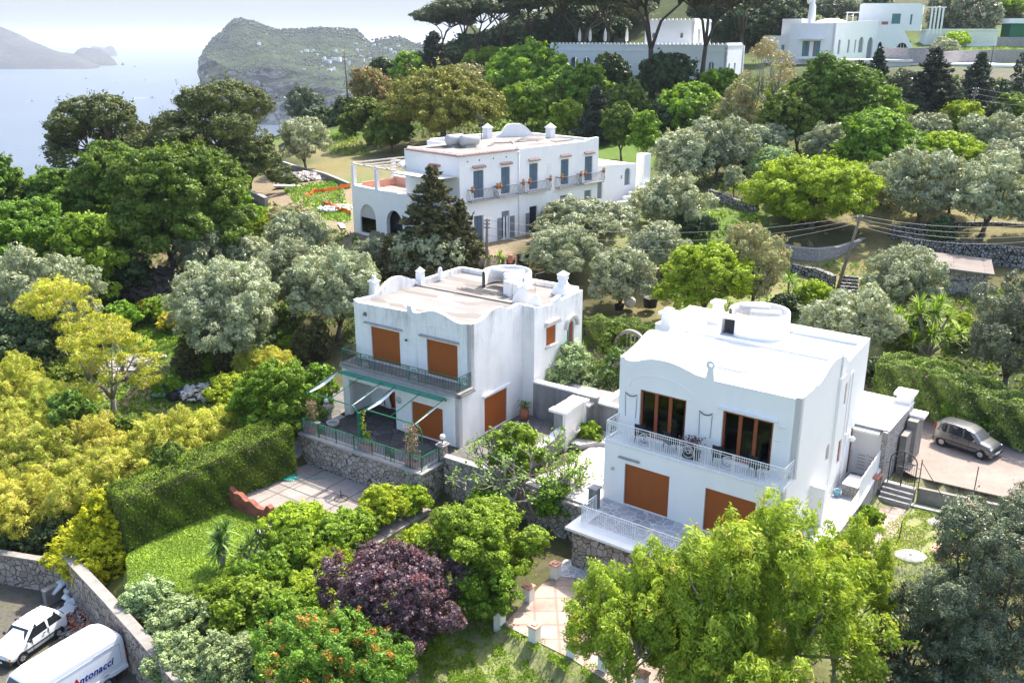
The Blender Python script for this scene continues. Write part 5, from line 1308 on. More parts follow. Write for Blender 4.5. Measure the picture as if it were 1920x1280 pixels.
# ---- terrace of the left villa
def terraces():
    # left villa
    e = frame(AF, 'terrace_wall', 'cobbled stone wall holding up the dark terrace of the stained villa', 'retaining wall')
    b = MB(); b.box(-9.45, -3.85, -2.3, .3, -3.5, -.1); b.box(-9.45, -3.5, -2.3, -9.1, -.5, -.1); b.box(-.05, -3.5, -2.3, .3, -1.9, -.1); b.build('stone_face', M['rubble_stone'], e)
    b = MB(); b.box(-9.6, -4.0, -.1, .42, -3.35, .02); b.box(-9.6, -3.35, -.1, -9.0, -.4, .02); b.box(-.2, -3.35, -.1, .42, -1.8, .02); b.build('coping', M['grey_cap_stone'], e)
    railing('railing', e, [(-9.4, -1.9), (-9.4, -3.75), (.2, -3.75), (.2, -2.2)], .92, [M['green_metal'], M['pale_iron']], .12, (1.85 + 1.7, 1.85 + 7.2), .02, .012, label='green terrace railing')
    for i, (x, y) in enumerate(((-9.3, -1.75), (.25, -1.9))):
        p = frame(AF, 'gate_pillar', ('cobbled lamp pillar at the left end of the green terrace railing', 'cobbled lamp pillar at the right end of the green terrace railing')[i], 'pillar', 'cobbled lamp pillars of the terrace')
        p.location = loc2w(AF, x, y)
        b = MB(); b.box(-.2, -.2, -.3, .2, .2, 1.0); b.build('shaft', M['rubble_stone'], p)
        b = MB(); b.box(-.3, -.3, 1.0, .3, .3, 1.08); b.box(-.22, -.22, 1.08, .22, .22, 1.16); b.build('cap', M['grey_cap_stone'], p)
        b = MB(); b.tube([(0, 0, 1.1), (0, 0, 1.38)], .035, 6); b.build('lamp_stem', M['dark_iron'], p)
        b = MB(); globe(b, (0, 0, 1.52), .17); b.build('lamp_globe', M['globe_glass'], p)
    b = MB(); slab(b, [(-9.1, -3.5), (-.05, -3.5), (-.05, -1.9), (0, 0.1), (-5, 2.5), (-9.1, 2.5)], -.1, .0)
    o = b.build('terrace_floor', M['dark_paving']); o.location = AF[0]; o.rotation_euler = (0, 0, math.radians(AF[1])); tag(o, kind='structure')
    b = MB(); slab(b, [(.02, -1.8), (5.0, -1.8), (5.2, 6.4), (.95, 6.6), (.02, 6.6)], -.1, .004)
    slab(b, [(-13.0, -1.0), (-9.62, -1.6), (-9.62, 4), (-13, 4)], -.1, .0)
    o = b.build('side_court', M['court_paving']); o.location = AF[0]; o.rotation_euler = (0, 0, math.radians(AF[1])); tag(o, kind='structure')
    # low wall right of the pillar, seen behind the fig
    e = frame(AF, 'garden_wall', 'low cobbled wall running from the right lamp pillar behind the fig tree', 'wall')
    b = MB(); b.box(.45, -2.1, -2.2, 5.6, -1.8, .35); b.build('stone_face', M['rubble_stone'], e)
    b = MB(); b.box(.40, -2.18, .35, 5.7, -1.72, .44); b.build('coping', M['grey_cap_stone'], e)
    # grey court wall behind, big white gate block, low wall towards us, wall of the planter
    e = frame(AF, 'court_wall', 'grey stained wall closing the side court behind the terracotta jar', 'wall')
    b = MB(); b.box(.92, 6.5, -.2, 5.6, 6.8, 2.35); b.build('grey_face', M['grey_render'], e)
    b = MB(); b.box(.92, 6.4, 2.35, 5.6, 6.9, 2.47); b.build('coping', M['white_cap'], e)
    e = frame(AF, 'gate_block', 'tall white gate block with a stepped cap and a small basin between the two villas', 'gate block')
    b = MB(); b.box(4.35, 3.55, -.2, 5.0, 5.9, 2.15); b.build('grey_face', M['grey_render'], e)
    b = MB(); b.box(5.0, 3.5, -.2, 5.12, 5.95, 2.2); b.box(5.12, 3.5, -.2, 5.2, 3.85, 2.15); b.box(5.12, 5.6, -.2, 5.2, 5.95, 2.15); b.build('white_panel', M['white_cap'], e)
    b = MB(); b.box(4.1, 3.35, 2.2, 5.3, 3.95, 2.36); b.box(4.1, 5.5, 2.2, 5.3, 6.1, 2.36); b.box(4.2, 3.95, 2.2, 5.25, 5.5, 2.40); b.build('cap', M['white_cap'], e)
    b = MB(); b.lathe([(.05, -.32), (.22, -.2), (.33, -.02), (.34, .02), (.28, .0), (.2, -.1)], 16, (5.15, 4.7, .85), a0=-math.pi / 2, a1=math.pi / 2); b.build('basin', M['white_cap'], e)
    e = frame(AF, 'garden_wall', 'sloping grey wall with a white coping in front of the gate block', 'wall')
    b = MB(); b.prism([(-.6, -2.1), (3.5, -2.1), (3.5, 1.1), (2.2, .9), (-.6, .75)], [], .3, wallM(5.0, 0, 0, 90)); b.build('grey_face', M['grey_render'], e)
    b = MB(); b.prism([(-.65, .75), (2.2, .9), (3.5, 1.1), (3.5, 1.22), (2.2, 1.02), (-.65, .87)], [], .5, wallM(5.1, 0, 0, 90)); b.build('coping', M['white_cap'], e)
    e = frame(AF, 'planter_wall', 'grey walled corner planter with a white coping left of the white balcony', 'wall')
    b = MB(); b.box(5.0, 5.95, -.1, 5.25, 7.0, 1.9); b.box(5.25, 6.75, -.1, 8.3, 7.0, 1.9); b.build('grey_face', M['grey_render'], e)
    b = MB(); b.box(4.95, 5.9, 1.9, 5.4, 7.1, 2.02); b.box(5.4, 6.65, 1.9, 8.3, 7.1, 2.02); b.build('coping', M['white_cap'], e)
    b = MB(); slab(b, [(5.3, 4.0), (5.9, 4.0), (6.5, 4.9), (7.4, 5.3), (8.2, 6.3), (8.2, 6.7), (5.3, 6.7)], -.08, .25); b.build('planter_curb', M['stone_ornament'], e)
    # raised white planter with an olive by the back block
    e = frame(AF, 'planter_wall', 'long white-capped planter under the small olive beside the stained villa', 'wall')
    b = MB(); b.box(1.0, 7.2, -.1, 5.5, 9.6, 1.6); b.build('grey_face', M['grey_render'], e)
    b = MB(); b.box(5.5, 7.1, 1.4, 6.0, 12.5, 1.95); b.box(.95, 7.15, 1.6, 5.5, 7.4, 1.72); b.build('coping', M['white_cap'], e)
    # right villa terrace
    e = frame(BF, 'terrace_wall', 'cobbled stone wall with a wide white coping below the fresh villa, left of the big tree', 'retaining wall')
    b = MB(); b.box(.4, -3.6, -2.4, 9.9, -3.25, -.1); b.box(.4, -3.25, -2.4, .75, -1.2, -.1); b.box(-4.3, -1.5, -2.4, .4, -1.2, -.1); b.build('stone_face', M['rubble_stone'], e)
    b = MB(); b.box(.1, -3.85, -.1, 9.9, -2.85, .03); b.box(.1, -2.85, -.1, .8, -1.3, .03); b.build('coping', M['white_cap'], e)
    railing('railing', e, [(.5, -1.5), (.5, -2.9), (9.6, -2.9)], .92, M['white_metal'], .12, (.7, 1.4 + 3.4, 1.4 + 7), .03, .011, label='white terrace railing')
    e = frame(BF, 'gate_pillar', 'short grey fluted pillar at the corner of the white terrace railing', 'pillar')
    b = MB(); b.box(.0, -1.5, -.1, .45, -1.05, 1.15); b.build('shaft', M['grey_render'], e)
    b = MB(); b.box(-.05, -1.55, 1.15, .5, -1.0, 1.23); b.build('cap', M['grey_cap_stone'], e)
    b = MB(); slab(b, [(.75, -3.2), (9.9, -3.2), (9.9, .1), (0.0, 0.0), (.4, -1.3)], -.1, .0)
    o = b.build('terrace_floor', M['crazy_paving']); o.location = BF[0]; o.rotation_euler = (0, 0, math.radians(BF[1])); tag(o, kind='structure')
    b = MB(); slab(b, [(.4, -1.2), (.02, .0), (.02, 7.1), (-1.2, 7.1), (-1.2, 9.5), (-3.8, 9.5), (-3.9, 4.0), (-3.6, 2.6), (-4.2, .2), (-4.3, -1.2)], -.1, .004)
    o = b.build('white_court', M['white_paving']); o.location = BF[0]; o.rotation_euler = (0, 0, math.radians(BF[1])); tag(o, kind='structure')
    b = MB(); slab(b, [(9.62, -3.2), (10.9, -3.2), (11.1, 10.9), (9.62, 10.9)], -.1, .004)
    o = b.build('side_passage', M['crazy_paving']); o.location = BF[0]; o.rotation_euler = (0, 0, math.radians(BF[1])); tag(o, kind='structure')
    # passage wall and scalloped fence
    e = frame(BF, 'garden_wall', 'pebbled stone wall along the side passage of the fresh villa', 'wall')
    b = MB(); b.prism([(2.0, -2.2), (10.5, -1.2), (10.5, .75), (7.2, .1), (2.0, .0)], [], .4, wallM(11.3, 0, 0, 90)); b.build('stone_face', M['pebble_stone'], e)
    b = MB(); b.prism([(2.0, .0), (7.2, .1), (10.5, .75), (10.5, .85), (7.2, .2), (2.0, .1)], [], .45, wallM(11.33, 0, 0, 90)); b.build('coping', M['white_cap'], e)
    e = frame(BF, 'scalloped_fence', 'cream board fence with a scalloped top sloping along the side passage', 'fence')
    n = 44; tp = []
    for k in range(n + 1):
        t = k / n; y = 7.15 + 4.4 * t; tp.append((y, 1.42 + .55 * t + .10 * abs(math.sin(t * math.pi * 8)) ** .5))
    b = MB(); b.prism([(7.15, .22), (11.55, .85)] + tp[::-1], [], .05, wallM(11.2, 0, 0, 90)); b.build('board', M['white_cap'], e)
    e = frame(BF, 'planter_box', 'white stucco box bench beside the blue bucket in the side passage', 'bench')
    b = MB(); b.rbox(10.1, 7.9, 0, 10.85, 9.2, .6, .02); b.build('body', M['pebble_stone'], e); b = MB(); b.rbox(10.05, 7.85, .6, 10.9, 9.25, .68, .02); b.build('cap', M['white_cap'], e)
terraces()

# ---- long two-storey villa at the back
def villa_c():
    H = frame(CF, 'long_villa', 'long two-storey white villa with blue shutters, little flower balconies and a tiled eave', 'villa')
    W = 18.3; w = MB()
    ups = [(1.6, 2.82), (4.95, 6.08), (8.55, 9.7), (12.85, 13.98), (16.3, 17.45)]
    holes = [rect(a, 4.15, b, 6.55) for a, b in ups]
    low = [(1.62, 2.75, -.02, 2.55, 'blue_shutter'), (5.0, 6.0, -.02, 2.55, 'dark_interior'), (8.6, 9.7, -.02, 2.55, 'dark_interior'), (12.8, 13.8, 1.5, 3.1, 'grey_shutter'), (16.35, 17.4, 1.55, 3.2, 'grey_shutter')]
    holes += [rect(a, c, b, d) for a, b, c, d, _ in low]
    w.prism([(0, -.8), (W, -.8), (W, 8.3), (17.2, 8.25), (16.4, 8.05), (7.3, 8.05), (6.9, 8.3), (6.6, 8.08), (0, 8.0)], [list(h) if h[0][1] > -.5 else h for h in holes], .4, T(0, 0, 0))
    w.prism([(0, -.8), (7.3, -.8), (7.3, 8.0), (0, 8.0)], [rect(2.0, 3.9, 3.3, 6.2)], .35, wallM(.35, .4, 0, 90))
    w.box(.35, 7.35, -.8, 6, 7.7, 8.05); w.box(5.65, 7.7, -.8, 6.0, 11.4, 8.05); w.box(6, 11.1, -.8, W, 11.4, 8.2); w.box(W - .35, .4, -.8, W, 11.1, 8.1)
    w.build('wall', M['warm_whitewash'], H)
    r = MB(); r.box(.35, .4, 7.5, 6, 7.35, 7.95); r.box(6, .4, 7.5, W - .35, 11.1, 7.93)
    rf = r.build('roof', M['patched_roof'], H)
    t = MB()
    for k in range(24): t.tube([(k * .3 + .05, -.22, 7.98), (k * .3 + .05, .15, 8.08)], .085, 5)
    for k in range(25): t.tube([(-.22, k * .3 + .05, 7.98), (.15, k * .3 + .05, 8.08)], .085, 5)
    t.build('eave_tiles', M['eave_tile'], H)
    e_ = MB(); e_.box(-.02, -.02, 8.0, 7.1, .38, 8.04); e_.box(-.02, .38, 8.0, .35, 7.5, 8.04); e_.box(0.3, .2, 8.12, 7.1, .42, 8.22); e_.box(.2, .42, 8.12, .42, 7.5, 8.22); e_.build('roof_curb', M['white_cap'], rf)
    for i, (a, b) in enumerate(ups):
        s = MB(); s.box(a, .12, 4.15, b, .17, 6.55)
        m = (a + b) / 2
        for x0, x1 in ((a + .04, m - .02), (m + .02, b - .04)):
            for z0, z1 in ((4.25, 5.5), (5.6, 6.45)): s.box(x0 + .05, .09, z0, x1 - .05, .12, z1)
        s.build('shutter', M['blue_shutter'], H)
        tile_hood(H, a - .15, b + .15, 6.86, 0, 0, 0, .28)
        bal = MB(); bal.box(a - .75, -.62, 3.92, b + 1.2, 0, 4.02); sl = bal.build('balcony', M['grey_cap_stone'], H)
        rl = MB(); x0, x1 = a - .7, b + 1.15; P = [(x0, 0), (x0, -.55), (x1, -.55), (x1, 0)]
        for (p, q) in zip(P[:-1], P[1:]):
            L = math.hypot(q[0] - p[0], q[1] - p[1]); n = max(3, int(L / .16))
            rl.tube([(p[0], p[1], 4.98), (q[0], q[1], 4.98)], .04, 4)
            for k in range(n + 1):
                u = k / n; x = p[0] + (q[0] - p[0]) * u; y = p[1] + (q[1] - p[1]) * u; ox = -.16 if p[1] == q[1] else 0; sx = (-.12 if x < (x0 + x1) / 2 else .12) if p[0] == q[0] else 0
                rl.tube([(x, y, 4.02), (x + sx, y + ox, 4.3), (x + sx * .4, y + ox * .4, 4.7), (x, y, 4.98)], .02, 4, False)
        rl.build('railing', M['balcony_iron'], sl)
    # lower openings
    for i, (a, b, c, d, m) in enumerate(low):
        s = MB(); s.box(a, .2, c, b, .26, d); s.box((a + b) / 2 - .03, .17, c, (a + b) / 2 + .03, .2, d)
        s.build('shutter' if 'shutter' in m else 'door', M[m], H)
    parts('open_shutter', 'grey_shutter', H, ((4.45, -.08, .02, 4.95, -.02, 2.0), (6.05, -.08, .02, 6.6, -.02, 2.0), (8.1, -.08, .02, 8.55, -.02, 2.0)))
    parts('curtain', 'awning_cloth', H, ((5.3, .1, .02, 5.5, .16, 2.1), (5.7, .1, .02, 5.9, .16, 2.1)))
    s = MB(); s.box(5.05, .1, 2.0, 5.95, .18, 2.5); s.build('transom', M['grey_shutter'], H)
    for x in (.95, 2.3, 4.0, 5.6): s = MB(); s.tube([(x, -.06, 7.45), (x, .02, 7.45)], .06, 6); s.build('drain_hole', M['dark_iron'], H)
    s = MB(); s.tube([(7.15, -.06, 0.1), (7.15, -.06, 7.7)], .055, 6); s.box(7.03, -.12, 7.6, 7.27, 0, 7.8); s.build('downpipe', M['white_metal'], H)
    s = MB(); s.box(10.95, -.03, 5.0, 11.45, 0, 6.35); s.box(11.3, -.05, 5.9, 11.4, 0, 6.1); s.build('blind_window', M['white_cap'], H)
    s = MB(); s.box(.06, 2.4, 3.95, .12, 3.7, 6.2); s.build('door', M['dark_interior'], H)
    tb = MB()
    for k in range(8): tb.tube([(0, 2.6 + k * .19, 6.95), (-.3, 2.6 + k * .19, 6.84)], .09, 5)
    tb.build('window_hood', M['roof_tile'], H)
    # roof things
    for cx, cy, L in ((5.2, 7.1, 1.8), (6.0, 6.0, 1.9)):
        c = MB(); barrel(c, (cx - .6, cy - 1.2, 8.6), L, .52, math.radians(-10)); c.box(cx - 1.2, cy - 1.5, 7.95, cx, cy - .9, 8.12); c.build('water_tank', M['tank_white'], rf)
    for cx, cy in ((12.3, 9.8), (17.2, 5.6)):
        c = MB(); c.box(cx - .35, cy - .35, 7.9, cx + .35, cy + .35, 8.9); c.box(cx - .45, cy - .45, 8.9, cx + .45, cy + .45, 9.0); c.box(cx - .4, cy - .4, 9.0, cx + .4, cy + .4, 9.4, taper=.38)
        c.build('chimney', M['white_cap'], rf)
    c = MB(); c.prism([(0, 0)] + curve_pts([(.1, .3), (.5, .45), (1.0, 1.15), (1.6, 1.35), (2.6, 1.3), (3.2, .95), (3.8, .4), (4.6, .2)], 4) + [(4.6, 0)], [], .35, T(13.4, 9.6, 7.9) @ rotz(math.radians(-30))); c.build('parapet_fin', M['white_cap'], rf)
    c = MB(); c.lathe([(1.5, 0), (1.2, .2), (.7, .33), (.1, .38)], 20, (14.5, 5.4, 7.9)); c.build('roof_dome', M['patched_roof'], rf)
    c = MB()
    for k in range(8): c.tube([(7 + k * 1.1, 4 + (k % 3) * .8, 7.97), (8.6 + k * 1.1, 4.8 + (k % 2) * 1.2, 7.99)], .05, 4)
    c.box(1.0, 6.4, 7.95, 4.4, 6.55, 8.1); c.box(14.6, 2.4, 7.95, 17.2, 3.1, 8.0); c.build('pipework', M['concrete'], rf)
    c = MB(); c.tube([(10.4, 8.6, 7.9), (10.4, 8.6, 10.6)], .035, 5)
    for k in range(5): c.tube([(9.6, 8.6 + .0, 10.0 + .12 * k), (10.9 - .2 * k, 8.6, 10.0 + .12 * k)], .018, 4)
    c.tube([(9.3, 8.6, 9.7), (11, 8.8, 9.5)], .018, 4)
    c.build('aerial', M['dark_iron'], rf)
    # terrace wing on the left
    w = MB(); D = 8.0
    w.prism([(.4, -.8), (15.2, -.8), (15.2, 3.9), (.4, 3.9)], [arch(11.4, 14.0, -.6, 1.0, 1.35), arch(7.2, 9.7, -.6, .95, 1.35), arch(3.2, 5.6, -.6, .95, 1.35)], .4, wallM(-.5, 0, 0, 90))
    w.box(-.5, 14.8, -.8, D, 15.2, 3.9); w.box(D - .3, 7.7, -.8, D, 14.8, 3.9); w.box(-.9, 0, -.8, 0, .4, 3.9)
    w.build('wing_wall', M['warm_whitewash'], H)
    w = MB(); w.box(-.5, .4, 3.3, 0, 7.5, 3.5); w.box(-.5, 7.5, 3.3, D - .3, 14.8, 3.5); w.build('terrace_floor', M['terrace_pink_tiles'], H)
    w = MB(); w.box(4.0, 7.75, 3.5, 4.2, 14.8, 4.35); w.box(0, 14.55, 3.5, D - .3, 14.79, 4.2); w.build('terrace_bench', M['pale_terracotta'], H)
    w = MB(); w.box(3.95, 7.75, 4.35, 4.3, 14.8, 4.45); w.box(-.92, .4, 3.9, -.45, 15.25, 3.96); w.box(-.45, 14.75, 3.9, D, 15.25, 3.96); w.build('parapet_cap', M['white_cap'], H)
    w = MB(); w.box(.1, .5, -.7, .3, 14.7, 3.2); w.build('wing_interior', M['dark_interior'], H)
    w = MB(); Mx = wallM(-.66, 0, 0, 90); w.prism(arch(11.4, 14.0, -.6, 1.0, 1.35), [rect(11.6, -.3, 12.25, .2), rect(12.4, -.3, 13.0, .2), rect(13.15, -.3, 13.8, .2), rect(11.6, .3, 12.25, .95), rect(12.4, .3, 13.0, .95), rect(13.15, .3, 13.8, .95)], .06, Mx); dr = w.build('arched_door', M['stone_ornament'], H)
    w = MB(); w.box(11.4, .07, -.5, 14.0, .09, .97, M=Mx); w.build('pane', M['window_glass'], dr)
    # pergola posts and beams, folded canvas
    for x, y in ((-.7, 15.0), (-.7, 11.2), (4.1, 14.95), (4.1, 11.2)):
        w = MB(); w.box(x - .17, y - .17, 3.9, x + .17, y + .17, 5.85); w.box(x - .21, y - .21, 5.85, x + .21, y + .21, 5.93)
        w.build('pergola_post', M['white_cap'], H)
    w = MB(); w.box(-.77, 1.0, 5.93, -.63, 15.2, 6.05); w.box(4.03, 7.6, 5.93, 4.17, 15.2, 6.05)
    for y in (15.0, 13.0, 11.2, 9.4): w.box(-.9, y - .05, 6.05, 8.2, y + .05, 6.16)
    for y in (6.8, 4.0, 1.2): w.box(-.9, y - .05, 6.05, .0, y + .05, 6.16)
    w.build('pergola_beam', M['pale_rubble'], H)
    w = MB(); w.box(-2.6, .3, 6.16, -.02, 6.3, 6.2); w.tube([(-2.6, .3, 6.2), (-2.6, 6.3, 6.2)], .06, 6); w.tube([(-2.6, 3.4, 6.1), (-.4, 3.4, 6.0)], .05, 5); w.build('canopy', M['pale_rubble'], H)
    w = MB()
    for k in range(5): w.tube([(-.4 + .3 * k, 7.4 + .2 * k, 6.3 + .12 * (k % 2)), (.4 + .3 * k, 8.6 + .2 * k, 6.45), (1.1 + .3 * k, 10.2, 6.25)], [.12, .3, .1], 7)
    w.build('canvas', M['parasol_cloth'], H)
    # right-hand low wing
    w = MB(); w.prism([(W, -.8), (25.4, -.8), (25.4, 5.0), (W, 5.4)], [arch(23.55, 24.5, 2.85, 4.2, .45), rect(18.85, 1.9, 20.1, 3.6), rect(22.9, 3.6, 23.2, 4.0)], .4, T(0, .8, 0)); w.box(25.0, 1.2, -.8, 25.4, 6, 5.0); w.box(W, 5.7, -.8, 25, 6, 5.1)
    w.build('low_wing_wall', M['warm_whitewash'], H)
    w = MB(); w.box(W, 1.2, 4.6, 25, 5.7, 4.95); w.build('low_wing_roof', M['terrace_pink_tiles'], H)
    parts('door', 'grey_shutter', H, ((18.85, 1.0, 1.9, 20.1, 1.06, 3.6), (23.55, 1.0, 2.85, 24.5, 1.06, 4.6)))
    w = MB(); w.box(26.3, .4, 0, 27.4, 1.5, 5.9); w.build('end_pier', M['warm_whitewash'], H)
    w = MB(); w.box(18.6, 4.6, 7.2, 23.5, 6.8, 7.26); w.tube([(23.2, 4.8, 5), (23.2, 4.8, 7.2)], .05, 5); w.build('canopy', M['pale_iron'], H)
    w = MB(); 
    for k in range(6): w.box(19.6 + k * 1.25, -1.2 + .25 * k, -.6, 20.9 + k * 1.25, -.7 + .25 * k, 1.3 + .34 * k)
    w.build('stepped_wall', M['warm_whitewash'], H)
    return H
VC = villa_c()
# flower pots hung on the balcony ends
fl = 0
POTS = [('left end of the leftmost balcony', .95), ('right end of the leftmost balcony', 3.95), ('left end of the second balcony', 4.3), ('right end of the second balcony', 7.2), ('left end of the middle balcony', 8.0), ('right end of the middle balcony', 10.8), ('left end of the fourth balcony', 12.35), ('right end of the fourth balcony', 15.1), ('left end of the rightmost balcony', 15.75), ('right end of the rightmost balcony', 18.5)]
for l, x in POTS:
    e = frame(CF, 'flower_pot', 'red potted plant hanging at the ' + l, 'flower pot', 'pots on the balcony ends'); e.location = loc2w(CF, x, -.62, 4.95)
    b = MB(); b.lathe([(.03, -.16), (.1, -.15), (.15, .08), (.17, .1), (.17, .14), (.04, .14)], 10); b.build('pot', M['terracotta'], e)
    r = np.random.default_rng(int(x * 10)); P = np.array([0, 0, .26]) + fib(90, r) * r.uniform(.03, .2, (90, 1)); me = leaves_mesh('plant', P, fib(90, r), fib(90, r), .1, .6, r.uniform(size=90), (r.uniform(size=90) < .6).astype(float)); me.materials.append(M['red_tip_leaf']); o = bpy.data.objects.new('plant', me); COL.objects.link(o); o.parent = e

# ---- the great villa with scalloped parapets behind the umbrella pines
def scallops(b, p, q, z, n, M_=None):
    a, c = Vector(p), Vector(q)
    for k in range(n):
        u = (k + .5) / n; x = a + (c - a) * u; L = (c - a).length / n
        b.box(x.x - L * .3, x.y - .22, z, x.x + L * .3, x.y + .22, z + .3, taper=.08) if abs(c.x - a.x) > abs(c.y - a.y) else b.box(x.x - .22, x.y - L * .3, z, x.x + .22, x.y + L * .3, z + .3, taper=.08)
def villa_d():
    K = far_at(1359, 159, 165); DF = (Vector((K.x, K.y, 15.0)), -26)
    H = frame(DF, 'grand_villa', 'large white villa with notched parapets, arched loggia and square tower behind the pines', 'villa'); H.scale = (.86, 1, 1)
    w = MB(); zt = 6.6
    ho = [arch(-38.0 + k * 3.0, -36.2 + k * 3.0, 1.0, 3.6, .9) for k in (0, 1, 2, 3, 4)]
    ho += [arch(-16.0, -14.8, 2.2, 3.6, .5), rect(-7.2, 2.5, -6.7, 3.5), arch(-3.7, -2.6, 2.0, 3.4, .5)]
    w.prism([(-40, -4), (0, -4), (0, zt), (-40, zt)], ho, .6, T(0, 0, 0))
    w.prism([(0, -4), (12, -4), (12, zt), (0, zt)], [rect(1.6, 2.0, 2.9, 3.6), rect(6.0, 2.0, 7.4, 3.6)], .5, wallM(.0, 0, 0, 90))
    w.box(-40, .6, -4, -39.4, 14, zt); w.box(-40, 13.5, -4, 0, 14, zt)
    w.build('wall', M['far_whitewash'], H)
    w = MB(); scallops(w, (-40, .3, 0), (0, .3, 0), zt + .25, 46); scallops(w, (-.3, 0, 0), (-.3, 12, 0), zt + .25, 16); w.box(-40.1, -.1, zt, 0.1, .6, zt + .25); w.box(-.6, .6, zt, .1, 12, zt + .25); w.build('notched_parapet', M['white_cap'], H)
    w = MB(); w.box(-39.5, .5, 6, -.5, 13.5, 6.4); w.build('roof', M['white_cap'], H)
    parts('window', 'grey_shutter', H, [(-38.2 + k * 3, .7, .9, -36 + k * 3, .8, 4.6) for k in range(5)] + [(-16, .4, 2.2, -14.8, .5, 4.1), (-7.2, .4, 2.5, -6.7, .5, 3.5), (-3.7, .4, 2, -2.6, .5, 3.9), (-.45, 1.6, 2, -.4, 2.9, 3.6), (-.45, 6, 2, -.4, 7.4, 3.6)])
    w = MB(); w.box(-15.45, -.02, 2.2, -15.3, .4, 3.9); w.box(-3.2, -.02, 2, -3.05, .4, 3.8); w.box(-40.1, -.12, 5.6, .1, 0, 5.75); w.build('cornice', M['white_cap'], H)
    # tower
    w = MB(); x0, x1, y0, y1, z0, z1 = -19.5, -8.6, 4.2, 16.5, 6.0, 10.9
    w.prism([(x0, z0), (x1, z0), (x1, z1), (x0, z1)], [arch(-17.9, -17.2, 8.0, 8.6, .3), arch(-11.6, -10.9, 8.0, 8.6, .3)], .5, T(0, y0, 0)); w.box(x0, y0 + .5, z0, x0 + .5, y1, z1); w.box(x0, y1 - .5, z0, x1, y1, z1)
    w.prism([(y0, z0), (y1, z0), (y1, z1), (y0, z1)], [rect(7.0, 6.8, 9.0, 9.6)], .5, wallM(x1, 0, 0, 90))
    w.build('tower_wall', M['far_whitewash'], H)
    w = MB(); scallops(w, (x0, y0 + .2, 0), (x1, y0 + .2, 0), z1 + .2, 12); scallops(w, (x1 - .2, y0, 0), (x1 - .2, y1, 0), z1 + .2, 13); w.box(x0 - .1, y0 - .1, z1, x1 + .1, y1, z1 + .2); w.build('notched_parapet', M['white_cap'], H)
    parts('window', 'grey_shutter', H, ((x0 + 1.6, y0 + .3, 8, x0 + 2.3, y0 + .4, 8.9), (x0 + 7.9, y0 + .3, 8, x0 + 8.6, y0 + .4, 8.9), (x1 - .3, 7, 6.8, x1 - .25, 9, 9.6)))
    w = MB(); w.box(x1 - .2, 8.05, 6.8, x1 - .1, 8.15, 9.6); w.box(x1 - .2, 7, 8.6, x1 - .1, 9.0, 8.7); w.box(x1, 6.4, 9.8, x1 + .3, 9.6, 9.95); w.build('window_frame', M['white_metal'], H)
    for i in range(4):
        e = frame(DF, 'parasol', ('closed white parasol, leftmost on the loggia roof', 'closed white parasol, second from the left on the loggia roof', 'closed white parasol, third from the left on the loggia roof', 'closed white parasol beside the tower on the loggia roof')[i], 'parasol', 'closed parasols on the loggia roof'); e.location = loc2w(DF, (-30.5, -28.3, -25.2, -20.8)[i], 5.5, 6.4)
        b = MB(); b.lathe([(.02, .9), (.26, 1.0), (.34, 1.5), (.26, 2.6), (.05, 3.3)], 8); b.build('cloth', M['parasol_cloth'], e); b = MB(); b.tube([(0, 0, 0), (0, 0, 3.4)], .04, 5); b.tube([(0, 0, 0), (0, 0, .08)], .3, 8); b.build('pole', M['white_metal'], e)
villa_d()
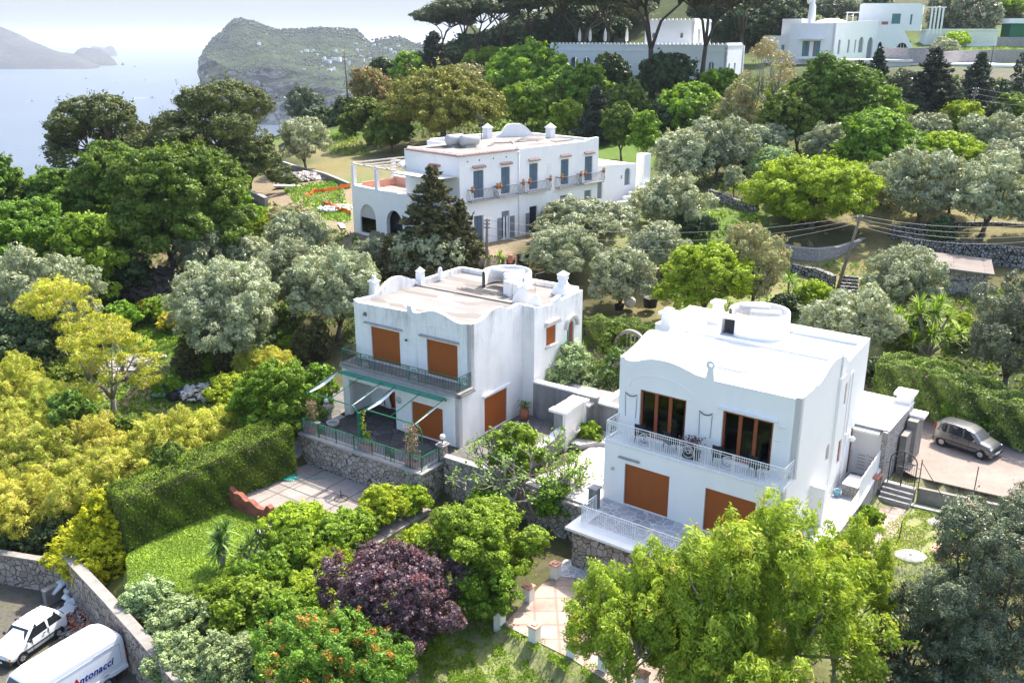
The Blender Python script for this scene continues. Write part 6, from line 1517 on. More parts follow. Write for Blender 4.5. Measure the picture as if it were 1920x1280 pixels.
def villa_e():
    K = far_at(1558, 128, 185); EF = (K, -42)
    H = frame(EF, 'hillside_villa', 'white villa with an arched door, balcony window and white columns at top right', 'villa'); H.scale = (.8, 1, 1)
    w = MB()
    w.prism([(-12, -5), (0, -5), (0, 8.6), (-12, 8.6)], [rect(-8.2, 2.2, -3.4, 5.2)], .5, T(0, 0, 0))
    w.prism([(0, -5), (22, -5), (22, 9.4), (9, 9.0), (0, 8.6)], [rect(2.3, 2.6, 3.4, 5.4), rect(7, 2.8, 8, 5.4), rect(10.4, 2.8, 11.2, 5.4), arch(12.6, 15.0, 2.8, 4.9, 1.1), arch(17.2, 20.2, 0.5, 4.4, 1.5)], .5, wallM(0, 0, 0, 90))
    w.box(-12, .5, -5, -11.5, 20, 8.6)
    w.box(-20, 1.5, -5, -12, 9, 6.2); w.box(-18, 6, 6.2, -12.5, 10, 9.6)
    w.build('wall', M['far_whitewash'], H)
    w = MB(); w.box(-11.6, .4, 8.2, -.4, 20, 8.5); w.lathe([(4.5, 0), (3.4, .7), (1.6, 1.1), (.1, 1.2)], 20, (-5, 7, 8.4)); w.build('roof', M['white_cap'], H)
    parts('window', 'grey_shutter', H, ((-8.2, .3, 2.2, -3.4, .4, 5.2), (-.4, 2.3, 2.6, -.35, 3.4, 5.4), (-.4, 7, 2.8, -.35, 8, 5.4), (-.4, 10.4, 2.8, -.35, 11.2, 5.4), (-.4, 12.6, 2.8, -.35, 15, 6), (-.42, 17.2, .5, -.35, 20.2, 5.9), (-19, 1.42, 2.6, -16.5, 1.5, 4.6), (-14.8, 1.42, 3.2, -14, 1.5, 4.4)))
    parts('shutter', 'teal_shutter', H, ((-8.2, .1, 2.2, -7.2, .2, 5.2), (-4.4, .1, 2.2, -3.4, .2, 5.2)))
    w = MB(); w.box(-8.6, -1.6, 1.6, -2.6, 0, 1.9); w.box(-9.0, -1.3, 5.5, -2.8, 0, 5.65); w.box(-6.3, .05, 2.2, -5.3, .12, 5.1); w.build('balcony', M['white_cap'], H)
    w = MB(); w.lathe([(.9, 0), (.8, 3.5), (.5, 4.0), (.5, 5.0)], 12, (-7.6, 2.0, 8.4)); w.lathe([(.1, 0), (.7, .3), (1.0, 1.0), (.7, 1.8), (.1, 2.1)], 12, (-8.3, 2.0, 12.2)); w.build('chimney', M['white_cap'], H)
    # gabled wing to the right, upper house behind
    w = MB(); w.prism([(0, -4), (13.5, -4), (13.5, 3.9), (8, 8.9), (0, 8.9)], [arch(7.2, 11.6, 1.0, 3.3, 1.7), arch(.6, 2.2, 1.2, 4, 1.2)], .6, T(0, 22, 0) @ rotz(math.radians(30)) @ Matrix.Diagonal((.68, .7, .95, 1)))
    w.box(13, 22.5, -4, 13.5, 30, 3.9, M=T(0, 22, 0) @ rotz(math.radians(30)) @ T(0, -22, 0) @ Matrix.Diagonal((.68, 1, .95, 1)))
    w.build('gabled_wing_wall', M['far_whitewash'], H)
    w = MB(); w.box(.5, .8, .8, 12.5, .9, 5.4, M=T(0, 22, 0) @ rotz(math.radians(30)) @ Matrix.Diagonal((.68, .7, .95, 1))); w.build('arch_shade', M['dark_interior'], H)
    w = MB(); Mw = T(0, 22, 0) @ rotz(math.radians(30)) @ Matrix.Diagonal((.68, .7, .95, 1)); 
    for x in (7.9, 8.9, 9.9, 10.9): w.box(x, .2, 1.0, x + .12, .35, 4.8, M=Mw)
    w.build('arch_grille', M['white_metal'], H)
    Mu = T(-1.5, 24, 8.0) @ rotz(math.radians(22)) @ Matrix.Diagonal((.66, .7, .8, 1))
    w = MB(); w.prism([(-7, -1), (16, -1), (16, 5.6), (15, 6.0), (-6, 6.1), (-7, 5.8)], [rect(5.4, .8, 8.6, 3.4), rect(12.2, .6, 12.9, 3.2)], .5, Mu); w.box(16, 0, -1, 16.5, 9, 5.6, M=Mu); w.box(-7, .5, -1, -6.5, 9, 5.8, M=Mu); w.build('upper_wall', M['far_whitewash'], H)
    w = MB(); w.box(-6.5, .5, 5.3, 16, 9, 5.6, M=Mu); w.box(-12, 0, 3.6, -7, .3, 3.9, M=Mu); w.box(-11.6, 0, -1, -11.2, .3, 3.6, M=Mu); w.box(-9.4, 0, -1, -9.0, .3, 3.6, M=Mu); w.build('upper_roof', M['white_cap'], H)
    parts('upper_window', 'teal_shutter', H, ((5.4, .3, .8, 8.6, .4, 3.4), (12.2, .3, .6, 12.9, .4, 3.2), (16.52, 2, .6, 16.6, 4, 3.4)), Mu)
    w = MB(); w.box(1.8, -.1, 0, 4.2, -.02, 1.4, M=Mu); w.build('red_panel', M['terracotta'], H)
    parts('column', 'white_cap', H, [(19.5 + k * 1.35, 0, -1.5, 20.2 + k * 1.35, .6, 4.8) for k in range(4)], Mu)
    parts('lintel', 'white_cap', H, ((17, 0, 4.8, 25, .8, 5.1),), Mu)
villa_e()
def simple_block(name, label, cat, px, base, Z, deg, boxes, mats=None):
    K = far_at(px, base, Z); e = empty(name, K, math.radians(deg), label, cat)
    for nm, mat, bs in boxes:
        parts(nm, mat, e, bs)
    return e
simple_block('pool_house', 'long low white building with flat roofs behind the dark conifers at right', 'pool house', 1745, 150, 172, -6, [
 ('wall', 'far_whitewash', [(-15, 0, -3, -4, 8, 3.2), (-4, 1, -3, 12.5, 9, 2.6)]), ('roof', 'white_cap', [(-15.4, -.6, 3.2, -3.8, 8.4, 3.6), (-4, .4, 2.6, 13, 9.4, 2.9)]),
 ('window', 'grey_shutter', [(-2.5, .9, .2, 1, .98, 2.2), (4.2, .9, .0, 10.8, .98, 2.2)]), ('frame', 'white_metal', [(6.3, .84, 0, 6.5, .9, 2.3), (8.6, .84, 0, 8.8, .9, 2.3)])])
simple_block('pool_cabin', 'small gabled cabin with a peach wall and white eaves beside the tall cypress', 'cabin', 1880, 158, 170, -14, [
 ('wall', 'peach_wall', [(-2.0, 0, -3, 3.5, 6, 3.0)]), ('roof', 'white_cap', [(-2.6, -.8, 3.0, 4.1, 6.5, 3.4)]), ('door', 'far_whitewash', [(-4.2, .2, -3, -2.02, 5, 2.8)]), ('window', 'light_blue', [(-3.6, .12, -1, -2.6, .18, 1.8)])])
simple_block('swimming_pool', 'turquoise pool edge with a pale rim at far right below the cabin', 'swimming pool', 1866, 200, 148, -4, [
 ('basin', 'pool_teal', [(-2.6, 0, -1.5, 5, 7, .8)]), ('water', 'pool_water', [(-2.3, .3, .8, 4.8, 6.8, .86)]), ('rim', 'white_cap', [(-2.9, -.3, .8, 5.2, -.01, 1.0)])])
simple_block('terrace_building', 'white flat building half sunk in the hillside right of the columns', 'building', 1800, 72, 228, -4, [
 ('wall', 'far_whitewash', [(-8.5, 0, -2, 9, 4, 1.8)]), ('roof', 'white_cap', [(-9, -.4, 1.8, 9.4, 4, 2.2)]), ('band', 'parasol_cloth', [(-8, -.05, -1, 8.6, 0, 1)])])
simple_block('white_shed', 'white shed roof on green posts in the top right corner', 'shed', 1925, 60, 232, 0, [
 ('wall', 'green_metal', [(-4, .5, -2, 8, 5, 2)]), ('roof', 'plastic_white', [(-5, -.6, 2, 9, 5, 3.2)])])
def dwall(name, label, pts, h, mat='dry_stone', thick=.5, capm=None, cat='wall', base=None, ztop=None):
    """free-standing or retaining wall along ground points; pts world (x, y, z)"""
    e = empty(name, tuple(pts[0]), 0, label, cat)
    o0 = Vector(pts[0]); P = [Vector(p) - o0 for p in pts]; n = len(P)
    nr = []
    for i in range(n):
        d = (P[min(i + 1, n - 1)] - P[max(i - 1, 0)]); d.z = 0; d.normalize(); nr.append(Vector((-d.y, d.x, 0)))
    vs = []; r = random.Random(4)
    hh = h if isinstance(h, (list, tuple)) else [h] * n
    for p, q, hi in zip(P, nr, hh):
        j = r.uniform(-.06, .06) if mat == 'dry_stone' else 0
        for s, z in ((-.5, -.7), (-.5, hi + j), (.5, hi + j), (.5, -.7)): vs.append(p + q * (s * thick) + Vector((0, 0, z)))
    fs = [(3, 2, 1, 0), tuple((n - 1) * 4 + k for k in range(4))]
    for i in range(n - 1):
        for k in range(4): k2 = (k + 1) % 4; fs.append((i * 4 + k, i * 4 + k2, (i + 1) * 4 + k2, (i + 1) * 4 + k))
    b = MB(); b.add(vs, fs); b.build('stone_face' if 'stone' in mat else 'face', M[mat], e)
    if capm:
        vs = []
        for p, q, hi in zip(P, nr, hh):
            for s, z in ((-.5, hi + .002), (-.5, hi + .09), (.5, hi + .09), (.5, hi + .002)): vs.append(p + q * (s * (thick + .1)) + Vector((0, 0, z)))
        b = MB(); b.add(vs, fs); b.build('coping', M[capm], e)
    return e
def gpts(l, sub=3):
    """photo points on the ground joined by a wall line following the ground"""
    P = [on_ground(*p) for p in l]; out = []
    for i in range(len(P) - 1):
        for k in range(sub):
            q = P[i].lerp(P[i + 1], k / sub); out.append(Vector((q.x, q.y, hz(q.x, q.y))))
    out.append(P[-1]); return out
def zpts(l, z, sub=1):
    P = [on_z(a, b, z) for a, b in l]; out = []
    for i in range(len(P) - 1):
        for k in range(sub): out.append(P[i].lerp(P[i + 1], k / sub))
    return out + [P[-1]]
# curved terrace wall on the right, dry stone walls, shed
dwall('terrace_wall', 'long curved grey terrace wall behind the leaning pole', zpts([(1425, 470), (1455, 482), (1490, 491), (1530, 494), (1570, 489), (1605, 478), (1635, 462), (1660, 447), (1672, 437)], 3.0, 3), 1.35, 'pebble_stone', .4, 'grey_cap_stone')
dwall('dry_stone_wall', 'dark dry stone wall below the curved terrace wall', zpts([(1455, 505), (1500, 515), (1530, 522), (1562, 535)], 2.7, 3), .9)
dwall('dry_stone_wall', 'long dry stone wall at the right edge, behind the shed', zpts([(1690, 470), (1740, 478), (1790, 484), (1850, 489), (1925, 498)], 3.55, 3), 1.6)
dwall('dry_stone_wall', 'dry stone bank under the pale olives at right', zpts([(1672, 440), (1720, 436), (1780, 434), (1850, 432), (1925, 436)], 4.9, 3), .9)
dwall('dry_stone_wall', 'short dry stone wall left of the big bright green tree', gpts([(1330, 372), (1380, 392), (1420, 400)]), .9)
dwall('dry_stone_wall', 'dry stone wall between the conifers behind the long villa', gpts([(970, 218), (1010, 222), (1050, 225)]), 1.0)
dwall('dry_stone_wall', 'grey stone wall under the lawn in the top right corner', gpts([(1735, 128), (1800, 119), (1925, 116)]), 2.4, 'pebble_stone')
dwall('dry_stone_wall', 'stone wall behind the lawn in the top right corner', gpts([(1760, 88), (1830, 86), (1925, 88)]), 2.2, 'pebble_stone')
dwall('dry_stone_wall', 'high stone wall beside the arched wing of the top right villa', gpts([(1655, 122), (1700, 124), (1760, 122)]), 3.2, 'pebble_stone')
dwall('boundary_wall', 'low dark wall edging the dry field left of the long villa', gpts([(505, 302), (560, 320), (610, 334), (655, 352)], 4), .5, 'concrete', .3, 'grey_cap_stone')
dwall('boundary_wall', 'grey wall under the leaning pine beside the dirt track', gpts([(425, 362), (465, 372), (500, 388)], 3), 1.0, 'concrete', .4, 'grey_cap_stone')
sh = on_z(1838, 566, 1.9)
e = empty('stone_shed', sh, math.radians(-24), 'stone shed with a sloping flat concrete panel roof among the trees at right', 'shed')
b = MB(); b.box(-5.2, 0, -1, .3, 5.2, 2.45); b.build('stone_face', M['rubble_stone'], e)
b = MB(); b.prism([(-5.5, 2.45), (.7, 2.45), (.7, 2.57), (-5.5, 2.85)], [], 6.0, T(0, -.4, 0)); b.build('roof', M['shed_roof_panels'], e)
# steps beside the pole and at the curved wall's end
def steps(label, px, py, z, n, w, rise, run, deg, mat='rubble_stone'):
    P = on_z(px, py, z); e = empty('garden_steps', P, math.radians(deg), label, 'steps')
    for k in range(n):
        b = MB(); b.box(-w / 2, k * run, -.4, w / 2, (k + 1) * run + .02, (k + 1) * rise - .002 * k); b.build('step', M[mat], e)
    return e
steps('rough stone steps beside the foot of the leaning pole', 1590, 548, 2.5, 5, 1.5, .2, .4, -20, 'dry_stone')
steps('rough stone steps at the right end of the curved terrace wall', 1680, 470, 3.5, 6, 1.4, .22, .38, -15, 'dry_stone')
# gate, stairs, mailbox, low wall on the right
GF = (BF[0], BF[1])
def gate():
    e = frame(GF, 'iron_gate', 'arched dark iron garden gate at the head of the steps by the fresh villa', 'gate'); e.location = loc2w(BF, 11.65, 10.95, 0)
    L = 1.38; b = MB(); 
    for x in (0, L): b.tube([(x, 0, 0), (x, 0, 1.35)], .03, 6)
    b.tube([(L / 2 - L / 2 * math.cos(t), 0, 1.35 + .62 * math.sin(t)) for t in np.linspace(0, math.pi, 19)], .03, 6)
    b.tube([(0, 0, 1.35), (L, 0, 1.35)], .022, 5); b.tube([(0, 0, .12), (L, 0, .12)], .022, 5)
    b.box(L / 2 - .035, -.03, 0, L / 2 + .035, .03, 1.97); b.box(L / 2 - .25, -.04, 1.0, L / 2 + .25, .02, 1.08)
    for k in range(1, 12): b.tube([(L * k / 12, 0, .12), (L * k / 12, 0, 1.35)], .009, 4)
    b.tube([(L / 2 - .4 * math.cos(t), 0, 1.35 + .36 * math.sin(t)) for t in np.linspace(0, math.pi, 13)], .015, 4)
    for t in (.6, 1.1, 2.04, 2.54): b.tube([(L / 2, 0, 1.35), (L / 2 + L / 2 * math.cos(t), 0, 1.35 + .62 * math.sin(t))], .012, 4)
    b.build('leaf', M['dark_iron'], e)
    b = MB(); b.tube([(-.45, 0, .0), (-.45, 0, 1.0), (0, 0, 1.35 - .15)], .025, 5); b.tube([(L + .2, .05, -.1), (L + .2, .05, 1.75)], .028, 5); b.tube([(L + .2, .05, 1.6), (L + 1.5, -.1, -.02)], .022, 5); b.tube([(L, 0, .4), (L + .2, .05, .4)], .02, 4); b.tube([(L, 0, 1.2), (L + .2, .05, 1.2)], .02, 4); b.build('gate_post', M['dark_iron'], e)
gate()
e = frame(BF, 'garden_steps', 'four concrete steps with white nosings below the arched iron gate', 'steps'); e.location = loc2w(BF, 11.5, 10.0, -.75)
for k in range(4): b = MB(); b.box(0, k * .27, -.3, 1.6, 1.2, (k + 1) * .185); b.build('step', M['grey_cap_stone'], e)
e = frame(BF, 'mailbox_pillar', 'slim grey pillar with a little pitched terracotta roof left of the iron gate', 'pillar'); e.location = loc2w(BF, 11.15, 9.75, -.8)
b = MB(); b.box(-.17, -.2, 0, .17, .25, 1.5); b.build('shaft', M['concrete'], e); b = MB()
for k in range(5): b.tube([(-.42 + 0, -.25 + k * .17, 1.62), (.32, -.25 + k * .17, 1.42)], .1, 6)
b.build('tile_roof', M['roof_tile'], e)
dwall('boundary_wall', 'low concrete wall between the parking yard and the small garden at right', [loc2w(BF, 13.2, 11.2, -.8), loc2w(BF, 16.5, 11.5, -.75), loc2w(BF, 21, 11.9, -.7)], .82, 'concrete', .22)
dwall('boundary_wall', 'knee-high concrete step along the foot of the parking yard wall', [loc2w(BF, 13.1, 10.5, -.85), loc2w(BF, 16.5, 10.8, -.85)], .12, 'grey_cap_stone', .35)
for i, (px, py, h) in enumerate(((1827, 916, 1.35), (1686, 1010, 1.05))):
    P = on_ground(px, py) if i else on_z(px, 917, .0); e = empty('fence_post', P, 0, ('thin dark iron stake standing on the parking yard wall', 'short dark iron stake standing in the small garden grass')[i], 'post'); b = MB(); b.tube([(0, 0, -.1), (.02, 0, h)], .028, 5); b.build('stake', M['dark_iron'], e)
e = frame(BF, 'wall_pier', 'grey buttress pier with a white cap where the annex meets the parking yard', 'pier'); e.location = loc2w(BF, 11.55, 14.2, 0)
b = MB(); b.box(0, 0, -.8, .55, 1.6, 2.5); b.box(.0, -1.2, -.8, .35, 0, 2.0); b.build('shaft', M['concrete'], e); b = MB(); b.box(-.1, .6, 2.5, .75, 1.6, 2.66); b.build('cap', M['white_cap'], e)
dwall('hedge_wall', 'low stone kerb between the parking yard and the flowering hedge', zpts([(1712, 770), (1760, 785), (1850, 812), (1930, 832)], .05, 2), .45, 'rubble_stone', .4)
for i, (a, c, s, cm) in enumerate(((1690, 1048, .62, 'grey_cap_stone'), (1757, 985, .5, 'grey_cap_stone'), (1708, 1036, .7, 'pale_terracotta'))):
    P = on_ground(*((1706, 1047), (1760, 982), (1778, 1040))[i]); b = MB(); b.lathe([(s * 1.0, 0), (s * .95, .05), (s * .1, .07)], 12, M=Matrix.Scale(1.3, 4, (1, 0, 0)))
    o = b.build('stepping_stone', M[cm]); o.location = P + Vector((0, 0, .0)); tag(o, ('large round pale stepping stone nearest the big tree', 'pale flat stone lying in the grass beside the dark evergreen', 'pinkish flat stone at the edge of the dark evergreen')[i], 'stepping stone', 'flat stones in the small garden')
b = MB(); slab(b, [tuple(on_z(*p, -.82)[:2]) for p in ((1652, 950), (1700, 950), (1690, 985), (1668, 1015), (1640, 1030), (1600, 1060), (1625, 1010), (1640, 975))], -.9, -.815)
o = b.build('garden_path', M['pink_path_tiles']); tag(o, kind='structure')

# ---- pink tiled path with terracotta-capped pillars
b = MB(); slab(b, [tuple(on_z(*p, -2.2)[:2]) for p in ((1018, 1093), (1045, 1080), (1160, 1092), (1330, 1190), (1300, 1330), (1160, 1290), (1075, 1236), (944, 1170))], -2.3, -2.2)
o = b.build('path', M['pink_path_tiles']); tag(o, kind='structure')
b = MB(); slab(b, [tuple(on_z(*p, -2.2)[:2]) for p in ((1030, 1075), (1060, 1048), (1200, 1060), (1180, 1095), (1045, 1079))], -2.3, -2.19)
o = b.build('path', M['crazy_paving']); tag(o, kind='structure')
PIL = [(1041, 1086, 'terracotta-capped white pillar nearest the cobbled wall, at the head of the pink path'), (991, 1129, 'terracotta-capped white pillar second down the left side of the pink path'), (937, 1172, 'terracotta-capped white pillar at the left corner of the pink path'), (1002, 1204, 'terracotta-capped white pillar second along the lower edge of the pink path'), (1073, 1232, 'terracotta-capped white pillar third along the lower edge of the pink path'), (1132, 1258, 'white pillar half hidden by the left tip of the big tree'), (1203, 1296, 'terracotta-capped white pillar lowest in the picture, under the big tree')]
for i, (px, py, l) in enumerate(PIL):
    P = on_z(px, py, -2.35); e = empty('path_pillar', P, math.radians(-38), l, 'pillar', 'white pillars along the pink path')
    b = MB(); b.box(-.2, -.2, -.3, .2, .2, .85); b.build('shaft', M['aged_whitewash'], e)
    b = MB(); b.rbox(-.26, -.26, .85, .26, .26, .94, .02); b.box(-.12, -.12, .94, .12, .12, .99); b.build('cap', M['pale_terracotta'], e)

# ---- patio below the stained villa
b = MB(); slab(b, [(-9.3, -9.6), (-9.3, -5.3), (-9.4, -3.9), (1.0, -3.9), (1.0, -8.4), (-5.0, -9.7)], -2.2, -2.0)
o = b.build('patio', M['patio_slabs']); o.location = AF[0]; o.rotation_euler = (0, 0, math.radians(AF[1])); tag(o, kind='structure')
e = frame(AF, 'scalloped_wall', 'low rust-red wall with a wavy top at the lower left edge of the patio', 'wall')
b = MB(); b.prism([(0, -2.6), (3.6, -2.6)] + curve_pts([(3.6, -1.45), (3.3, -1.35), (3.0, -1.7), (2.4, -1.72), (1.9, -1.5), (1.5, -1.62), (1.0, -1.35), (.55, -1.4), (.2, -1.15), (0, -1.25)], 4), [], .3, T(-9.3, -9.75, 0)); b.build('face', M['rust_wall'], e)
e = frame(AF, 'planter_curb', 'white curb with a strip of grass between the patio and the tall hedge', 'curb')
b = MB(); b.box(-9.5, -9.5, -2.4, -9.3, -5.3, -1.75); b.build('curb', M['white_cap'], e)
e = frame(AF, 'lamp_planter', 'brick planter with a white globe lamp at the end of the hedge', 'lamp'); e.location = loc2w(AF, -9.7, -4.9, -2.1)
b = MB(); b.box(-.35, -.35, -.2, .45, .35, .55); b.build('planter', M['terracotta'], e); b = MB(); b.tube([(0, 0, .5), (0, 0, 1.25)], .03, 5); b.build('lamp_stem', M['dark_iron'], e); b = MB(); globe(b, (0, 0, 1.38), .15); b.build('lamp_globe', M['globe_glass'], e)
b = MB(); r = random.Random(2)
for k in range(9):
    cx, cy = r.uniform(-.25, .25), r.uniform(-.2, .2); R = r.uniform(.2, .38)
    b.tube([(cx + R * math.cos(t), cy + R * math.sin(t), .03 + .03 * k / 3 + .02 * math.sin(3 * t)) for t in np.linspace(0, 6, 16)], .022, 5)
b.tube([(.3, 0, .03), (.9, .2, .03), (1.5, -.1, .03), (2.2, .1, .03)], .02, 5)
o = b.build('garden_hose', M['pool_water']); o.location = loc2w(AF, -8.45, -5.9, -2.0); tag(o, 'coiled green garden hose on the patio slabs', 'hose')
e = frame(AF, 'ring_stand', 'empty dark metal ring stand for a parasol on the patio', 'stand'); e.location = loc2w(AF, -4.06, -5.96, -2.0)
b = MB(); b.tube([(.4 * math.cos(t), .4 * math.sin(t), .05) for t in np.linspace(0, 6.283, 20)], .02, 5)
for t in (0, 1.57): b.tube([(-.4 * math.cos(t), -.4 * math.sin(t), .05), (0, 0, .12), (.4 * math.cos(t), .4 * math.sin(t), .05)], .018, 5)
b.build('foot_ring', M['dark_iron'], e); b = MB(); b.tube([(0, 0, .05), (0, 0, .6)], .03, 6); b.build('stem', M['dark_iron'], e)
e = frame(AF, 'garden_steps', 'dark stone steps climbing beside the left end of the cobbled terrace wall', 'steps'); e.location = loc2w(AF, -10.6, -5.0, -2.1)
for k in range(9): b = MB(); b.box(0, k * .36, -.5, 1.05, (k + 1) * .36 + .02, (k + 1) * .22 - .002 * k); b.build('step', M['grey_cap_stone'], e)
# ---- pots and planters of the dark terrace
def potted(F, x, y, z, label, kind, h, w, mat, cat='planter', grp=None, box=True, seed=1, pm='terracotta'):
    e = frame(F, 'planter', label, cat, grp); e.location = loc2w(F, x, y, z)
    b = MB()
    if box: b.rbox(-.42, -.2, 0, .42, .2, .38, .02); b.box(-.45, -.23, .32, .45, .23, .38)
    else: b.lathe([(.12, 0), (.2, .05), (.34, .35), (.33, .6), (.2, .78), (.24, .84), (.16, .84), (.14, .7)], 16)
    z0 = .36 if box else .8
    b.build('pot', M[pm], e)
    r = np.random.default_rng(seed); n = int(420 * h * w) + 60
    P = np.stack([r.normal(0, w * .24, n), r.normal(0, w * .2, n), z0 + r.uniform(0, 1, n) ** .8 * h], 1)
    me = leaves_mesh('plant', P, fib(n, r), fib(n, r) + np.array([0, 0, .5]), .13, .5, r.uniform(size=n), (r.uniform(size=n) < .35).astype(float)); me.materials.append(M[mat])
    o = bpy.data.objects.new('plant', me); COL.objects.link(o); o.parent = e
    b = MB()
    for k in range(4): b.tube([(.05 * k - .08, 0, z0 - .1), (.1 * k - .15, .03 * k, z0 + h * .5), (.14 * k - .2, 0, z0 + h * .85)], .012, 4)
    b.build('stem', M['bark'], e)
potted(AF, -8.95, -3.35, .02, 'terracotta trough with a tall pinkish succulent at the left end of the green railing', '', 1.7, .7, 'pink_plant_leaf', seed=3)
potted(AF, -4.35, -3.3, .02, 'terracotta trough with a small climber at the green awning post', '', .8, .5, 'bright_leaf', seed=4)
potted(AF, -.75, -3.45, .02, 'terracotta trough with a tall leggy shrub at the right end of the green railing', '', 2.2, .8, 'pink_plant_leaf', seed=5)
potted(AF, .75, 5.75, 0, 'rounded terracotta jar with a leafy plant against the grey court wall', '', .45, .8, 'mid_leaf', box=False, seed=6, cat='jar')
e = frame(AF, 'stone_bowl', 'low round stone bowl on the dark terrace beside the left lamp pillar', 'bowl'); e.location = loc2w(AF, -8.6, -1.95, 0); b = MB(); b.lathe([(.25, 0), (.38, .12), (.42, .3), (.36, .3), (.3, .2)], 16); b.build('bowl', M['stone_ornament'], e)
b = MB(); b.tube([(0, 0, 0), (.02, .05, 1.0), (-.03, .02, 2.0), (0, 0, 2.5)], .015, 4)
e = frame(AF, 'climbing_plant', 'thin yellow-green climber winding up the thick green awning post', 'climber'); e.location = loc2w(AF, -4.6, -3.3, 0); b.build('stem', M['bark'], e)
r = np.random.default_rng(8); P = np.stack([r.normal(0, .07, 160), r.normal(0, .07, 160), r.uniform(.3, 2.5, 160)], 1); me = leaves_mesh('leaves', P, fib(160, r), fib(160, r), .13, .6, r.uniform(size=160)); me.materials.append(M['lime_leaf']); o = bpy.data.objects.new('leaves', me); COL.objects.link(o); o.parent = e
# ---- balcony chairs, table and plant of the fresh villa; chairs inside
def rattan(F, x, y, z, rz, label, grp):
    e = frame(F, 'armchair', label, 'armchair', grp); e.location = loc2w(F, x, y, z); e.rotation_euler = (0, 0, math.radians(F[1] + rz))
    b = MB(); b.rbox(-.28, -.26, .36, .28, .26, .44, .02); b.build('seat', M['black_rattan'], e)
    b = MB(); b.lathe([(.29, .40), (.33, .62), (.34, .68), (.30, .68), (.28, .42)], 16, a0=math.radians(-20), a1=math.radians(200)); b.lathe([(.31, .62), (.36, .95), (.30, 1.02), (.27, .95), (.27, .62)], 12, a0=math.radians(35), a1=math.radians(145)); b.build('backrest', M['black_rattan'], e)
    for sx in (-1, 1):
        for sy in (-1, 1): b = MB(); b.tube([(sx * .2, sy * .2, .38), (sx * .26, sy * .24, 0)], .022, 5); b.build('leg', M['black_rattan'], e)
for x, rz, l in ((1.65, 200, 'black rattan armchair leftmost on the white balcony'), (3.35, 150, 'black rattan armchair second from the left on the white balcony'), (5.95, 200, 'black rattan armchair between the two glazed doors, left of the right-hand one'), (7.9, 160, 'black rattan armchair rightmost on the white balcony')): rattan(BF, x, .75, 3.47, rz, l, 'black armchairs on the white balcony')
def wchair(x, y, rz, label):
    e = frame(BF, 'dining_chair', label, 'chair', 'white chairs behind the glass'); e.location = loc2w(BF, x, y, 3.44); e.rotation_euler = (0, 0, math.radians(BF[1] + rz))
    b = MB(); b.rbox(-.22, -.22, .42, .22, .22, .47, .01); b.build('seat', M['plastic_white'], e); b = MB(); b.tube([(-.2, .2, .45), (-.22, .26, .85), (0, .28, .92), (.22, .26, .85), (.2, .2, .45)], .02, 5); b.box(-.2, .24, .7, .2, .27, .88); b.build('backrest', M['plastic_white'], e)
    for sx in (-1, 1):
        for sy in (-1, 1): b = MB(); b.tube([(sx * .2, sy * .2, .44), (sx * .23, sy * .23, 0)], .015, 4); b.build('leg', M['plastic_white'], e)
for x, y, rz, l in ((1.9, 2.6, 20, 'white chair behind the left pane of the left glazed door'), (2.55, 2.7, 190, 'white chair behind the middle pane of the left glazed door'), (6.9, 2.7, 170, 'white chair behind the middle pane of the right glazed door'), (7.6, 2.6, 30, 'white chair behind the right pane of the right glazed door')): wchair(x, y, rz, l)
potted(BF, 4.62, .55, 3.47, 'dark planter with a reddish bushy plant in the middle of the white balcony', '', .7, 1.0, 'plum_leaf', seed=9, pm='dark_iron')
e = frame(BF, 'bucket', 'light blue plastic bucket in the side passage of the fresh villa', 'bucket'); e.location = loc2w(BF, 9.95, 7.6, 0); b = MB(); b.lathe([(.14, 0), (.2, .32), (.21, .34), (.18, .34), (.13, .02)], 16); b.build('bucket', M['light_blue'], e); b = MB(); b.tube([(.2 * math.cos(t), 0, .33 + .12 * math.sin(t)) for t in np.linspace(0, math.pi, 9)], .01, 4); b.build('handle', M['white_metal'], e)
# wood-fired oven arch and pots behind the villas
e = empty('garden_arch', on_z(1180, 668, 1.6), math.radians(-30), 'round grey arched lattice panel behind the left parapet of the fresh villa', 'arch')
b = MB(); o1 = [(1.25 * math.cos(t), 1.35 * math.sin(t)) for t in np.linspace(0, math.pi, 19)]; o2 = [(1.05 * math.cos(t), 1.12 * math.sin(t)) for t in np.linspace(math.pi, 0, 19)]
b.prism(o1 + o2, [], .3, T(0, 0, .6)); b.box(-1.25, 0, -1, 1.25, .3, .6); b.build('arch', M['concrete'], e)
b = MB()
for k in range(-3, 4): b.tube([(k * .3, .15, .6), (k * .3, .15, .6 + 1.12 * math.sqrt(max(.05, 1 - (k * .3 / 1.05) ** 2)))], .03, 4)
b.build('lattice', M['grey_wood'], e)
for i, (px, py, l, m) in enumerate(((1180, 578, 'big black plant tub beside the white sack behind the privet hedge', 'plastic_black'), (1219, 575, 'black round tub, rightmost of the pots behind the privet hedge', 'plastic_black'))):
    P = on_z(px, py, 1.7); e = empty('garden_tub', P, 0, l, 'tub'); b = MB(); b.lathe([(.55, 0), (.62, .8), (.66, .82), (.58, .82), (.5, .6), (.1, .6)], 16) if i else b.lathe([(.35, 0), (.42, .45), (.45, .47), (.38, .47), (.3, .3)], 14, (-.9, -.4, 0)); b.build('tub', M[m], e)
P = on_z(1181, 575, 1.7); b = MB(); globe(b, (0, 0, .4), .5, 10); o = b.build('rubble_sack', M['pale_rubble']); o.location = P; tag(o, 'knobbly white rubble sack between the tubs behind the privet hedge', 'sack')
